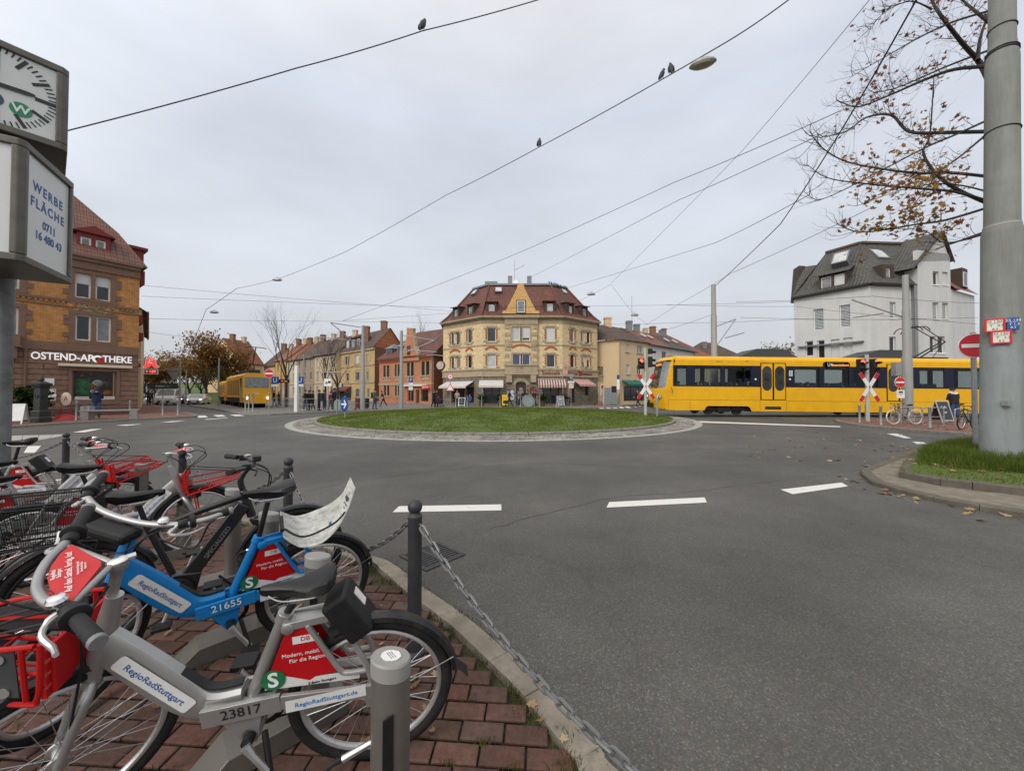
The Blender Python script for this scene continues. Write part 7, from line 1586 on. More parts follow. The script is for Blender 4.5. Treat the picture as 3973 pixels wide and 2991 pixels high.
 for y in(.32,W-.32):
  t=(y-W/2)*2/W;x=-.79+cv(t);b=MB();b.lathe([(.02,0),(.155,.0),(.155,.05),(.12,.07)],(x+.06,y,1.17),(-1,-.5 if y<1 else.5,0),18);hl=b.build('headlight',M_ALU,root);b=MB();b.ball((x-.0,y-.03 if y<1 else y+.03,1.17),.10,10,6);b.build('lens',M_PANE_L,hl)
 b=MB();b.tube([(.15,-.02,zb0-.08),(.10,-.20,zb0-.2),(.12,-.22,zb0-.42),(.16,-.05,zb0-.4)],.018,6);b.build('mirror_arm',M_BLACK,root)
 b=MB();b.box((-.95,W/2-.3,.45),(-.45,W/2+.3,.75));b.cyl((-1.12,W/2,.62),(-.95,W/2,.62),.16);b.cyl((-1.0,W/2-.25,.85),(-.9,W/2-.25,.85),.1);b.build('coupler',M_UNDER,root)
 b=MB()
 for k in range(5):b.tube(curve_pts([(-.45+k*.22,.5,.45),(-.35+k*.22,.45,.25),(-.22+k*.22,.5,.45)],4),.02,5)
 b.build('hose',M_BLACK,root)
 b=MB();zl=lp(*Z(700,972))[1];b.box((-.1,-.004,zl),(doors[0][0],.0,zl+.015));b.box((doors[0][1],-.004,zl-.02),(L,0,zl-.005))
 for u in(395,628,1378,1660):x=X(u);b.box((x,-.004,z0+.03),(x+.012,0,zl))
 b.box((X(1432),-.005,z0+.10),(X(1604),0,z0+.30));b.build('panel_joints',M_UNDER,body)
 zd0,zd1=lp(*Z(1500,975))[1],lp(*Z(1500,575))[1]
 for a,c in doors:
  m=(a+c)/2;b=MB();b.box((a,.0,zd0),(c,.05,zd1));fr=b.build('door_frame',M_BLACK,root);w=(c-a)*.42;h=(c-a)/2-w
  for x0 in(a+.07,m+.06):
   x1=x0+(m-a)-.13;b=MB();b.box((x0,-.02,zd0+.05),(x1,-.001,zd1-.05));d=b.build('door',M_YELLOW,root)
   cx,r,zA,zB=(x0+x1)/2,(x1-x0)*.41,zb0-.18+.3,zd1-.25;rz=r*1.1
   ov=lambda k,y:[(cx+k*r*cos(t),y,(zB-rz if sin(t)>0 else zA)+k*rz*sin(t))for t in[2*pi*q/28 for q in range(28)]]
   b=MB();b.prism(ov(1.08,-.024),(0,.004,0));b.build('window_seal',M_BLACK,d);b=MB();b.prism(ov(1,-.028),(0,.004,0));b.build('window',mat('door_glass',(.03,.035,.04),.06,0,.5,1.5),d)
 for u in(1330,1698):x,z=lp(*Z(u,750));b=MB();b.lathe([(.06,0),(.06,.03)],(x,0,z),(0,-1,0),14);b.build('door_button',M_WHITE,root)
 b=MB()
 for k in range(6):x,z=lp(*Z(1698+(k%2)*22,665+(k//2)*22));b.box((x-.05,-.004,z-.05),(x+.05,0,z+.05))
 b.build('pictogram',M_STICK,root)
 x0,z1=lp(*Z(2060,560));x1=lp(*Zb(270,465))[0];zz=z1-.22;b=MB();b.box((x0+.1,-.01,zz-.2),(x1-.1,.01,zz+.2));b.lathe([(.2,0),(.2,.02)],(x0+.14,.01,zz),(0,-1,0),16);b.lathe([(.2,0),(.2,.02)],(x1-.14,.01,zz),(0,-1,0),16);ds=b.build('destination_display',M_BLACK,root)
 text('U4',.30,(x0+.42,-.014,zz),(1,0,0),(0,0,1),M_TXTWHITE,ds);text('Untertürkheim',.19,((x0+x1)/2+.25,-.014,zz-.02),(1,0,0),(0,0,1),LED,ds)
 x,z=lp(*Z(940,560));text('3313',.20,(x,-.003,z),(1,0,0),(0,0,1),mat('number_brown',(.16,.09,.02),.5),root,'number');x,z=lp(*Z(1238,560));text('SSB',.16,(x,-.003,z),(1,0,0),(0,0,1),MATS['number_brown'],root,'logo')
 b=MB();b.box((.3,.06,.95),(L,W-.06,1.0));b.box((.5,.06,zb1+.05),(L,W-.06,zb1+.1));b.box((L-.1,0,z0),(L,W,zc));b.box((doors[0][0]-.1,W-.7,1),(doors[0][0],W-.1,zb1));b.build('interior',mat('interior_grey',(.07,.075,.08),.7),root)
 for k,x in enumerate([2.2,3.0,3.9,4.8,5.5,8.6,9.5,10.4,11.3,12.2,15.8,16.7,17.6]):
  b=MB()
  for y in(.25,W-1.15):b.box((x,y,1.0),(x+.42,y+.9,1.5));b.box((x+.36,y,1.5),(x+.44,y+.9,2.22))
  b.build('seats',M_SEATB,root)
 for xc in((bog[0]+bog[1])/2-.15,(bog[0]+bog[1])/2+10.2,24):
  b=MB()
  for dx in(-.95,.95):
   b.cyl((xc+dx,.35,.32),(xc+dx,.48,.32),.33,n=20);b.cyl((xc+dx,W-.48,.32),(xc+dx,W-.35,.32),.33,n=20);b.cyl((xc+dx,.3,.32),(xc+dx,W-.3,.32),.08)
  b.box((xc-1.5,.28,.28),(xc+1.5,.36,.45));b.box((xc-.4,.2,.2),(xc+.4,.4,.55));b.box((xc-1.6,.5,.3),(xc+1.6,W-.5,.7));b.build('bogie',M_UNDER,root)
 b=MB();b.box((.2,.15,.36),(L,W-.15,z0+.1));b.box((X(1300),.12,.24),(X(2212)+3,W-.12,z0));b.build('underframe',M_UNDER,root)
 for Zf,q in((Z,((1110,505),(1330,462),(1600,462),(1760,520))),(Zb,((270,405),(560,365),(860,368),(930,408)))):
  xs=[lp(*Zf(*p))[0]*1.045+.2 for p in q];h=zt+.62;b=MB();b.loft([[(x,y0,z),(x,y1,z),(x,y1,zt-.05),(x,y0,zt-.05)]for x,z,y0,y1 in((xs[0],zt,.4,W-.4),(xs[1],h,.5,W-.5),(xs[2],h,.5,W-.5),(xs[3],zt,.4,W-.4))]);b.build('roof_box',mat('roof_equipment_grey',(.045,.05,.058),.6),root)
 def rp(u,v,y=W/2):px,py=Zb(u,v);d=ray(px,py);p=Ri@(V((0,0,H))+d*((24.3+y)/d.y));return V((p.x,y,p.z))
 b=MB();kn=rp(1310,222);bs=rp(1000,405);hd=rp(960,70)
 for y in(-.25,.25):b.tube([bs+V((0,y,0)),kn+V((0,y*.6,0))],.045,6);b.tube([kn+V((0,y*.6,0)),hd+V((.5,y,.1))],.03,6)
 b.tube([rp(1180,415),rp(1300,255)],.02,5);b.box((bs.x-.3,.7,zt),(bs.x+1.6,W-.7,zt+.18))
 for x in(-.25,.25):b.tube(curve_pts([hd+V((x,-.95,-.28)),hd+V((x,-.75,-.02)),hd+V((x,-.4,.06)),hd+V((x,.4,.06)),hd+V((x,.75,-.02)),hd+V((x,.95,-.28))],3),.03,6)
 b.tube([hd+V((-.4,0,0)),hd+V((.6,0,.1))],.03,6);b.build('pantograph',M_BLACK,root)
 b=MB()
 for y in(24.3+.55,24.3+2.1):b.box((9.3,y-.04,GZ),(60,y+.04,GZ+.006))
 o=b.build('rail',M_STEEL);stru(o)
tram()
def works():
 x=V((-.70,.714,0));x.normalize()
 def unit(nm,lab,o,L,Wd,Ht,front):
  y=V((x.y,-x.x,0));root=thing(nm,lab,'tram',M=frame(o,x,z=(0,0,1)));W=Wd;ym=mat('works_yellow',(.70,.36,.015),.5,0,.08,1.2,dirt=(.25,.15,.05),dirt_amt=.5,dscale=1.2);h0=1.0
  b=MB();b.prism([(0,-W/2,h0),(0,W/2,h0),(0,W/2,Ht-.25),(0,W/2-.35,Ht),(0,-W/2+.35,Ht),(0,-W/2,Ht-.25)][::-1],(L,0,0));b.box((.15,-W/2+.05,.55),(L*.2,W/2-.05,h0));b.build('body',ym,root)
  if front:
   b=MB();b.box((-.03,-W/2+.12,Ht*.58),(0,W/2-.12,Ht*.88));w=b.build('windscreen',M_PANE_M,root,bevel=.02);b=MB();b.box((-.06,-W/2+.1,.45),(.1,W/2-.1,h0+.02));b.build('apron',ym,root)
   for s in(-1,1):b=MB();b.ball((-.07,s*W*.36,1.0),.13,12,8);b.build('headlight',emat('headlight_lit',(1,.93,.8),2.2),root)
   text('5516',.28,(-.01,.15,Ht*.42),(0,-1,0),(0,0,1),M_TXTWHITE,root,'number')
   for k in range(3):b=MB();b.cyl((2+k*2.2,-.5,Ht+.15),(2+k*2.2,.5,Ht+.15),.3);b.build('roof_fan',M_UNDER,root)
   b=MB();b.tube([(1.4,0,Ht),(2.6,0,Ht+1.3),(1.2,0,Ht+2.6)],.05,6);b.tube([(1.2,-.9,Ht+2.55),(1.2,-.6,Ht+2.66),(1.2,.6,Ht+2.66),(1.2,.9,Ht+2.55)],.04,5);b.build('pantograph',M_BLACK,root)
  for s in(-1,1):
   b=MB();y_=s*W/2
   b.box((.9,y_-.02,h0+.5),(1.7,y_+.02,Ht-.5));b.build('cab_window',M_PANE_D,root)
   for k in range(6):b=MB();x0=2.3+k*(L-3)/6;b.box((x0,y_-.012,h0+.25),(x0+(L-3)/6-.3,y_+.012,Ht-.6));b.build('louvre',mat('works_grille',(.30,.16,.02),.7),root)
  b=MB();b.box((.2,-W/2+.1,.5),(L-.2,W/2-.1,h0))
  for k in(.18,.32,.68,.82):b.cyl((L*k,-W/2+.2,.42),(L*k,W/2-.2,.42),.42,n=16)
  b.build('running_gear',M_UNDER,root)
 unit('works_locomotive','yellow works locomotive with lit headlights and number 5516 on grass track',V((-25.15,36.2,.05)),11.5,2.35,3.45,True)
 unit('works_wagon','lower yellow works wagon coupled behind the locomotive',V((-25.15,36.2,.05))+x*12.6,7,2.3,3.0,False)
works()
def car(lab,loc,rz,col,cm,van=False,lit=True,nm='car'):
 t=thing(nm,lab,'van' if van else 'car',loc,rz);L,W=(5.0,1.95)if van else(4.4,1.8)
 P_=[(0,.32),(0,.7),(.15,.86),(.95,.98),(1.75,1.42),(2.9,1.46),(3.9,1.05),(4.35,.95),(4.4,.35)]if not van else[(0,.35),(0,.85),(.2,1.05),(.75,1.2),(1.45,2.1),(1.7,2.2),(4.95,2.2),(5.0,.35)]
 b=MB();b.smooth=False;R=[]
 for y,k in((-W/2,.93),(-W/2+.08,1),(W/2-.08,1),(W/2,.93)):R.append([(x if k==1 else L/2+(x-L/2)*.98,y*(1 if z<1 else.86),.3+(z-.3)*k)for x,z in P_])
 b.loft(R);b.build('body',cm,t,bevel=.05)
 a,c=(P_[3],P_[4]);b=MB();n=V((-(c[1]-a[1]),0,c[0]-a[0])).normalized()*.02;A,C=V((a[0],0,a[1])).lerp(V((c[0],0,c[1])),.08)+n,V((a[0],0,a[1])).lerp(V((c[0],0,c[1])),.92)+n;w=W*.40
 b.prism([A+V((0,-w,0)),A+V((0,w,0)),C+V((0,w*.9,0)),C+V((0,-w*.9,0))],n*.3);b.build('windscreen',M_PANE_M,t)
 for s in(-1,1):
  b=MB();y=s*W*.435;b.prism([(x,y,z)for x,z in(((1.5,1.02),(1.85,1.33),(2.85,1.36),(3.5,1.05))if not van else((1.1,1.25),(1.55,1.95),(2.2,1.95),(2.2,1.25)))],(0,s*.03,0));b.build('side_window',M_PANE_D,t)
  b=MB();b.ball((.10,s*W*.36,.72 if not van else.85),(.10,.17,.09),10,6);b.build('headlight',emat('headlight_lit',(1,.93,.8),2.2)if lit else M_PANE_L,t)
  b=MB();b.ball((1.5,s*(W/2+.12),1.02 if not van else 1.3),(.08,.11,.08),8,6);b.build('mirror',cm,t)
  for x in(.85,L-.85):
   b=MB();b.lathe([(.05,-.11),(.31,-.11),(.33,-.07),(.33,.07),(.31,.11),(.05,.11)],(x,s*(W/2-.13),.33),(0,1,0),20);o=b.build('wheel',M_RUBBER,t);b=MB();b.lathe([(.02,0),(.2,0),(.2,.012)],(x,s*(W/2-.015),.33),(0,s,0),14);b.build('rim',M_ALU,o)
 b=MB();b.box((-.02,-W*.3,.38),(.02,W*.3,.60));b.build('grille',M_BLACK,t);b=MB();b.box((-.03,-.26,.44),(-.021,.26,.55));b.build('number_plate',M_WHITE,t)
 return t
rz=radians(118)
car('white car with lit headlights driving towards the roundabout',(-39.3,45.2,GZ),rz,0,mat('car_white',(.55,.56,.57),.25,0,.03,2,coat=.5))
car('dark violet blue car following behind the white car',(-43,48.5,GZ),rz,0,mat('car_dark_blue',(.02,.02,.07),.25,coat=.5))
car('white van parked at the kerb of the left street',(-43.6,45.8,GZ),rz,0,mat('van_white',(.55,.55,.54),.35),True,False,'van')
for k,(x,y,c,l)in enumerate(((-52,53,(.3,.31,.33),'silver car far up the left street'),(-58,58,(.05,.05,.06),'black car farthest up the left street'))):car(l,(x,y,GZ),rz,0,mat('car_paint_%d'%k,c,.3),lit=k==0)
SKIN=mat('skin',(.42,.24,.17),.6,0,.05);HAIRS=[mat('dark_hair',(.018,.013,.01),.6),mat('brown_hair',(.07,.04,.022),.6),mat('grey_hair',(.30,.29,.28),.7)]
def cloth(n,c):return mat('cloth_'+n,c,.85,0,.2,14,bump=.25,bscale=120)
CL={k:cloth(k,c)for k,c in dict(navy=(.012,.018,.045),black=(.014,.014,.016),grey=(.10,.10,.105),jeans=(.035,.065,.14),dark=(.03,.03,.035),beige=(.36,.29,.22),red=(.25,.03,.04),olive=(.05,.055,.03),pink=(.40,.22,.22),white=(.6,.6,.58),brown=(.08,.05,.035),green=(.03,.09,.035),blue=(.02,.10,.28),shoe=(.02,.02,.022),wshoe=(.55,.55,.53)).items()}
def person(label,loc,rz,top='black',leg='dark',hair=0,stride=0.0,arm=(0,0),lean=0.0,s=1.0,shoe='shoe',sit=False,hat=None,bulk=1.0,group=None,hood=None):
 t=thing('person',label,'person',loc,rz,group);V_,E_,R_,K_=[],[],[],[]
 def nd(p,r,par=None,k=0):V_.append(p);R_.append(r);K_.append(k);(E_.append((par,len(V_)-1))if par is not None else 0);return len(V_)-1
 hz=.52 if sit else.95;lx=lambda z:lean*(z-hz)if z>hz else 0
 pv=nd((0,0,hz),(.15*bulk,.125*bulk),None,1);w=nd((lx(hz+.2),0,hz+.2),(.145*bulk,.115*bulk),pv,1);ch=nd((lx(hz+.40),0,hz+.40),(.165*bulk,.12*bulk),w,1);nk0=nd((lx(hz+.52),0,hz+.52),(.085,.075),ch,1)
 nk=nd((lx(hz+.575)+.01,0,hz+.575),(.052,.052),nk0,0);hd=nd((lx(hz+.67)+.022,0,hz+.67),(.082,.092),nk,0);tp=nd((lx(hz+.76)+.015,0,hz+.76),(.066,.075),hd,0);nd((lx(hz+.665)+.115,0,hz+.665),(.014,.016),hd,0)
 for sd in(-1,1):
  nd((lx(hz+.67)+.01,sd*.088,hz+.67),(.012,.02),hd,0)
  a=arm[0 if sd>0 else 1];sh=nd((lx(hz+.47),sd*.185*(bulk+1)/2,hz+.47),(.07,.07),ch,1);sw=stride*sd*-.5
  el=nd((lx(hz+.47)+.06*a+sw*.25-.02,sd*.24,hz+.47-.27),(.056,.056),sh,1);q=V((lx(hz+.2)+.02+.22*a+sw*.45+.03,sd*(.25-.13*a),hz+.2-.22+.30*a));hw=nd(tuple(q),(.04,.04),el,1)
  d=(q-V(V_[el])).normalized();pm=nd(tuple(q+d*.06),(.036,.022),hw,0);x_=V((0,1,0))
  for k in range(4):b0=q+d*.10+V((.012*(k-1.5),0,0))*1.4;f1=nd(tuple(b0),(.011,.011),pm,0);nd(tuple(b0+d*(.05-.006*abs(k-1.5))+V((.01,-sd*.015,0))),(.008,.008),f1,0)
  th=nd(tuple(q+d*.05+V((.032,-sd*.01,0))),(.011,.011),pm,0);nd(tuple(q+d*.085+V((.042,-sd*.015,0))),(.009,.009),th,0)
  st=stride*sd
  if sit:hp,kn,an=(.05,sd*.1,hz-.02),(.44,sd*.12,hz),(.46,sd*.12,.09)
  else:hp,kn,an=(0,sd*.095,.90),(st*.22+.03*abs(st),sd*.105,.50),(st*.42-(.10 if st<0 else 0),sd*.10,.09+(.08 if st<-.3 else 0))
  h_=nd(hp,(.105*bulk,.10*bulk),pv,2);k_=nd(kn,(.066*bulk,.068*bulk),h_,2);a_=nd(an,(.046,.05),k_,2);ft=nd((an[0]+.02,an[1],an[2]-.035),(.046,.045),a_,3);nd((an[0]+.17,an[1]+sd*.02,an[2]-.045),(.042,.034),ft,3)
 me=bpy.data.meshes.new('body');me.from_pydata([(x*s,y*s,z*s)for x,y,z in V_],E_,[]);o=link('body',me)
 m=o.modifiers.new('skin','SKIN');m.use_smooth_shade=True;sv=me.skin_vertices[0].data
 for i,r in enumerate(R_):sv[i].radius=(r[0]*s,r[1]*s);sv[i].use_root=i==0
 o.modifiers.new('sub','SUBSURF').levels=1
 n2=bpy.data.meshes.new_from_object(o.evaluated_get(bpy.context.evaluated_depsgraph_get()));bpy.data.objects.remove(o);n2.name='body'
 n2.materials.clear()
 for q in(SKIN,CL[top],CL[leg],CL[shoe]):n2.materials.append(q)
 sg=[(V(V_[a])*s,V(V_[b])*s,K_[b]if K_[b]else 0)for a,b in E_]
 for p in n2.polygons:
  c=p.center;best,kk=9,1
  for a,b_,k in sg:
   ab=b_-a;u=max(0,min(1,(c-a).dot(ab)/ab.length_squared));dd=(c-a-ab*u).length
   if dd<best:best,kk=dd,k
  if kk==2 and c.z>(hz-.06)*s and not sit:kk=1
  p.material_index=kk;p.use_smooth=True
 link('body',n2,t);hx=(lx(hz+.7)+.0)*s;b=MB();b.smooth=True
 prof=[(.104,.665),(.106,.70),(.098,.745),(.075,.785),(.03,.805)]if not hat else[(.11,.70),(.112,.73),(.10,.78),(.03,.81)]
 b.lathe([(r*s,(hz+z)*s)for r,z in prof],(hx-(.018 if not hat else 0)*s,0,0));b.build('hat' if hat else 'hair',CL[hat]if hat else HAIRS[hair],t)
 for sd in(-1,1):b=MB();b.ball(((lx(hz+.68)+.104)*s,sd*.033*s,(hz+.685)*s),.009*s,6,5);b.build('eye',M_DARK,t)
 if hood:b=MB();b.torus((hx-.05*s,0,(hz+.55)*s),(-.5,0,1),.10*s,.05*s,16,8);b.build('hood',CL[hood],t)
 return t
def bag(name,label,loc,size,m,rz=0):
 t=thing(name,label,'bag',loc,rz);b=MB();b.cbox((0,0,size[2]/2),size);b.build('pouch',m,t,bevel=min(size)*.3);b=MB();b.torus((0,0,size[2]),(1,0,0),size[1]*.3,.012,14,6,a0=0,a1=pi,x0=(0,1,0));b.build('strap',m,t)
def gpx(px,Y,z=.07):p=P(px,1500,Y);return V((p.x,p.y,z))
person('stout person in navy hooded jacket and jeans facing the pharmacy window',G(373,1625,.07),radians(140),'navy','jeans',0,.12,(.9,.9),.06,1.02,'wshoe',bulk=1.22,hood='navy')
CR=[(1184,30.5,'black','jeans',200,0,'dark jacket and blue jeans at the left end of the waiting group'),(1200,30.8,'black','dark',170,0,'black coat in the middle of the left trio of waiting people'),(1214,31.2,'dark','dark',190,1,'dark jacket at the right of the left trio of waiting people'),(1239,30.2,'black','black',20,0,'bulky black clothes with a bag on the front by the tram stop'),(1258,30.6,'grey','jeans',190,0,'grey jacket and jeans beside the railing'),(1282,32.5,'red','grey',180,1,'dark red jacket partly behind the others at the stop'),(1297,30.4,'navy','dark',175,0,'navy coat, tallest of the waiting group, next to the round sign back'),(1065,38,'black','dark',250,0,'dark coat standing far back on the tram platform'),(1082,38.6,'dark','jeans',200,2,'grey hair on the far tram platform')]
for i,(px,Y,tp,lg,a,h,lab)in enumerate(CR):person('person in '+lab if h<2 else 'person with '+lab,gpx(px,Y),radians(a),tp,lg,h,random.uniform(-.2,.3),(random.choice((.2,.9)),random.choice((.1,.8))),0,(1.0,.98,.97,1,1.0,.92,1.08,1,.96)[i],'shoe' if i%2 else 'wshoe',bulk=1.1,group='people waiting at the tram stop')
p=gpx(1455,33.2);person('person with green backpack in grey jacket waiting at the railing',p,radians(-15),'grey','jeans',0,.1,(.5,.5),.03,1.05,hat='black');bag('backpack','green backpack worn by the person in the grey jacket',p+V((-.22,.04,1.02)),(.22,.34,.5),CL['green'],radians(-15))
person('person in dark jacket bending forward while walking in front of the salmon house',gpx(1488,39),radians(200),'navy','black',0,.7,(.5,.3),.30,.98)
p=gpx(1683,37.6);person('person in black coat pushing the dark pram by the house corner',p,radians(-20),'black','black',1,.3,(1,1));person('person in black jacket next to the pram',gpx(1694,38.2),radians(-30),'black','dark',0,.1,(.5,.4),0,1.02)
def pram(loc):
 t=thing('pram','dark folding pram standing by the people at the house corner','pram',loc,radians(-25));b=MB()
 b.prism([(-.25,-.2,.5),(.3,-.2,.45),(.4,-.2,.75),(-.3,-.2,1.0)],(0,.4,0));b.build('seat',CL['black'],t,bevel=.03);b=MB();b.tube([(-.6,-.22,1.05),(-.3,-.22,.9),(.35,-.22,.15)],.018,6);b.tube([(-.6,.22,1.05),(-.3,.22,.9),(.35,.22,.15)],.018,6);b.tube([(-.6,-.22,1.05),(-.6,.22,1.05)],.018,6);b.tube([(.0,-.22,.55),(-.35,-.22,.15)],.015,6);b.tube([(0,.22,.55),(-.35,.22,.15)],.015,6);b.build('frame',M_BLACK,t)
 for x in(.35,-.35):
  for y in(-.24,.24):b=MB();b.torus((x,y,.13),(0,1,0),.11,.02,18,6);b.cyl((x,y-.015,.13),(x,y+.015,.13),.05);b.build('wheel',M_BLACK,t)
pram(gpx(1704,37.4))
person('person in a beige checked coat standing in front of the white awning shop',gpx(1774,38.5),radians(250),'beige','brown',1,.2,(.8,.7))
person('person in a blue jacket sitting below the left white awning',gpx(1825,41.0),radians(235),'blue','jeans',0,0,(.6,.6),.12,1,sit=True)
p=gpx(1976,38.8);person('person in black striding past the door of the corner house',p,radians(15),'black','black',0,.85,(.3,.3),.06,1.03);bag('duffel_bag','black bag carried by the striding person',p+V((-.38,-.1,.35)),(.55,.25,.32),CL['black'])
for i,(px,Y,tp,lg,a,st,lab)in enumerate(((2012,39.2,'grey','jeans',205,.6,'grey jacket leading the group passing the arched door'),(2030,39.6,'black','dark',200,.5,'black jacket, second in the group passing the arched door'),(2046,40.0,'olive','dark',195,.3,'olive jacket half behind the round sign back'),(2068,39.0,'black','black',175,.5,'long black coat right of the round sign back'),(2076,40.2,'navy','jeans',185,.2,'navy coat at the right end of the group by the bakery'))):person('person in '+lab,gpx(px,Y),radians(a),tp,lg,i%2,st,(.4,.6),.04,1.0+.02*(i%3),group='people walking past the corner house')
person('person in dark jacket with red backpack crossing beside the rail signal',gpx(2475,37),radians(190),'black','navy',0,.6,(.3,.3),.05,1.04,'wshoe');bag('backpack','red backpack of the person crossing beside the rail signal',gpx(2470,36.8)+V((.22,0,1.08)),(.2,.32,.45),CL['red'])
person('person far up the left street pavement in dark clothes',gpx(577,44),radians(130),'black','black',0,.4);person('second small person in dark clothes on the left street pavement',gpx(590,45.5),radians(140),'dark','black',0,.3)
person('driver in dark uniform at the front cab window of the train',V((11.5,25.3,1.05)),radians(180),'black','dark',0,0,(.8,.8),sit=True)
for i,(x,y,c,h,lab)in enumerate(((12.9,24.95,'blue',0,'bright blue jacket behind the first big train window'),(13.9,25.1,'grey',1,'grey jacket at the right of the first big train window'),(15.3,24.95,'dark',0,'dark jacket behind the second big train window'),(16.2,25.1,'beige',2,'beige jacket with grey hair behind the second big train window'),(20.2,25,'red',0,'red jacket behind a window right of the first train door'),(22.5,25.0,'white',1,'pale top behind a window in the middle of the train'),(29.9,25,'beige',2,'pale jacket behind the last visible train windows'))):person('passenger with '+lab,V((x,y,1.10-.010*(x-10))),radians(180 if i%2 else 0),c,'dark',h,0,(.3,.3),sit=True,group='passengers inside the train')
def sign_disc(name,label,px,py,Y,d,face,rz=0.0,base=None,pole=True,extra=None,r=.035,cat='sign'):
 c=P(px,py,Y);z0=GZ if base is None else base;t=thing(name,label,cat,(c.x,c.y,z0),rz);zc=c.z-z0
 if pole:b=MB();b.cyl((0,.06,0),(0,.06,zc+d*.55),r,n=12);b.lathe([(r*1.6,0),(r*1.6,.03),(r,.05)],(0,.06,0));b.build('pole',M_STEEL,t)
 if face:
  b=MB();b.lathe([(d/2,.0),(d/2,.022),(d/2*.95,.025)],(0,.02,zc),(0,-1,0),36);pl=b.build('plate',{'arrow':M_BLUE,'plain':mat('sign_back_grey',(.20,.25,.235),.6)}.get(face,M_WHITE),t)
  if face=='noentry':b=MB();b.lathe([(d*.475,0),(d*.475,.003)],(0,-.005,zc),(0,-1,0),36);b.build('red_field',M_SIGNRED,pl);b=MB();b.box((-d*.40,-.013,zc-d*.075),(d*.40,-.008,zc+d*.075));b.build('white_bar',M_WHITE,pl)
  if face=='arrow':b=MB();b.prism([(x*d,-.008,zc+z*d)for x,z in((-.36,-.055),(.12,-.055),(-.05,-.24),(.06,-.30),(.36,0),(.06,.30),(-.05,.24),(.12,.055),(-.36,.055))],(0,-.003,0));b.build('arrow',M_WHITE,pl)
  if face=='ring':b=MB();b.torus((0,-.006,zc),(0,1,0),d*.42,d*.06,30,6,ry=.004);b.build('red_ring',M_SIGNRED,pl);text(extra or '',d*.42,(0,-.01,zc),(1,0,0),(0,0,1),M_TXTBLACK,pl)
 return t,zc
def plate(t,w,h,z,m,x=0,y=-.03,name='plate',txt=None,ts=.1,tm=None):
 b=MB();b.box((x-w/2,y,z-h/2),(x+w/2,y+.02,z+h/2));p=b.build(name,m,t)
 if txt:
  for k,s_ in enumerate(txt.split('|')):text(s_,ts,(x,y-.004,z+(len(txt.split('|'))-1)*ts*.6-k*ts*1.2),(1,0,0),(0,0,1),tm or M_TXTBLACK,p)
 return p
sign_disc('no_entry_sign','large no entry sign on a blue grey pole in front of the big mast',3783,1341,9.2,.61,'noentry',radians(-25),.12,r=.05)
sign_disc('no_entry_sign','no entry sign on a pole beside the yellow works locomotive',1044,1449,27.2,.66,'noentry',radians(10),.07)
sign_disc('arrow_sign','blue round arrow sign standing on the left part of the grass island',1335,1568,19.8,.80,'arrow',radians(-39),.12)
sign_disc('sign_back','grey back of a round sign beside the waiting people',1310,1572,27.5,.9,'plain',radians(150),.0)
t,zc=sign_disc('sign_back','pale green back of a big round sign in front of the arched door',2050,1556,36.5,1.15,'plain',radians(180),.02,False)
b=MB();b.tube([(-.62,.05,0),(-.62,.05,zc+.1),(-.3,.05,zc+.55),(.3,.05,zc+.55),(.62,.05,zc+.1),(.62,.05,0)],.03,8);b.build('bracket',M_STEEL,t)
t,zc=sign_disc('speed_sign','pole with a round speed limit 40 sign above a red triangle at the corner house',1747,1461,36.5,.62,'ring',0,.07,extra='40')
for q,y_ in((1.0,0),(.74,-.012)):b=MB();b.prism([(x*q,-.03+y_,zc-1.15+z*q)for x,z in((-.45,-.3),(.45,-.3),(0,.5))],(0,-.008,0));b.build('warning_triangle',M_SIGNRED if q==1 else M_WHITE,t)
b=MB();b.lathe([(.45,-.12),(.45,.12),(.42,.14)],(-.95,0,zc+1.1),(-.3,-1,0),24);o=b.build('round_lamp_sign',M_DKIRON,t);b=MB();b.lathe([(.39,0),(.39,.01)],V((-.95,0,zc+1.1))+V((-.3,-1,0)).normalized()*.142,(-.3,-1,0),24);b.build('face',mat('lamp_sign_face',(.50,.46,.42),.4,0,.2,5,dirt=(.4,.1,.08),dirt_amt=.6,dscale=3),o)
t,zc=sign_disc('parking_sign','blue parking sign with white plates on a thin pole before the salmon house',1594,1474,37,.6,None,0,.07);pl=plate(t,.42,.5,zc,M_BLUE,txt='P',ts=.4,tm=M_TXTWHITE);plate(t,.42,.34,zc-.46,M_WHITE);plate(t,.42,.34,zc-.86,M_WHITE)
for px,py,lab in((1068,1476,'blue U tram stop sign behind the no entry sign'),(1164,1476,'blue U tram stop sign beside the white post')):
 t,zc=sign_disc('tram_stop_sign',lab,px,py,36,.6,None,0,.07);plate(t,.72,.72,zc,M_BLUE,txt='U',ts=.62,tm=M_TXTWHITE);plate(t,.72,.22,zc-.48,M_WHITE)
t,zc=sign_disc('departure_display','dark departure display between the two blue tram stop signs',1103,1479,37,.6,None,0,.07);plate(t,1.1,.36,zc,M_BLACK,txt='U4  3 min',ts=.16,tm=LED)
t,zc=sign_disc('warning_sign','white tram warning plate on a thin pole by the waiting people',1272,1484,29.5,.6,None,0,.07);pl=plate(t,.6,.6,zc,M_WHITE)
b=MB();b.prism([(-.2,-.035,zc-.1),(.0,-.035,zc-.1),(-.1,-.035,zc+.12)],(0,-.004,0));b.box((.02,-.04,zc-.05),(.25,-.035,zc+.12));b.build('pictogram',M_TXTBLACK,pl);b=MB();b.box((-.6,-.1,zc-1.5),(-.35,.1,zc-.85));b.build('signal_head',M_BLACK,t);b=MB();b.tube([(-.5,.06,zc+.85),(1.2,.06,zc+.85)],.025,6);b.tube([(0,.06,zc+.3),(0,.06,zc+1.0)],.035,8);b.build('arm',M_STEEL,t)
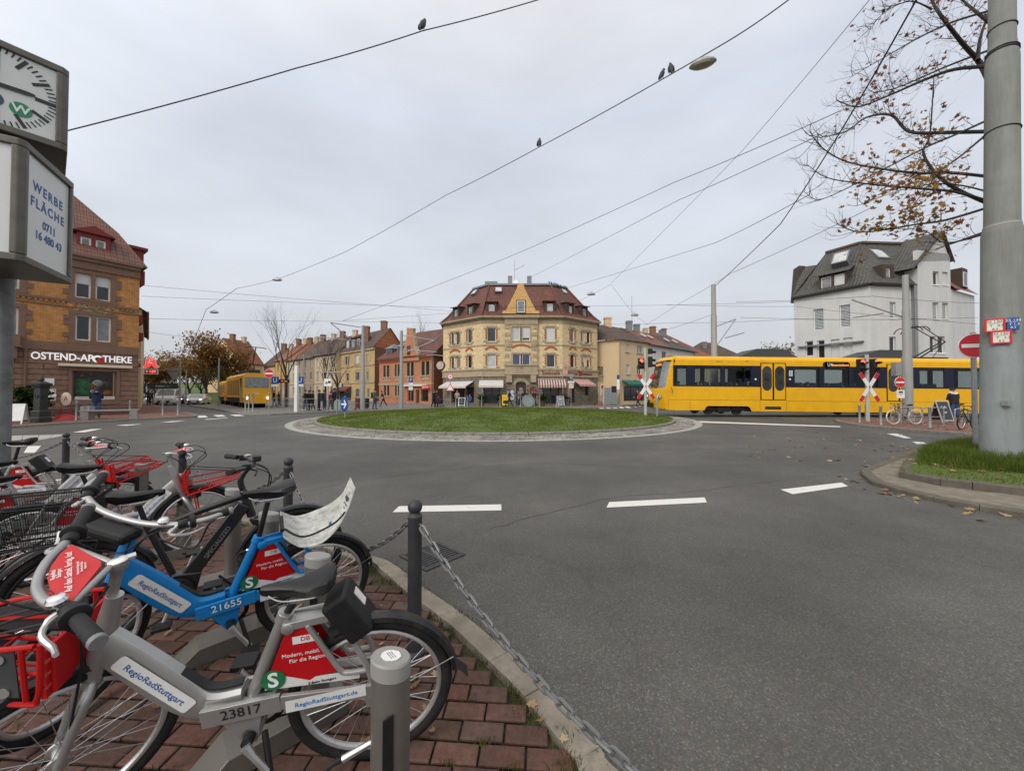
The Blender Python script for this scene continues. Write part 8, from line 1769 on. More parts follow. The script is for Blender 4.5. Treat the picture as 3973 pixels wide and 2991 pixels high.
b=MB();t=thing('post','white square post on the tram stop kerb, left of the waiting people','post',gpx(1150,28.8));b.box((-.11,-.11,0),(.11,.11,3.62));b.build('shaft',M_WHITE,t)
def crossing(label,px,Y,z0,zt,cross,heads,rz):
 c=gpx(px,Y,z0);t=thing('rail_crossing_signal',label,'signal',c,rz);b=MB();b.cyl((0,0,0),(0,0,zt),.085,n=14);b.build('pole',mat('pale_pole',(.42,.42,.40),.6,dirt=(.3,.29,.26)),t)
 zc,L,w=cross
 for k,a in enumerate((57,123)):
  d=V((cos(radians(a)),0,sin(radians(a))));u=V((-d.z,0,d.x));y=-.10-.012*k
  b=MB();b.prism([V((0,y,zc))+d*(L/2*p_)+u*(w/2*q_)for p_,q_ in((-1,-1),(1,-1),(1,1),(-1,1))][::-1],(0,-.01,0));ar=b.build('cross_arm',M_WHITE,t)
  for s_ in(-1,1):b=MB();b.prism([V((0,y-.011,zc))+d*(L/2*p_)+u*(w/2*q_)for p_,q_ in((s_*.62,-1),(s_*1.001,-1),(s_*1.001,1),(s_*.62,1))],(0,-.004,0));b.build('red_end',M_SIGNRED,ar)
 b=MB();b.prism([(x*.1,-.14,zc+z*.17)for x,z in((.1,1),(-.5,-.1),(-.05,-.05),(-.25,-1),(.5,.2),(.05,.15))],(0,-.004,0));b.build('lightning_mark',M_SIGNRED,t)
 for x,z,n,lit,a in heads:
  M=Matrix.Translation((x,0,z))@Matrix.Rotation(a,4,'Z');b=MB();b.box((-.15,-.12,-.16*n),(.15,.12,.16*n));hd=b.build('signal_head',M_BLACK,t,M,bevel=.02)
  for k in range(n):
   zz=.16*(n-1)-.32*k;on=lit and k==0;b=MB();b.ball((0,-.125,zz),(.105,.035,.105),14,8);b.build('lamp',M_REDLIT if on else M_DARK,hd)
   b=MB();b.torus((0,-.22,zz),(0,1,0),.125,.008,16,5,ry=.10,a0=0,a1=pi,x0=(1,0,0));b.build('visor',M_BLACK,hd)
crossing('red lit rail crossing signal with diagonal cross at the right end of the grass island',2504,22.3,.2,4.1,(1.75,1.75,.19),((-.27,3.15,2,True,0),(.3,3.9,1,False,radians(75)),(.3,3.25,2,False,radians(75))),0)
crossing('red lit rail crossing signal with diagonal cross on the red paved corner',3365,19.2,.07,3.5,(1.8,1.75,.19),((-.32,2.95,2,True,0),(.34,2.97,2,True,radians(25))),0)
M_MAST=mat('pale_grey_mast',(.30,.30,.285),.6,.15,.1,3,dirt=(.19,.18,.16),dirt_amt=.4)
def mast(label,px,Y,z0,zt,r,arms=(),name='catenary_mast'):
 t=thing(name,label,'mast',gpx(px,Y,z0));h=zt-z0;b=MB();b.lathe([(r*1.12,0),(r*1.1,h*.43),(r*.9,h*.45),(r*.85,h*.75),(r*.72,h*.77),(r*.66,h)],n=20);b.build('pole',M_MAST,t)
 for a,c in arms:b=MB();b.tube([V(P(*a))-t.location,V(P(*c))-t.location],.04,6);b.build('arm',M_STEEL,t)
 return t
S=S2
mast('slender grey catenary mast in front of the yellow brick house',1407,32.3,.07,7.5,.19,(((1400,1270,32.3),(1282,1252,31)),((1400,1350,32.3),(1282,1252,31)),((1405,1325,32.3),(1225,1306,31.5))))
mast('slender grey catenary mast in front of the salmon brick house',1557,35,.07,7.5,.19,(((1557,1300,35),(1685,1321,35)),((1557,1375,35),(1685,1321,35)),((1557,1356,35),(1695,1366,35))))
mt=mast('grey catenary mast with small signs behind the bicycle stands',3521,19.6,.07,7.9,.195,(((3521,1236,19.6),(3305,1163,20.4)),((3428,1216,20),(3310,1232,20.4))))
t,zc=sign_disc('no_entry_sign','small no entry sign fixed to the mast behind the bicycle stands',3492,1483,19.2,.55,'noentry',0,.07,False);pl=plate(t,.40,.42,zc-.62,M_WHITE,txt='Straßenbahn|kreuzt',ts=.055);b=MB();b.box((-.1,-.04,zc-.55),(.1,-.032,zc-.47));b.build('pictogram',M_TXTBLACK,pl);b=MB();b.box((-.2,0,zc+.35),(.1,.25,zc+1.05));b.build('control_box',M_STEEL,t)
mast('tall grey catenary mast rising behind the train',2772,27.8,.07,9.8,.24,(((2775,1350,27.8),(2854,1238,28.3)),((2775,1268,27.8),(2854,1238,28.3)),((2815,1311,27.8),(2887,1291,28.3))))
for px,Y,zt,lab in((848,40,5.4,'thin grey pole standing behind the works wagon'),(722,43,4.2,'thin grey pole left of the works wagon'),(1090,40,7,'grey mast at the tram platform behind the stop sign'),(1178,38,5.6,'grey mast between the bare trees'),(1118,42,5,'grey lamp mast at the end of the platform'),(698,33,4.6,'grey pole at the left street corner carrying the triangle sign')):mast(lab,px,Y,.05,zt,.085)
M_WIRE=mat('cable_dark',(.03,.03,.033),.7)
def wire(label,pts,r=.009,sag=.25,name='overhead_wire',n=10):
 L=[P(x*S,y*S,Y)for x,y,Y in pts];out=[]
 for a,c in zip(L,L[1:]):
  for k in range(n):t_=k/n;out.append(a.lerp(c,t_)-V((0,0,4*sag*t_*(1-t_))))
 b=MB();b.tube(out+[L[-1]],r,5);return tag(b.build(name,M_WIRE),label,'wire','overhead wires above the junction')
wire('thick span wire with one pigeon, rising from the clock to the top edge',((145,283,7.2),(640,148,8.0),(914,67,8.6),(1190,-8,9.2)),.012,.03)
wire('thick span wire carrying street lamps and three pigeons across the sky',((1712,-6,7.5),(1548,104,8.3),(1165,318,13),(965,421,19),(745,545,25),(600,603,29),(512,623,31)),.013,.04)
wire('span wire from the left lamp down to the street trees',((512,623,31),(445,669,32),(425,720,33),(385,775,34)),.018,.02)
wire('heavy cable running from the top right down to the mast behind the train',((1984,-8,8),(1800,310,11.5),(1685,485,16.5),(1546,617,27.8)),.02,.05)
wire('thin wire crossing the sky in front of the branches',((1882,-4,10),(1600,330,18),(1320,612,38)),.010,.05)
wire('thin wire from the maple to the left tram mast',((1815,240,12),(1455,395,18),(1100,555,26),(740,693,34)),.013,.05)
wire('thin wire from the maple to the roof of the corner house',((1785,285,12),(1465,433,18),(1140,602,42)),.012,.05)
wire('thin wire ending at the roof corner of the corner house',((1750,420,12),(1545,525,19),(1222,623,45.6)),.012,.05)
wire('thin wire from behind the big mast to the lamp by the train',((1880,450,12),(1580,590,20),(1460,660,30),(1390,705,36)),.010,.05)
for k,q in enumerate((((302,616,26.5),(830,660,34),(1240,690,38)),((306,640,26.5),(960,664,36),(1275,661,38)),((306,688,26.5),(740,694,34),(1290,700,38)),((306,715,26.5),(430,730,33)),((1275,661,38),(1715,652,27)),((1290,700,36),(1440,698,30),(1716,690,27),(2112,686,23)),((1245,720,37),(1440,712,30),(1541,678,27)),((1320,614,38),(1240,655,40),(740,693,34)),((1320,614,38),(1370,680,37),(1400,700,36)),((1440,658,30),(1716,662,27),(2110,700,23)),((1590,652,26),(1885,640,20.4),(2115,655,21)),((1600,686,26),(2000,690,24)))):wire('thin overhead wire of the tram junction near the roofs, stretched nearly level',q,.011,.06)
def lamp(label,x,y,Y,s=1.0,rz=0.0):
 c=P(x*S,y*S,Y);t=thing('street_lamp',label,'lamp',c,rz);b=MB();b.smooth=True
 b.loft([[(s*(q*cos(a)*.34),s*(q*sin(a)*.16),s*z)for a in[2*pi*k/18 for k in range(18)]]for q,z in((.25,.12),(.55,.09),(.9,.02),(1,-.04))]);b.build('housing',M_STEEL,t)
 b=MB();b.smooth=True;b.loft([[(s*(q*cos(a)*.34),s*(q*sin(a)*.16),s*z)for a in[2*pi*k/18 for k in range(18)]]for q,z in((.97,-.042),(.8,-.09),(.4,-.11))]);b.build('lens',mat('lamp_lens',(.35,.34,.26),.2),t)
 b=MB();b.tube([(-.05*s,0,.1*s),(0,0,.2*s),(.05*s,0,.1*s)],.012*s,6);b.build('hanger',M_STEEL,t)
lamp('large oval street lamp hanging on the span wire, upper right sky',1518,136,8.3,.85,radians(-20));lamp('oval street lamp hanging above the left street, upper of two',599,604,29,1.15);lamp('oval street lamp hanging above the left street, lower of two',463,674,32,1.15);lamp('oval street lamp hanging over the right roof slope of the corner house',1277,635,37,1.3);lamp('oval street lamp hanging over the cream house',1371,680,36,1.2)
def pigeon(label,x,y,Y,rz,h=.3):
 c=P(x*S,y*S,Y);t=thing('pigeon',label,'bird',c,rz,'pigeons on the wires and roof');b=MB();g=mat('pigeon_grey',(.035,.037,.042),.7,0,.3,40);k=h/.3
 path=[(-.11,-.07),(-.07,-.01),(-.035,.07),(.0,.145),(.018,.20),(.028,.235),(.045,.262),(.07,.262),(.092,.253)];rr=[.012,.03,.058,.062,.042,.028,.030,.022,.006]
 b.tube([(x_*k,0,z*k)for x_,z in path],[r*k for r in rr],10);b.tube([(.02*k,.02,.1*k),(.02*k,.02,0)],.006,4);b.tube([(.02*k,-.02,.1*k),(.02*k,-.02,0)],.006,4);b.build('body',g,t)
 for s in(-1,1):b=MB();b.ball((0,0,0),(.12*k,.016*k,.045*k),10,6);b.build('wing',g,t,Matrix.Translation((-.035*k,s*.052*k,.07*k))@Matrix.Rotation(radians(-62),4,'Y'))
pigeon('pigeon alone on the upper left span wire',914,66,8.6,radians(60),.34);pigeon('pigeon alone in the middle of the long lamp wire',1165,317,13,radians(70),.36);pigeon('left pigeon of the pair near the big lamp',1431,169.5,8.9,radians(20),.27);pigeon('right pigeon of the pair near the big lamp',1449,160,8.8,radians(80),.33)
for i,(u,v)in enumerate(((1143,240),(1163,244),(1190,250),(1207,254),(1224,262),(1248,270),(1288,280))):px,py=CF(u,v);pigeon('pigeon in the row on the right roof edge of the corner house',px/S,py/S,45.9,radians(200-i*25),.36)
BARK=mat('tree_bark',(.045,.036,.03),.9,0,.3,14,bump=.8,bscale=40)
def grow(b,p,d,L,r,lev,rnd,tips,up=.15,split=(2,4),ang=.6):
 n=4;pts=[p];q=p
 for k in range(n):d=(d+V((rnd.gauss(0,.14),rnd.gauss(0,.14),rnd.gauss(0,.10)+up*.18))).normalized();q=q+d*(L/n);pts.append(q)
 b.tube(pts,[r*(1-.5*k/n)for k in range(n+1)],6 if r>.03 else 4 if r>.012 else 3,False)
 if lev==0:tips+=pts[2:];return
 for k in range(rnd.randint(*split)):
  i=rnd.choice((2,3,4))if k else 4;a=V((rnd.gauss(0,1),rnd.gauss(0,1),rnd.gauss(0,.7))).normalized();dd=(d+a*ang).normalized();grow(b,pts[i],dd,L*rnd.uniform(.55,.8),r*(.5 if k==0 else.38),lev-1,rnd,tips,up,split,ang)
 if lev<3:tips+=pts[1:]
def leaves(tips,n,r0,r1,m,rnd,t,spread=.3,name='foliage',stuff=True):
 b=MB()
 for _ in range(n):
  c=rnd.choice(tips)+V((rnd.gauss(0,spread),rnd.gauss(0,spread),rnd.gauss(0,spread*.8)));r=rnd.uniform(r0,r1);x=V((rnd.gauss(0,1),rnd.gauss(0,1),rnd.gauss(0,1))).normalized();y,z=frame_of(x)
  if name=='foliage' and r1<.12:L=leaf_shape(r,rnd);i=b.pts([c+x*u+y*v+z*(abs(u)*.25)for u,v in L]);b.face(range(i,i+12))
  else:b.poly([c+x*r,c+y*r*.6,c-x*r,c-y*r*.6])
 o=b.build(name,m,t)
 if stuff:o['kind']='stuff'
def tree(label,px,Y,h,rs,seed,cols=None,n=0,lr=(.1,.2),spread=.35,lev=4,tr=.14,bare=.3,z0=.05,ang=.62,wid=1.0,name='tree'):
 rnd=random.Random(seed);t=thing(name,label,'tree',gpx(px,Y,z0));b=MB();tips=[];th=h*bare;b.tube([(0,0,0),(.03,0,th*.5),(0,.04,th)],[tr*1.25,tr,tr*.85],10,False);b.build('trunk',BARK,t)
 b=MB();k=5 if lev>3 else 4
 for i in range(k):a=2*pi*i/k+rnd.uniform(-.3,.3);d=V((cos(a)*.55*wid,sin(a)*.55*wid,1))if i else V((0,0,1));grow(b,V((0,.0,th*rnd.uniform(.8,1))),d.normalized(),(h-th)*(.42 if i else.5),tr*.55,lev-1,rnd,tips,.3,(2,4),ang)
 b.build('branches',BARK,t)
 if n:leaves(tips,n,*lr,leafmat('foliage_'+str(seed),cols),rnd,t,spread)
AUT=[(.20,.10,.04),(.28,.14,.05),(.15,.085,.045),(.34,.20,.07),(.14,.12,.045)];GRN=[(.08,.095,.03),(.12,.13,.04),(.17,.15,.055),(.10,.11,.035),(.22,.17,.06)]
tree('bare young tree with fine twigs behind the tram stop signs, tallest one',1110,39,10.6,0,3,tr=.12,bare=.32,lev=5,ang=.42,wid=.65)
tree('bare tree with spreading twigs behind the waiting people',1262,40,8.6,0,4,tr=.11,bare=.3,lev=5,ang=.5,wid=.8);tree('bare tree between the tram stop and the yellow brick house',1310,44,8.4,0,5,tr=.11,bare=.3,lev=4,ang=.5)
for px,Y,h,sd,c,n,lab in((885,62,9.8,11,AUT,4200,'rusty brown tree in full leaf behind the works locomotive'),(800,58,9.9,12,AUT,4400,'tallest rusty brown tree left of the works wagon'),(735,66,9,13,AUT,3800,'brown autumn tree in the middle of the street row'),(690,78,9,14,AUT,3800,'brown autumn tree far along the street row'),(780,80,9,15,GRN,3200,'dull green tree low between the brown ones'),(655,95,9.5,16,GRN,3000,'olive tree at the far end of the left street'),(600,72,8,17,AUT,3400,'brown tree close to the red pharmacy sign'),(628,115,10,18,GRN,2200,'distant olive tree closing the left street'),(565,60,6.5,19,AUT,2600,'small brown tree right beside the ochre corner house'),(850,76,7,26,GRN,2600,'low green tree behind the works wagon'),(3010,62,9.8,20,[(.16,.12,.03),(.22,.16,.05),(.12,.10,.03)],3600,'round yellow green tree between the roofs and the white house'),(930,100,9,21,AUT,2200,'brown tree behind the cream house by the tram')):tree(lab,px,Y,h,0,sd,c,n,(.12,.27),.6,4,.2,.22)
tree('leafless crown of a tree behind the salmon brick house',1630,62,13.6,0,23,tr=.16,bare=.45,lev=5,ang=.5)
def maple():
 rnd=random.Random(77);Z=lambda u,v:(3073+u*.6008,v*.6008);t=thing('maple_tree','half bare maple with brown and yellow leaves behind the big mast','tree',(14.35,10.6,.1));o=V(t.location);b=MB();b.tube([(0,0,0),(.05,0,2.5),(.1,0,5)],[.3,.24,.2],12,False);b.tube([(.1,0,5),(.2,.1,7.5),(.1,.1,10.4)],[.2,.16,.1],10,False);b.build('trunk',BARK,t)
 Ls=[([(1330,640),(1255,480),(1200,390),(1100,280),(960,100),(900,0),(850,-120)],10.4,.085,0),([(1200,390),(1215,250),(1270,80),(1290,-40)],10.4,.05,0),([(1290,430),(1050,450),(850,520),(620,620),(430,690),(290,650)],9.8,.05,0),([(1300,850),(1000,857),(760,852),(640,745),(480,760),(350,850),(180,890)],9.6,.05,0),([(1300,1145),(1000,1115),(830,1120),(600,1095),(350,1045),(200,960),(125,870)],9.2,.04,1),([(1300,1330),(1000,1185),(850,1000),(890,870),(915,520)],9.7,.05,1),([(1290,840),(1100,1000),(950,1120),(740,1380)],10.6,.035,1),([(1300,1480),(1100,1550),(930,1610)],10.0,.04,1),([(1300,1310),(1050,1240),(830,1220),(500,1190),(230,1150),(95,1062)],9.0,.035,2),([(1300,1330),(1000,1420),(800,1450),(450,1500),(295,1450)],9.4,.035,2),([(1300,760),(1080,860),(850,960),(560,1110),(200,1285),(80,1240)],9.5,.03,1),([(1330,190),(1190,80),(1100,0),(1040,-80)],10.2,.05,0),([(1320,60),(1050,140),(830,240),(600,370),(395,490)],9.6,.03,0),([(1290,320),(1000,430),(700,560),(540,600)],10.8,.035,0),([(900,60),(760,10),(600,80),(500,190)],9.9,.02,0),([(1290,1500),(1000,1570),(850,1490),(620,1480)],9.1,.02,2),([(1300,1250),(1100,1200),(900,1190),(700,1230),(420,1330)],10.2,.025,2)]
 br=MB();tp={0:[],1:[],2:[]};tw=MB()
 for L,Y,r,z in Ls:
  px=[Z(*q)for q in L];n=len(px);pts=curve_pts([P(x,y,Y+.9*sin(i*1.3+Y*3)*i/n)-o for i,(x,y)in enumerate(px)],5);m=len(pts);br.tube(pts,[max(.006,r*(1-.85*k/m))for k in range(m)],7,False)
  for k in range(3,m):
   for _ in range((3 if z==0 else 2)if k>m*.25 else 1):
    d=(pts[k]-pts[k-1]).normalized();a=V((rnd.gauss(0,.8),rnd.gauss(0,.8),rnd.gauss(.25,.6)));q=[]
    grow(tw,pts[k],(d+a).normalized(),rnd.uniform(.2,.5),rnd.uniform(.005,.009),2 if rnd.random()<.6 else 1,rnd,q,.5,(1,3),.7);tp[z]+=q
 br.build('branches',BARK,t);o_=tw.build('twigs',BARK,t);o_['kind']='stuff';RB=[(.22,.085,.05),(.28,.12,.07),(.16,.065,.045),(.26,.14,.08)];YB=[(.36,.20,.045),(.42,.25,.06),(.28,.13,.045),(.33,.23,.06),(.24,.10,.045)]
 ok=lambda L:[q for q in L if(q+o).x/(q+o).y>.885+.10*rnd.random()];tp={k:ok(v)for k,v in tp.items()}
 leaves(tp[0],260,.05,.085,leafmat('maple_brown',RB,.5),rnd,t,.07);leaves(tp[1],270,.05,.09,leafmat('maple_mixed',RB+YB,.5),rnd,t,.08);leaves(tp[2],560,.05,.10,leafmat('maple_yellow',YB+RB[:2],.5),rnd,t,.09)
maple()
def bollard2(label,px,Y,z=.07,h=.92,grp='slim steel bollards'):
 t=thing('steel_bollard',label,'bollard',gpx(px,Y,z),0,grp);b=MB();b.lathe([(.06,0),(.05,.02),(.05,h-.10),(.056,h-.09),(.056,h-.07)],n=16);b.build('post',M_STEEL,t);b=MB();b.lathe([(.046,h-.07),(.05,h-.05),(.04,h-.01),(.01,h)],n=16);b.build('cap',M_STEEL,t);return t
for px,Y,lab in((3333,18.6,'slim steel bollard left of the right rail crossing signal'),(3358,20.6,'slim steel bollard behind the right rail crossing signal'),(3415,17.3,'slim steel bollard before the front wheel of the white tyred bicycle'),(3605,15.9,'slim steel bollard right of the white tyred bicycle'),(3485,20.8,'slim steel bollard behind the white tyred bicycle')):bollard2(lab,px,Y)
def hoop(label,px,Y,w,rz):t=thing('bicycle_stand',label,'bicycle stand',gpx(px,Y),rz,'bicycle stands on the right corner');b=MB();b.tube(curve_pts([(-w/2,0,0),(-w/2,0,.70),(-w/2+.10,0,.82),(w/2-.10,0,.82),(w/2,0,.70),(w/2,0,0)],5),.027,10);b.build('hoop',M_STEEL,t);b=MB();b.tube([(-w/2,0,.42),(w/2,0,.42)],.018,8);b.build('crossbar',M_STEEL,t)
for px,Y,w,rz,lab in((3488,19.0,1.0,.1,'steel hoop stand at the front wheel of the white tyred bicycle'),(3535,17.2,.95,-.05,'steel hoop stand at the rear wheel of the white tyred bicycle'),(3618,16.6,.9,-.05,'steel hoop stand in front of the advertising board'),(3728,15.6,.75,.2,'steel hoop stand around the black bicycle')):hoop(lab,px,Y,w,rz)
def bike2(label,px,Y,rz,fm,tyre,hb=True,lean=.05,ro=.34):
 p=gpx(px,Y);t=thing('bicycle',label,'bicycle',M=Matrix.Translation(p)@Matrix.Rotation(rz,4,'Z')@Matrix.Rotation(lean,4,'X'));b=MB();r=ro
 b.tube([(.92,0,.86),(.95,0,.70)],.018,8);b.tube([(.94,0,.74),(.45,0,.30)],.018,8);b.tube([(.92,0,.82),(.32,0,.74)],.015,8);b.tube([(.45,0,.30),(.29,0,.80)],.016,8)
 for s in(-1,1):b.tube([(.45,s*.03,.30),(0,s*.06,r)],.01,6);b.tube([(.31,s*.02,.74),(0,s*.06,r)],.008,6)
 b.build('frame',fm,t);add_wheel(t,Matrix.Translation((0,0,r)),r,.022,False,tyrem=tyre);add_wheel(t,Matrix.Translation((1.05,0,r)),r,.022,False,tyrem=tyre);crank(t,.45,.30,.6);b=MB()
 for s in(-1,1):b.tube([(.95,s*.02,.70),(.97,s*.05,.62),(1.05,s*.055,r)],.012,6)
 b.build('fork',fm,t);b=MB();b.tube(curve_pts([(.80,.28,.98),(.93,.22,.99),(.96,0,.97),(.93,-.22,.99),(.80,-.28,.98)],4),.012,8);b.tube([(.92,0,.86),(.95,0,.97)],.013,8);hb=b.build('handlebar',M_BLACK,t)
 for s in(-1,1):b=MB();b.tube([(.79,s*.285,.98),(.87,s*.25,.985)],.018,8);b.build('grip',M_BLACK,hb)
 saddle(t,.25,.93,(.29,0,.78));return t
bike2('dark red bicycle with white tyres leaning at the steel hoop stands',3550,17.5,radians(180),mat('dark_red_frame',(.09,.02,.022),.4),mat('cream_tyre',(.60,.58,.50),.8),ro=.35);bike2('black bicycle locked at the rightmost hoop stand',3775,15.4,radians(200),mat('black_frame_paint',(.014,.014,.016),.3),M_RUBBER,lean=-.06)
bk=bike2('dark bicycle of the rider waiting beside the train',3745,18.6,radians(85),MATS['black_frame_paint'],M_RUBBER,lean=.02);p=gpx(3703,19.0);person('rider in black coat with white hood seen from behind by the train',gpx(3703,18.8),radians(80),'black','jeans',0,.1,(.8,.8),.14,1.0,hat='black',hood='white',bulk=1.12)
def aboard(label,loc,rz,m,txt,tm,w=.75,h=1.15):
 t=thing('pavement_board',label,'sign',loc,rz);
 for s in(-1,1):
  M=Matrix.Translation((0,s*.28,0))@Matrix.Rotation(s*radians(14),4,'X');b=MB()
  for lo,hi in(((-w/2,-.015,0),(-w/2+.05,.015,h)),((w/2-.05,-.015,0),(w/2,.015,h)),((-w/2+.05,-.015,h-.05),(w/2-.05,.015,h)),((-w/2+.05,-.015,.15),(w/2-.05,.015,.2))):b.box(lo,hi)
  fr=b.build('frame',M_ALU,t,M);b=MB();b.box((-w/2+.05,-.008,.2),(w/2-.05,.008,h-.05));pn=b.build('panel',m,fr)
  if s<0:
   for k,q in enumerate(txt):text(q,.17,(0,-.011,h*.72-k*.24),(1,0,0),(0,0,1),tm,pn)
aboard('dark advertising board standing behind the bicycle stands',gpx(3650,17.9),.15,mat('board_dark',(.03,.03,.035),.4),('Café','Bar'),M_TXTWHITE)
for px,Y,lab in((299,20.2,'left of the navy jacket person'),(506,21.6,'right of the stone bench'),(633,24.6,'second from the kerb tip at the pharmacy'),(692,24.6,'at the kerb tip of the pharmacy pavement'),(30,18.2,'half behind the clock pole')):bollard2('slim grey bollard '+lab,px,Y,.07,1.05,'slim grey bollards by the pharmacy')
for i,(a,c)in enumerate((((30,18.2),(299,20.2)),((299,20.2),(506,21.6)),((633,24.6),(692,24.6)))):p,q=gpx(*a,1.0),gpx(*c,1.0);chain(p,q,.22,('thin chain left of the navy jacket person','thin chain behind the legs of the navy jacket person','thin chain at the kerb tip')[i],.006,.09,.03)
for i,px in enumerate((1723,1768,1813,1869,1940,2020,2094,2159)):bollard2('slim steel bollard before the corner house, '+('leftmost','second from left','third from left','fourth from left','fourth from right','third from right','second from right','rightmost')[i]+' of the row',px,37.8,.07,1.15,'slim steel bollards before the corner house')
for i,px in enumerate((953,966,982)):bollard2('slim white bollard before the works locomotive, '+('left','middle','right')+' one' if False else 'slim white bollard before the works locomotive, %s one'%('left','middle','right')[i],px,28.5,.07,1.5,'white bollards before the locomotive')
def fountain():
 t=thing('stone_fountain','dark ornate cast iron fountain column on the pharmacy pavement','fountain',gpx(160,18.8));m=mat('dark_cast_iron',(.035,.037,.037),.6,.3,.2,12,bump=.8,bscale=25);b=MB();q=lambda w,z:[(-w,-w,z),(w,-w,z),(w,w,z),(-w,w,z)]
 b.loft([q(w,z)for w,z in((.27,0),(.27,.22),(.23,.28),(.23,.55),(.19,.62))]);b.build('plinth',m,t);b=MB();b.loft([q(w,z)for w,z in((.17,.62),(.16,1.72),(.18,1.78))]);b.box((-.18,-.18,.95),(.18,.18,1.0));b.build('shaft',m,t);b=MB();b.loft([q(w,z)for w,z in((.18,1.78),(.27,1.92),(.27,1.98),(.14,2.06),(.09,2.1))]);b.lathe([(.06,2.1),(.12,2.17),(.09,2.27),(.02,2.33)]);b.build('capital',m,t)
 for k in range(4):b=MB();b.torus((0,-.175,1.35),(0,1,0),.10,.022,20,6,ry=.015);b.ball((0,-.17,1.35),(.055,.025,.08));b.build('relief',m,t,Matrix.Rotation(k*pi/2,4,'Z'))
fountain()
def shrub(label,px,Y,r,seed,name='potted_shrub'):
 t=thing(name,label,'plant',gpx(px,Y));b=MB();b.lathe([(r*.62,0),(r*.75,.55),(r*.8,.58),(r*.72,.6),(.05,.58)],n=20);b.build('pot',mat('brown_planter',(.09,.06,.045),.8),t);rnd=random.Random(seed);b=MB();b.tube([(0,0,.55),(0,0,.9)],.04,6);b.build('stem',BARK,t)
 leaves([V((rnd.gauss(0,r*.5),rnd.gauss(0,r*.5),.65+r*.75+rnd.gauss(0,r*.42)))for _ in range(160)],1900 if r>.4 else 500,.05,.13,leafmat('shrub_leaf',[(.012,.03,.008),(.025,.05,.012),(.04,.075,.02)],.2),rnd,t,.06)
shrub('dark green bush in a brown planter beside the iron fountain',108,19.6,.75,31)
for px,Y,lab in((1868,40.3,'potted plant left of the glass shop door'),(1940,40.5,'potted plant right of the glass shop door'),(2105,40.2,'potted plant left of the bakery door'),(2188,40.4,'potted plant right of the bakery door')):shrub(lab,px,Y,.38,px)
aboard('white folding board frame left of the iron fountain',gpx(62,17.8),.5,M_WHITE,('',),M_TXTBLACK,.7,1.0);aboard('grey tilted menu board before the bakery',gpx(2174,39.3),.3,mat('board_grey',(.22,.23,.23),.6),('Menü',),M_TXTWHITE,.8,1.2);aboard('black pavement board with white letters under the left awning',gpx(1793,39.4),-.1,MATS['board_dark'],('TO','GO'),M_TXTWHITE,.7,1.0)
t=thing('advert_stand','yellow advertising stand before the corner house door','sign',gpx(1959,39.6));b=MB();b.box((-.32,-.05,.1),(.32,.05,1.25));pn=b.build('panel',mat('stand_yellow',(.70,.48,.01),.5),t,bevel=.02);b=MB();b.box((-.25,-.25,0),(.25,.25,.1));b.build('foot',M_BLACK,t);text('DHL',.24,(0,-.056,.9),(1,0,0),(0,0,1),M_SIGNRED,pn)
t=thing('bench','grey stone bench behind the navy jacket person','bench',gpx(430,21.0),radians(40));b=MB();b.box((-1.15,-.2,.44),(1.15,.2,.54));b.build('seat',M_CONC,t,bevel=.02)
for x in(-.95,.95):b=MB();b.box((x-.15,-.2,0),(x+.15,.18,.44));b.build('leg',M_CONC,t)
t=thing('utility_box','grey utility box left of the navy jacket person','box',gpx(342,20.6));b=MB();b.box((-.26,-.15,.05),(.26,.15,.75));b.build('cabinet',M_STEEL,t,bevel=.01);plate(t,.4,.12,.2,M_WHITE,0,-.17)
t,zc=sign_disc('oval_sign','cream oval pharmacy sign on a red foot before the shop window',257,1548,20.6,.6,None,.5,.07,False);b=MB();b.lathe([(.34,0),(.34,.03),(.3,.04)],(0,0,0),(0,-1,0),28);M=Matrix.Translation((0,0,zc))@Matrix.Diagonal((.6,1,1.1,1));o=b.build('panel',mat('sign_cream',(.6,.52,.4),.5),t,M);text('A',.4,(0,-.045,0),(1,0,0),(0,0,1),M_SIGNRED,o);b=MB();b.lathe([(.55,0),(.5,.08),(.2,.28),(.06,.34)],n=20);b.tube([(-.16,0,.25),(-.2,0,zc-.1)],.02,6);b.tube([(.16,0,.25),(.2,0,zc-.1)],.02,6);b.build('foot',mat('red_plastic',(.35,.02,.02),.5),t)
t=thing('triangle_sign','grey hanging triangle sign with red letters on the street corner pole','sign',P(672,1450,32.6));b=MB();b.prism([(-.75,0,.55),(.75,0,.55),(0,0,-.65)][::-1],(0,.05,0));pn=b.build('panel',mat('sign_grey_green',(.30,.33,.31),.6),t);text('Schmücker',.26,(0,-.006,.22),(1,0,0),(0,0,1),M_SIGNRED,pn);b=MB();b.tube([(-.8,.03,.62),(.85,.03,.62)],.03,6);b.build('arm',M_STEEL,t)
t,zc=sign_disc('direction_sign','dark green direction board on posts over the left pavement',632,1498,36,.6,None,.6,.07);plate(t,2.2,.55,zc,mat('board_dark_green',(.03,.045,.04),.5),txt='Ostheim  ⟵',ts=.2,tm=M_TXTWHITE)
def railing(label,pts,grp='steel railings of the tram stop'):
 p=[gpx(*q)for q in pts];t=thing('railing',label,'railing',p[0],0,grp);L=[q-p[0]for q in p];b=MB()
 for z in(1.0,.55):b.tube([q+V((0,0,z))for q in L],.028,6)
 b.build('rails',M_STEEL,t)
 for a,c in zip(L,L[1:]):
  n=max(1,int((c-a).length/1.6))
  for k in range(n+1):q=a.lerp(c,k/n);b=MB();b.cyl(q,q+V((0,0,1.02)),.03,n=8);b.build('post',M_STEEL,t)
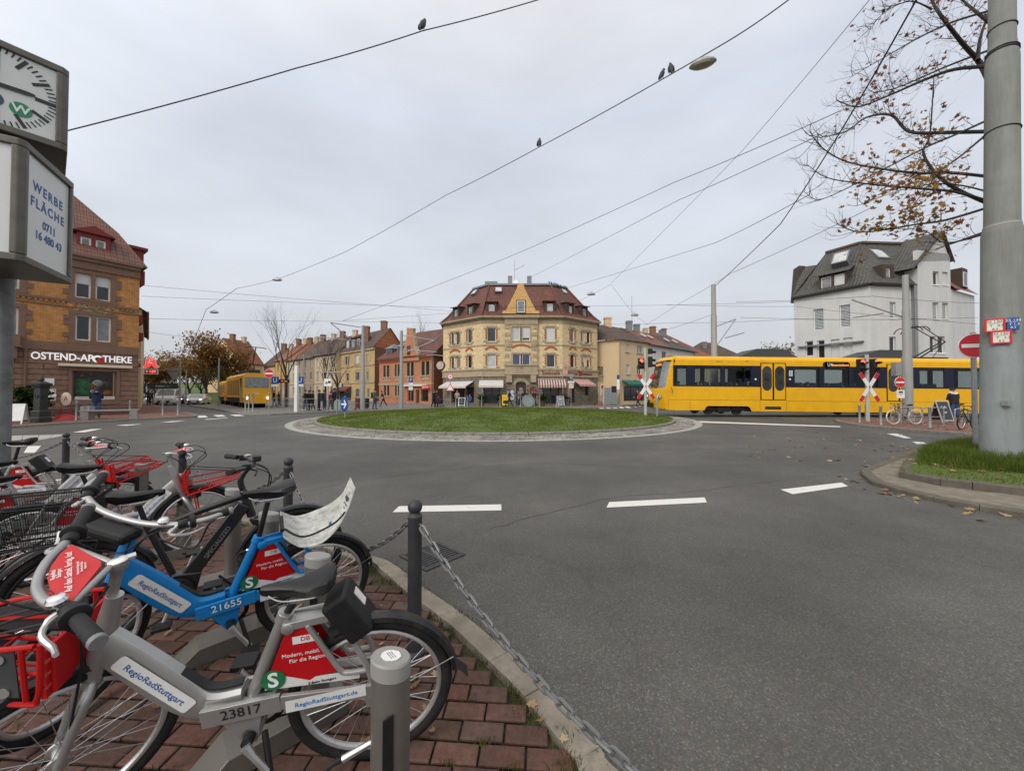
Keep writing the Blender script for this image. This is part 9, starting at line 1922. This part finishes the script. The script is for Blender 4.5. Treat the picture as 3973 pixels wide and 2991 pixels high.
railing('steel railing in front of the waiting trio',((1100,31),(1190,29.6),(1232,30)));railing('steel railing between the waiting group and the slender mast',((1330,31.5),(1400,32.8),(1475,34)));railing('steel railing on the platform ramp behind the stop',((1060,37),(1110,36),(1170,34)))
for px,Y,lab in((1391,33.4,'dark red litter bin left of the slender catenary mast'),(1421,33.6,'dark litter bin right of the slender catenary mast')):t=thing('litter_bin',lab,'bin',gpx(px,Y));b=MB();b.lathe([(.2,.1),(.26,.15),(.28,.95),(.24,1.0),(.1,1.02)],n=16);b.build('barrel',mat('bin_red',(.10,.03,.03),.6)if px<1400 else M_DKIRON,t);b=MB();b.cyl((0,.25,0),(0,.25,1.1),.03);b.build('post',M_STEEL,t)
def parasol(label,px,Y):t=thing('closed_parasol',label,'parasol',gpx(px,Y));b=MB();b.cyl((0,0,0),(0,0,2.6),.03,n=8);b.build('pole',M_DKWOOD,t);b=MB();b.lathe([(.16,1.0),(.2,1.3),(.14,2.0),(.05,2.5)],n=14);b.build('canopy',mat('parasol_cloth',(.22,.13,.11),.9),t)
parasol('closed brownish parasol at the bakery corner',2208,40.6)
t,zc=sign_disc('street_sign','white street name plates and give way sign on a pole by the bakery corner',2216,1462,38.5,.6,None,0,.07);b=MB();b.prism([(-.35,-.03,zc+.3),(.35,-.03,zc+.3),(0,-.03,zc-.3)][::-1],(0,.02,0));b.build('give_way_back',M_STEEL,t);plate(t,.7,.2,zc-.55,M_WHITE,txt='Ostendstr.',ts=.1);plate(t,.5,.5,zc-.95,mat('sign_cream',(.6,.52,.4),.5));b=MB();b.box((-.85,-.05,zc+.2),(-.35,.05,zc+1.7));b.build('bakery_banner',mat('banner_cream_red',(.45,.26,.2),.6,0,.5,4),t)
t,zc=sign_disc('curved_post','bent grey steel post at the right end of the island grass',2549,1560,21.6,.4,None,0,.2,False);b=MB();b.tube(curve_pts([(0,0,0),(0,0,.9),(.05,0,1.15),(.16,0,1.3)],5),.06,10);b.build('post',M_STEEL,t)
t,zc=sign_disc('bus_stop_sign','thin blue and white stop pole in front of the cream house',2395,1480,42,.4,None,0,.07);plate(t,.3,1.2,zc-.3,M_WHITE,.1);plate(t,.3,.5,zc+.5,M_BLUE,.1);plate(t,.55,.75,zc-.9,M_DARK,-.4)
t=thing('gate','grey metal gate between the corner house annex and the cream house','gate',gpx(2370,44.5));b=MB();b.box((-.8,0,.1),(-.02,.04,2.1));b.box((.02,0,.1),(.8,.04,2.1));b.build('leaf',mat('gate_grey',(.20,.22,.23),.6),t);b=MB();b.box((-.95,-.05,0),(-.83,.1,2.2));b.build('gate_post',M_CREAM,t)
def scooter(label,px,Y,rz):t=thing('kick_scooter',label,'scooter',gpx(px,Y),rz);b=MB();b.box((-.45,-.08,.12),(.35,.08,.17));b.build('deck',M_SIGNRED,t,bevel=.01);b=MB();b.tube([(.42,0,.12),(.33,0,1.1)],.025,8);b.tube([(.33,-.22,1.1),(.33,.22,1.1)],.018,8);b.build('steering_column',M_SIGNRED,t);[(lambda q:q.build('wheel',M_BLACK,t))(MB().torus((x,0,.11),(0,1,0),.085,.025,18,6))for x in(-.5,.44)]
scooter('red kick scooter parked before the annex notice case',2322,42.5,.3);scooter('red kick scooter at the railing by the tram stop',1380,32.0,1.9)
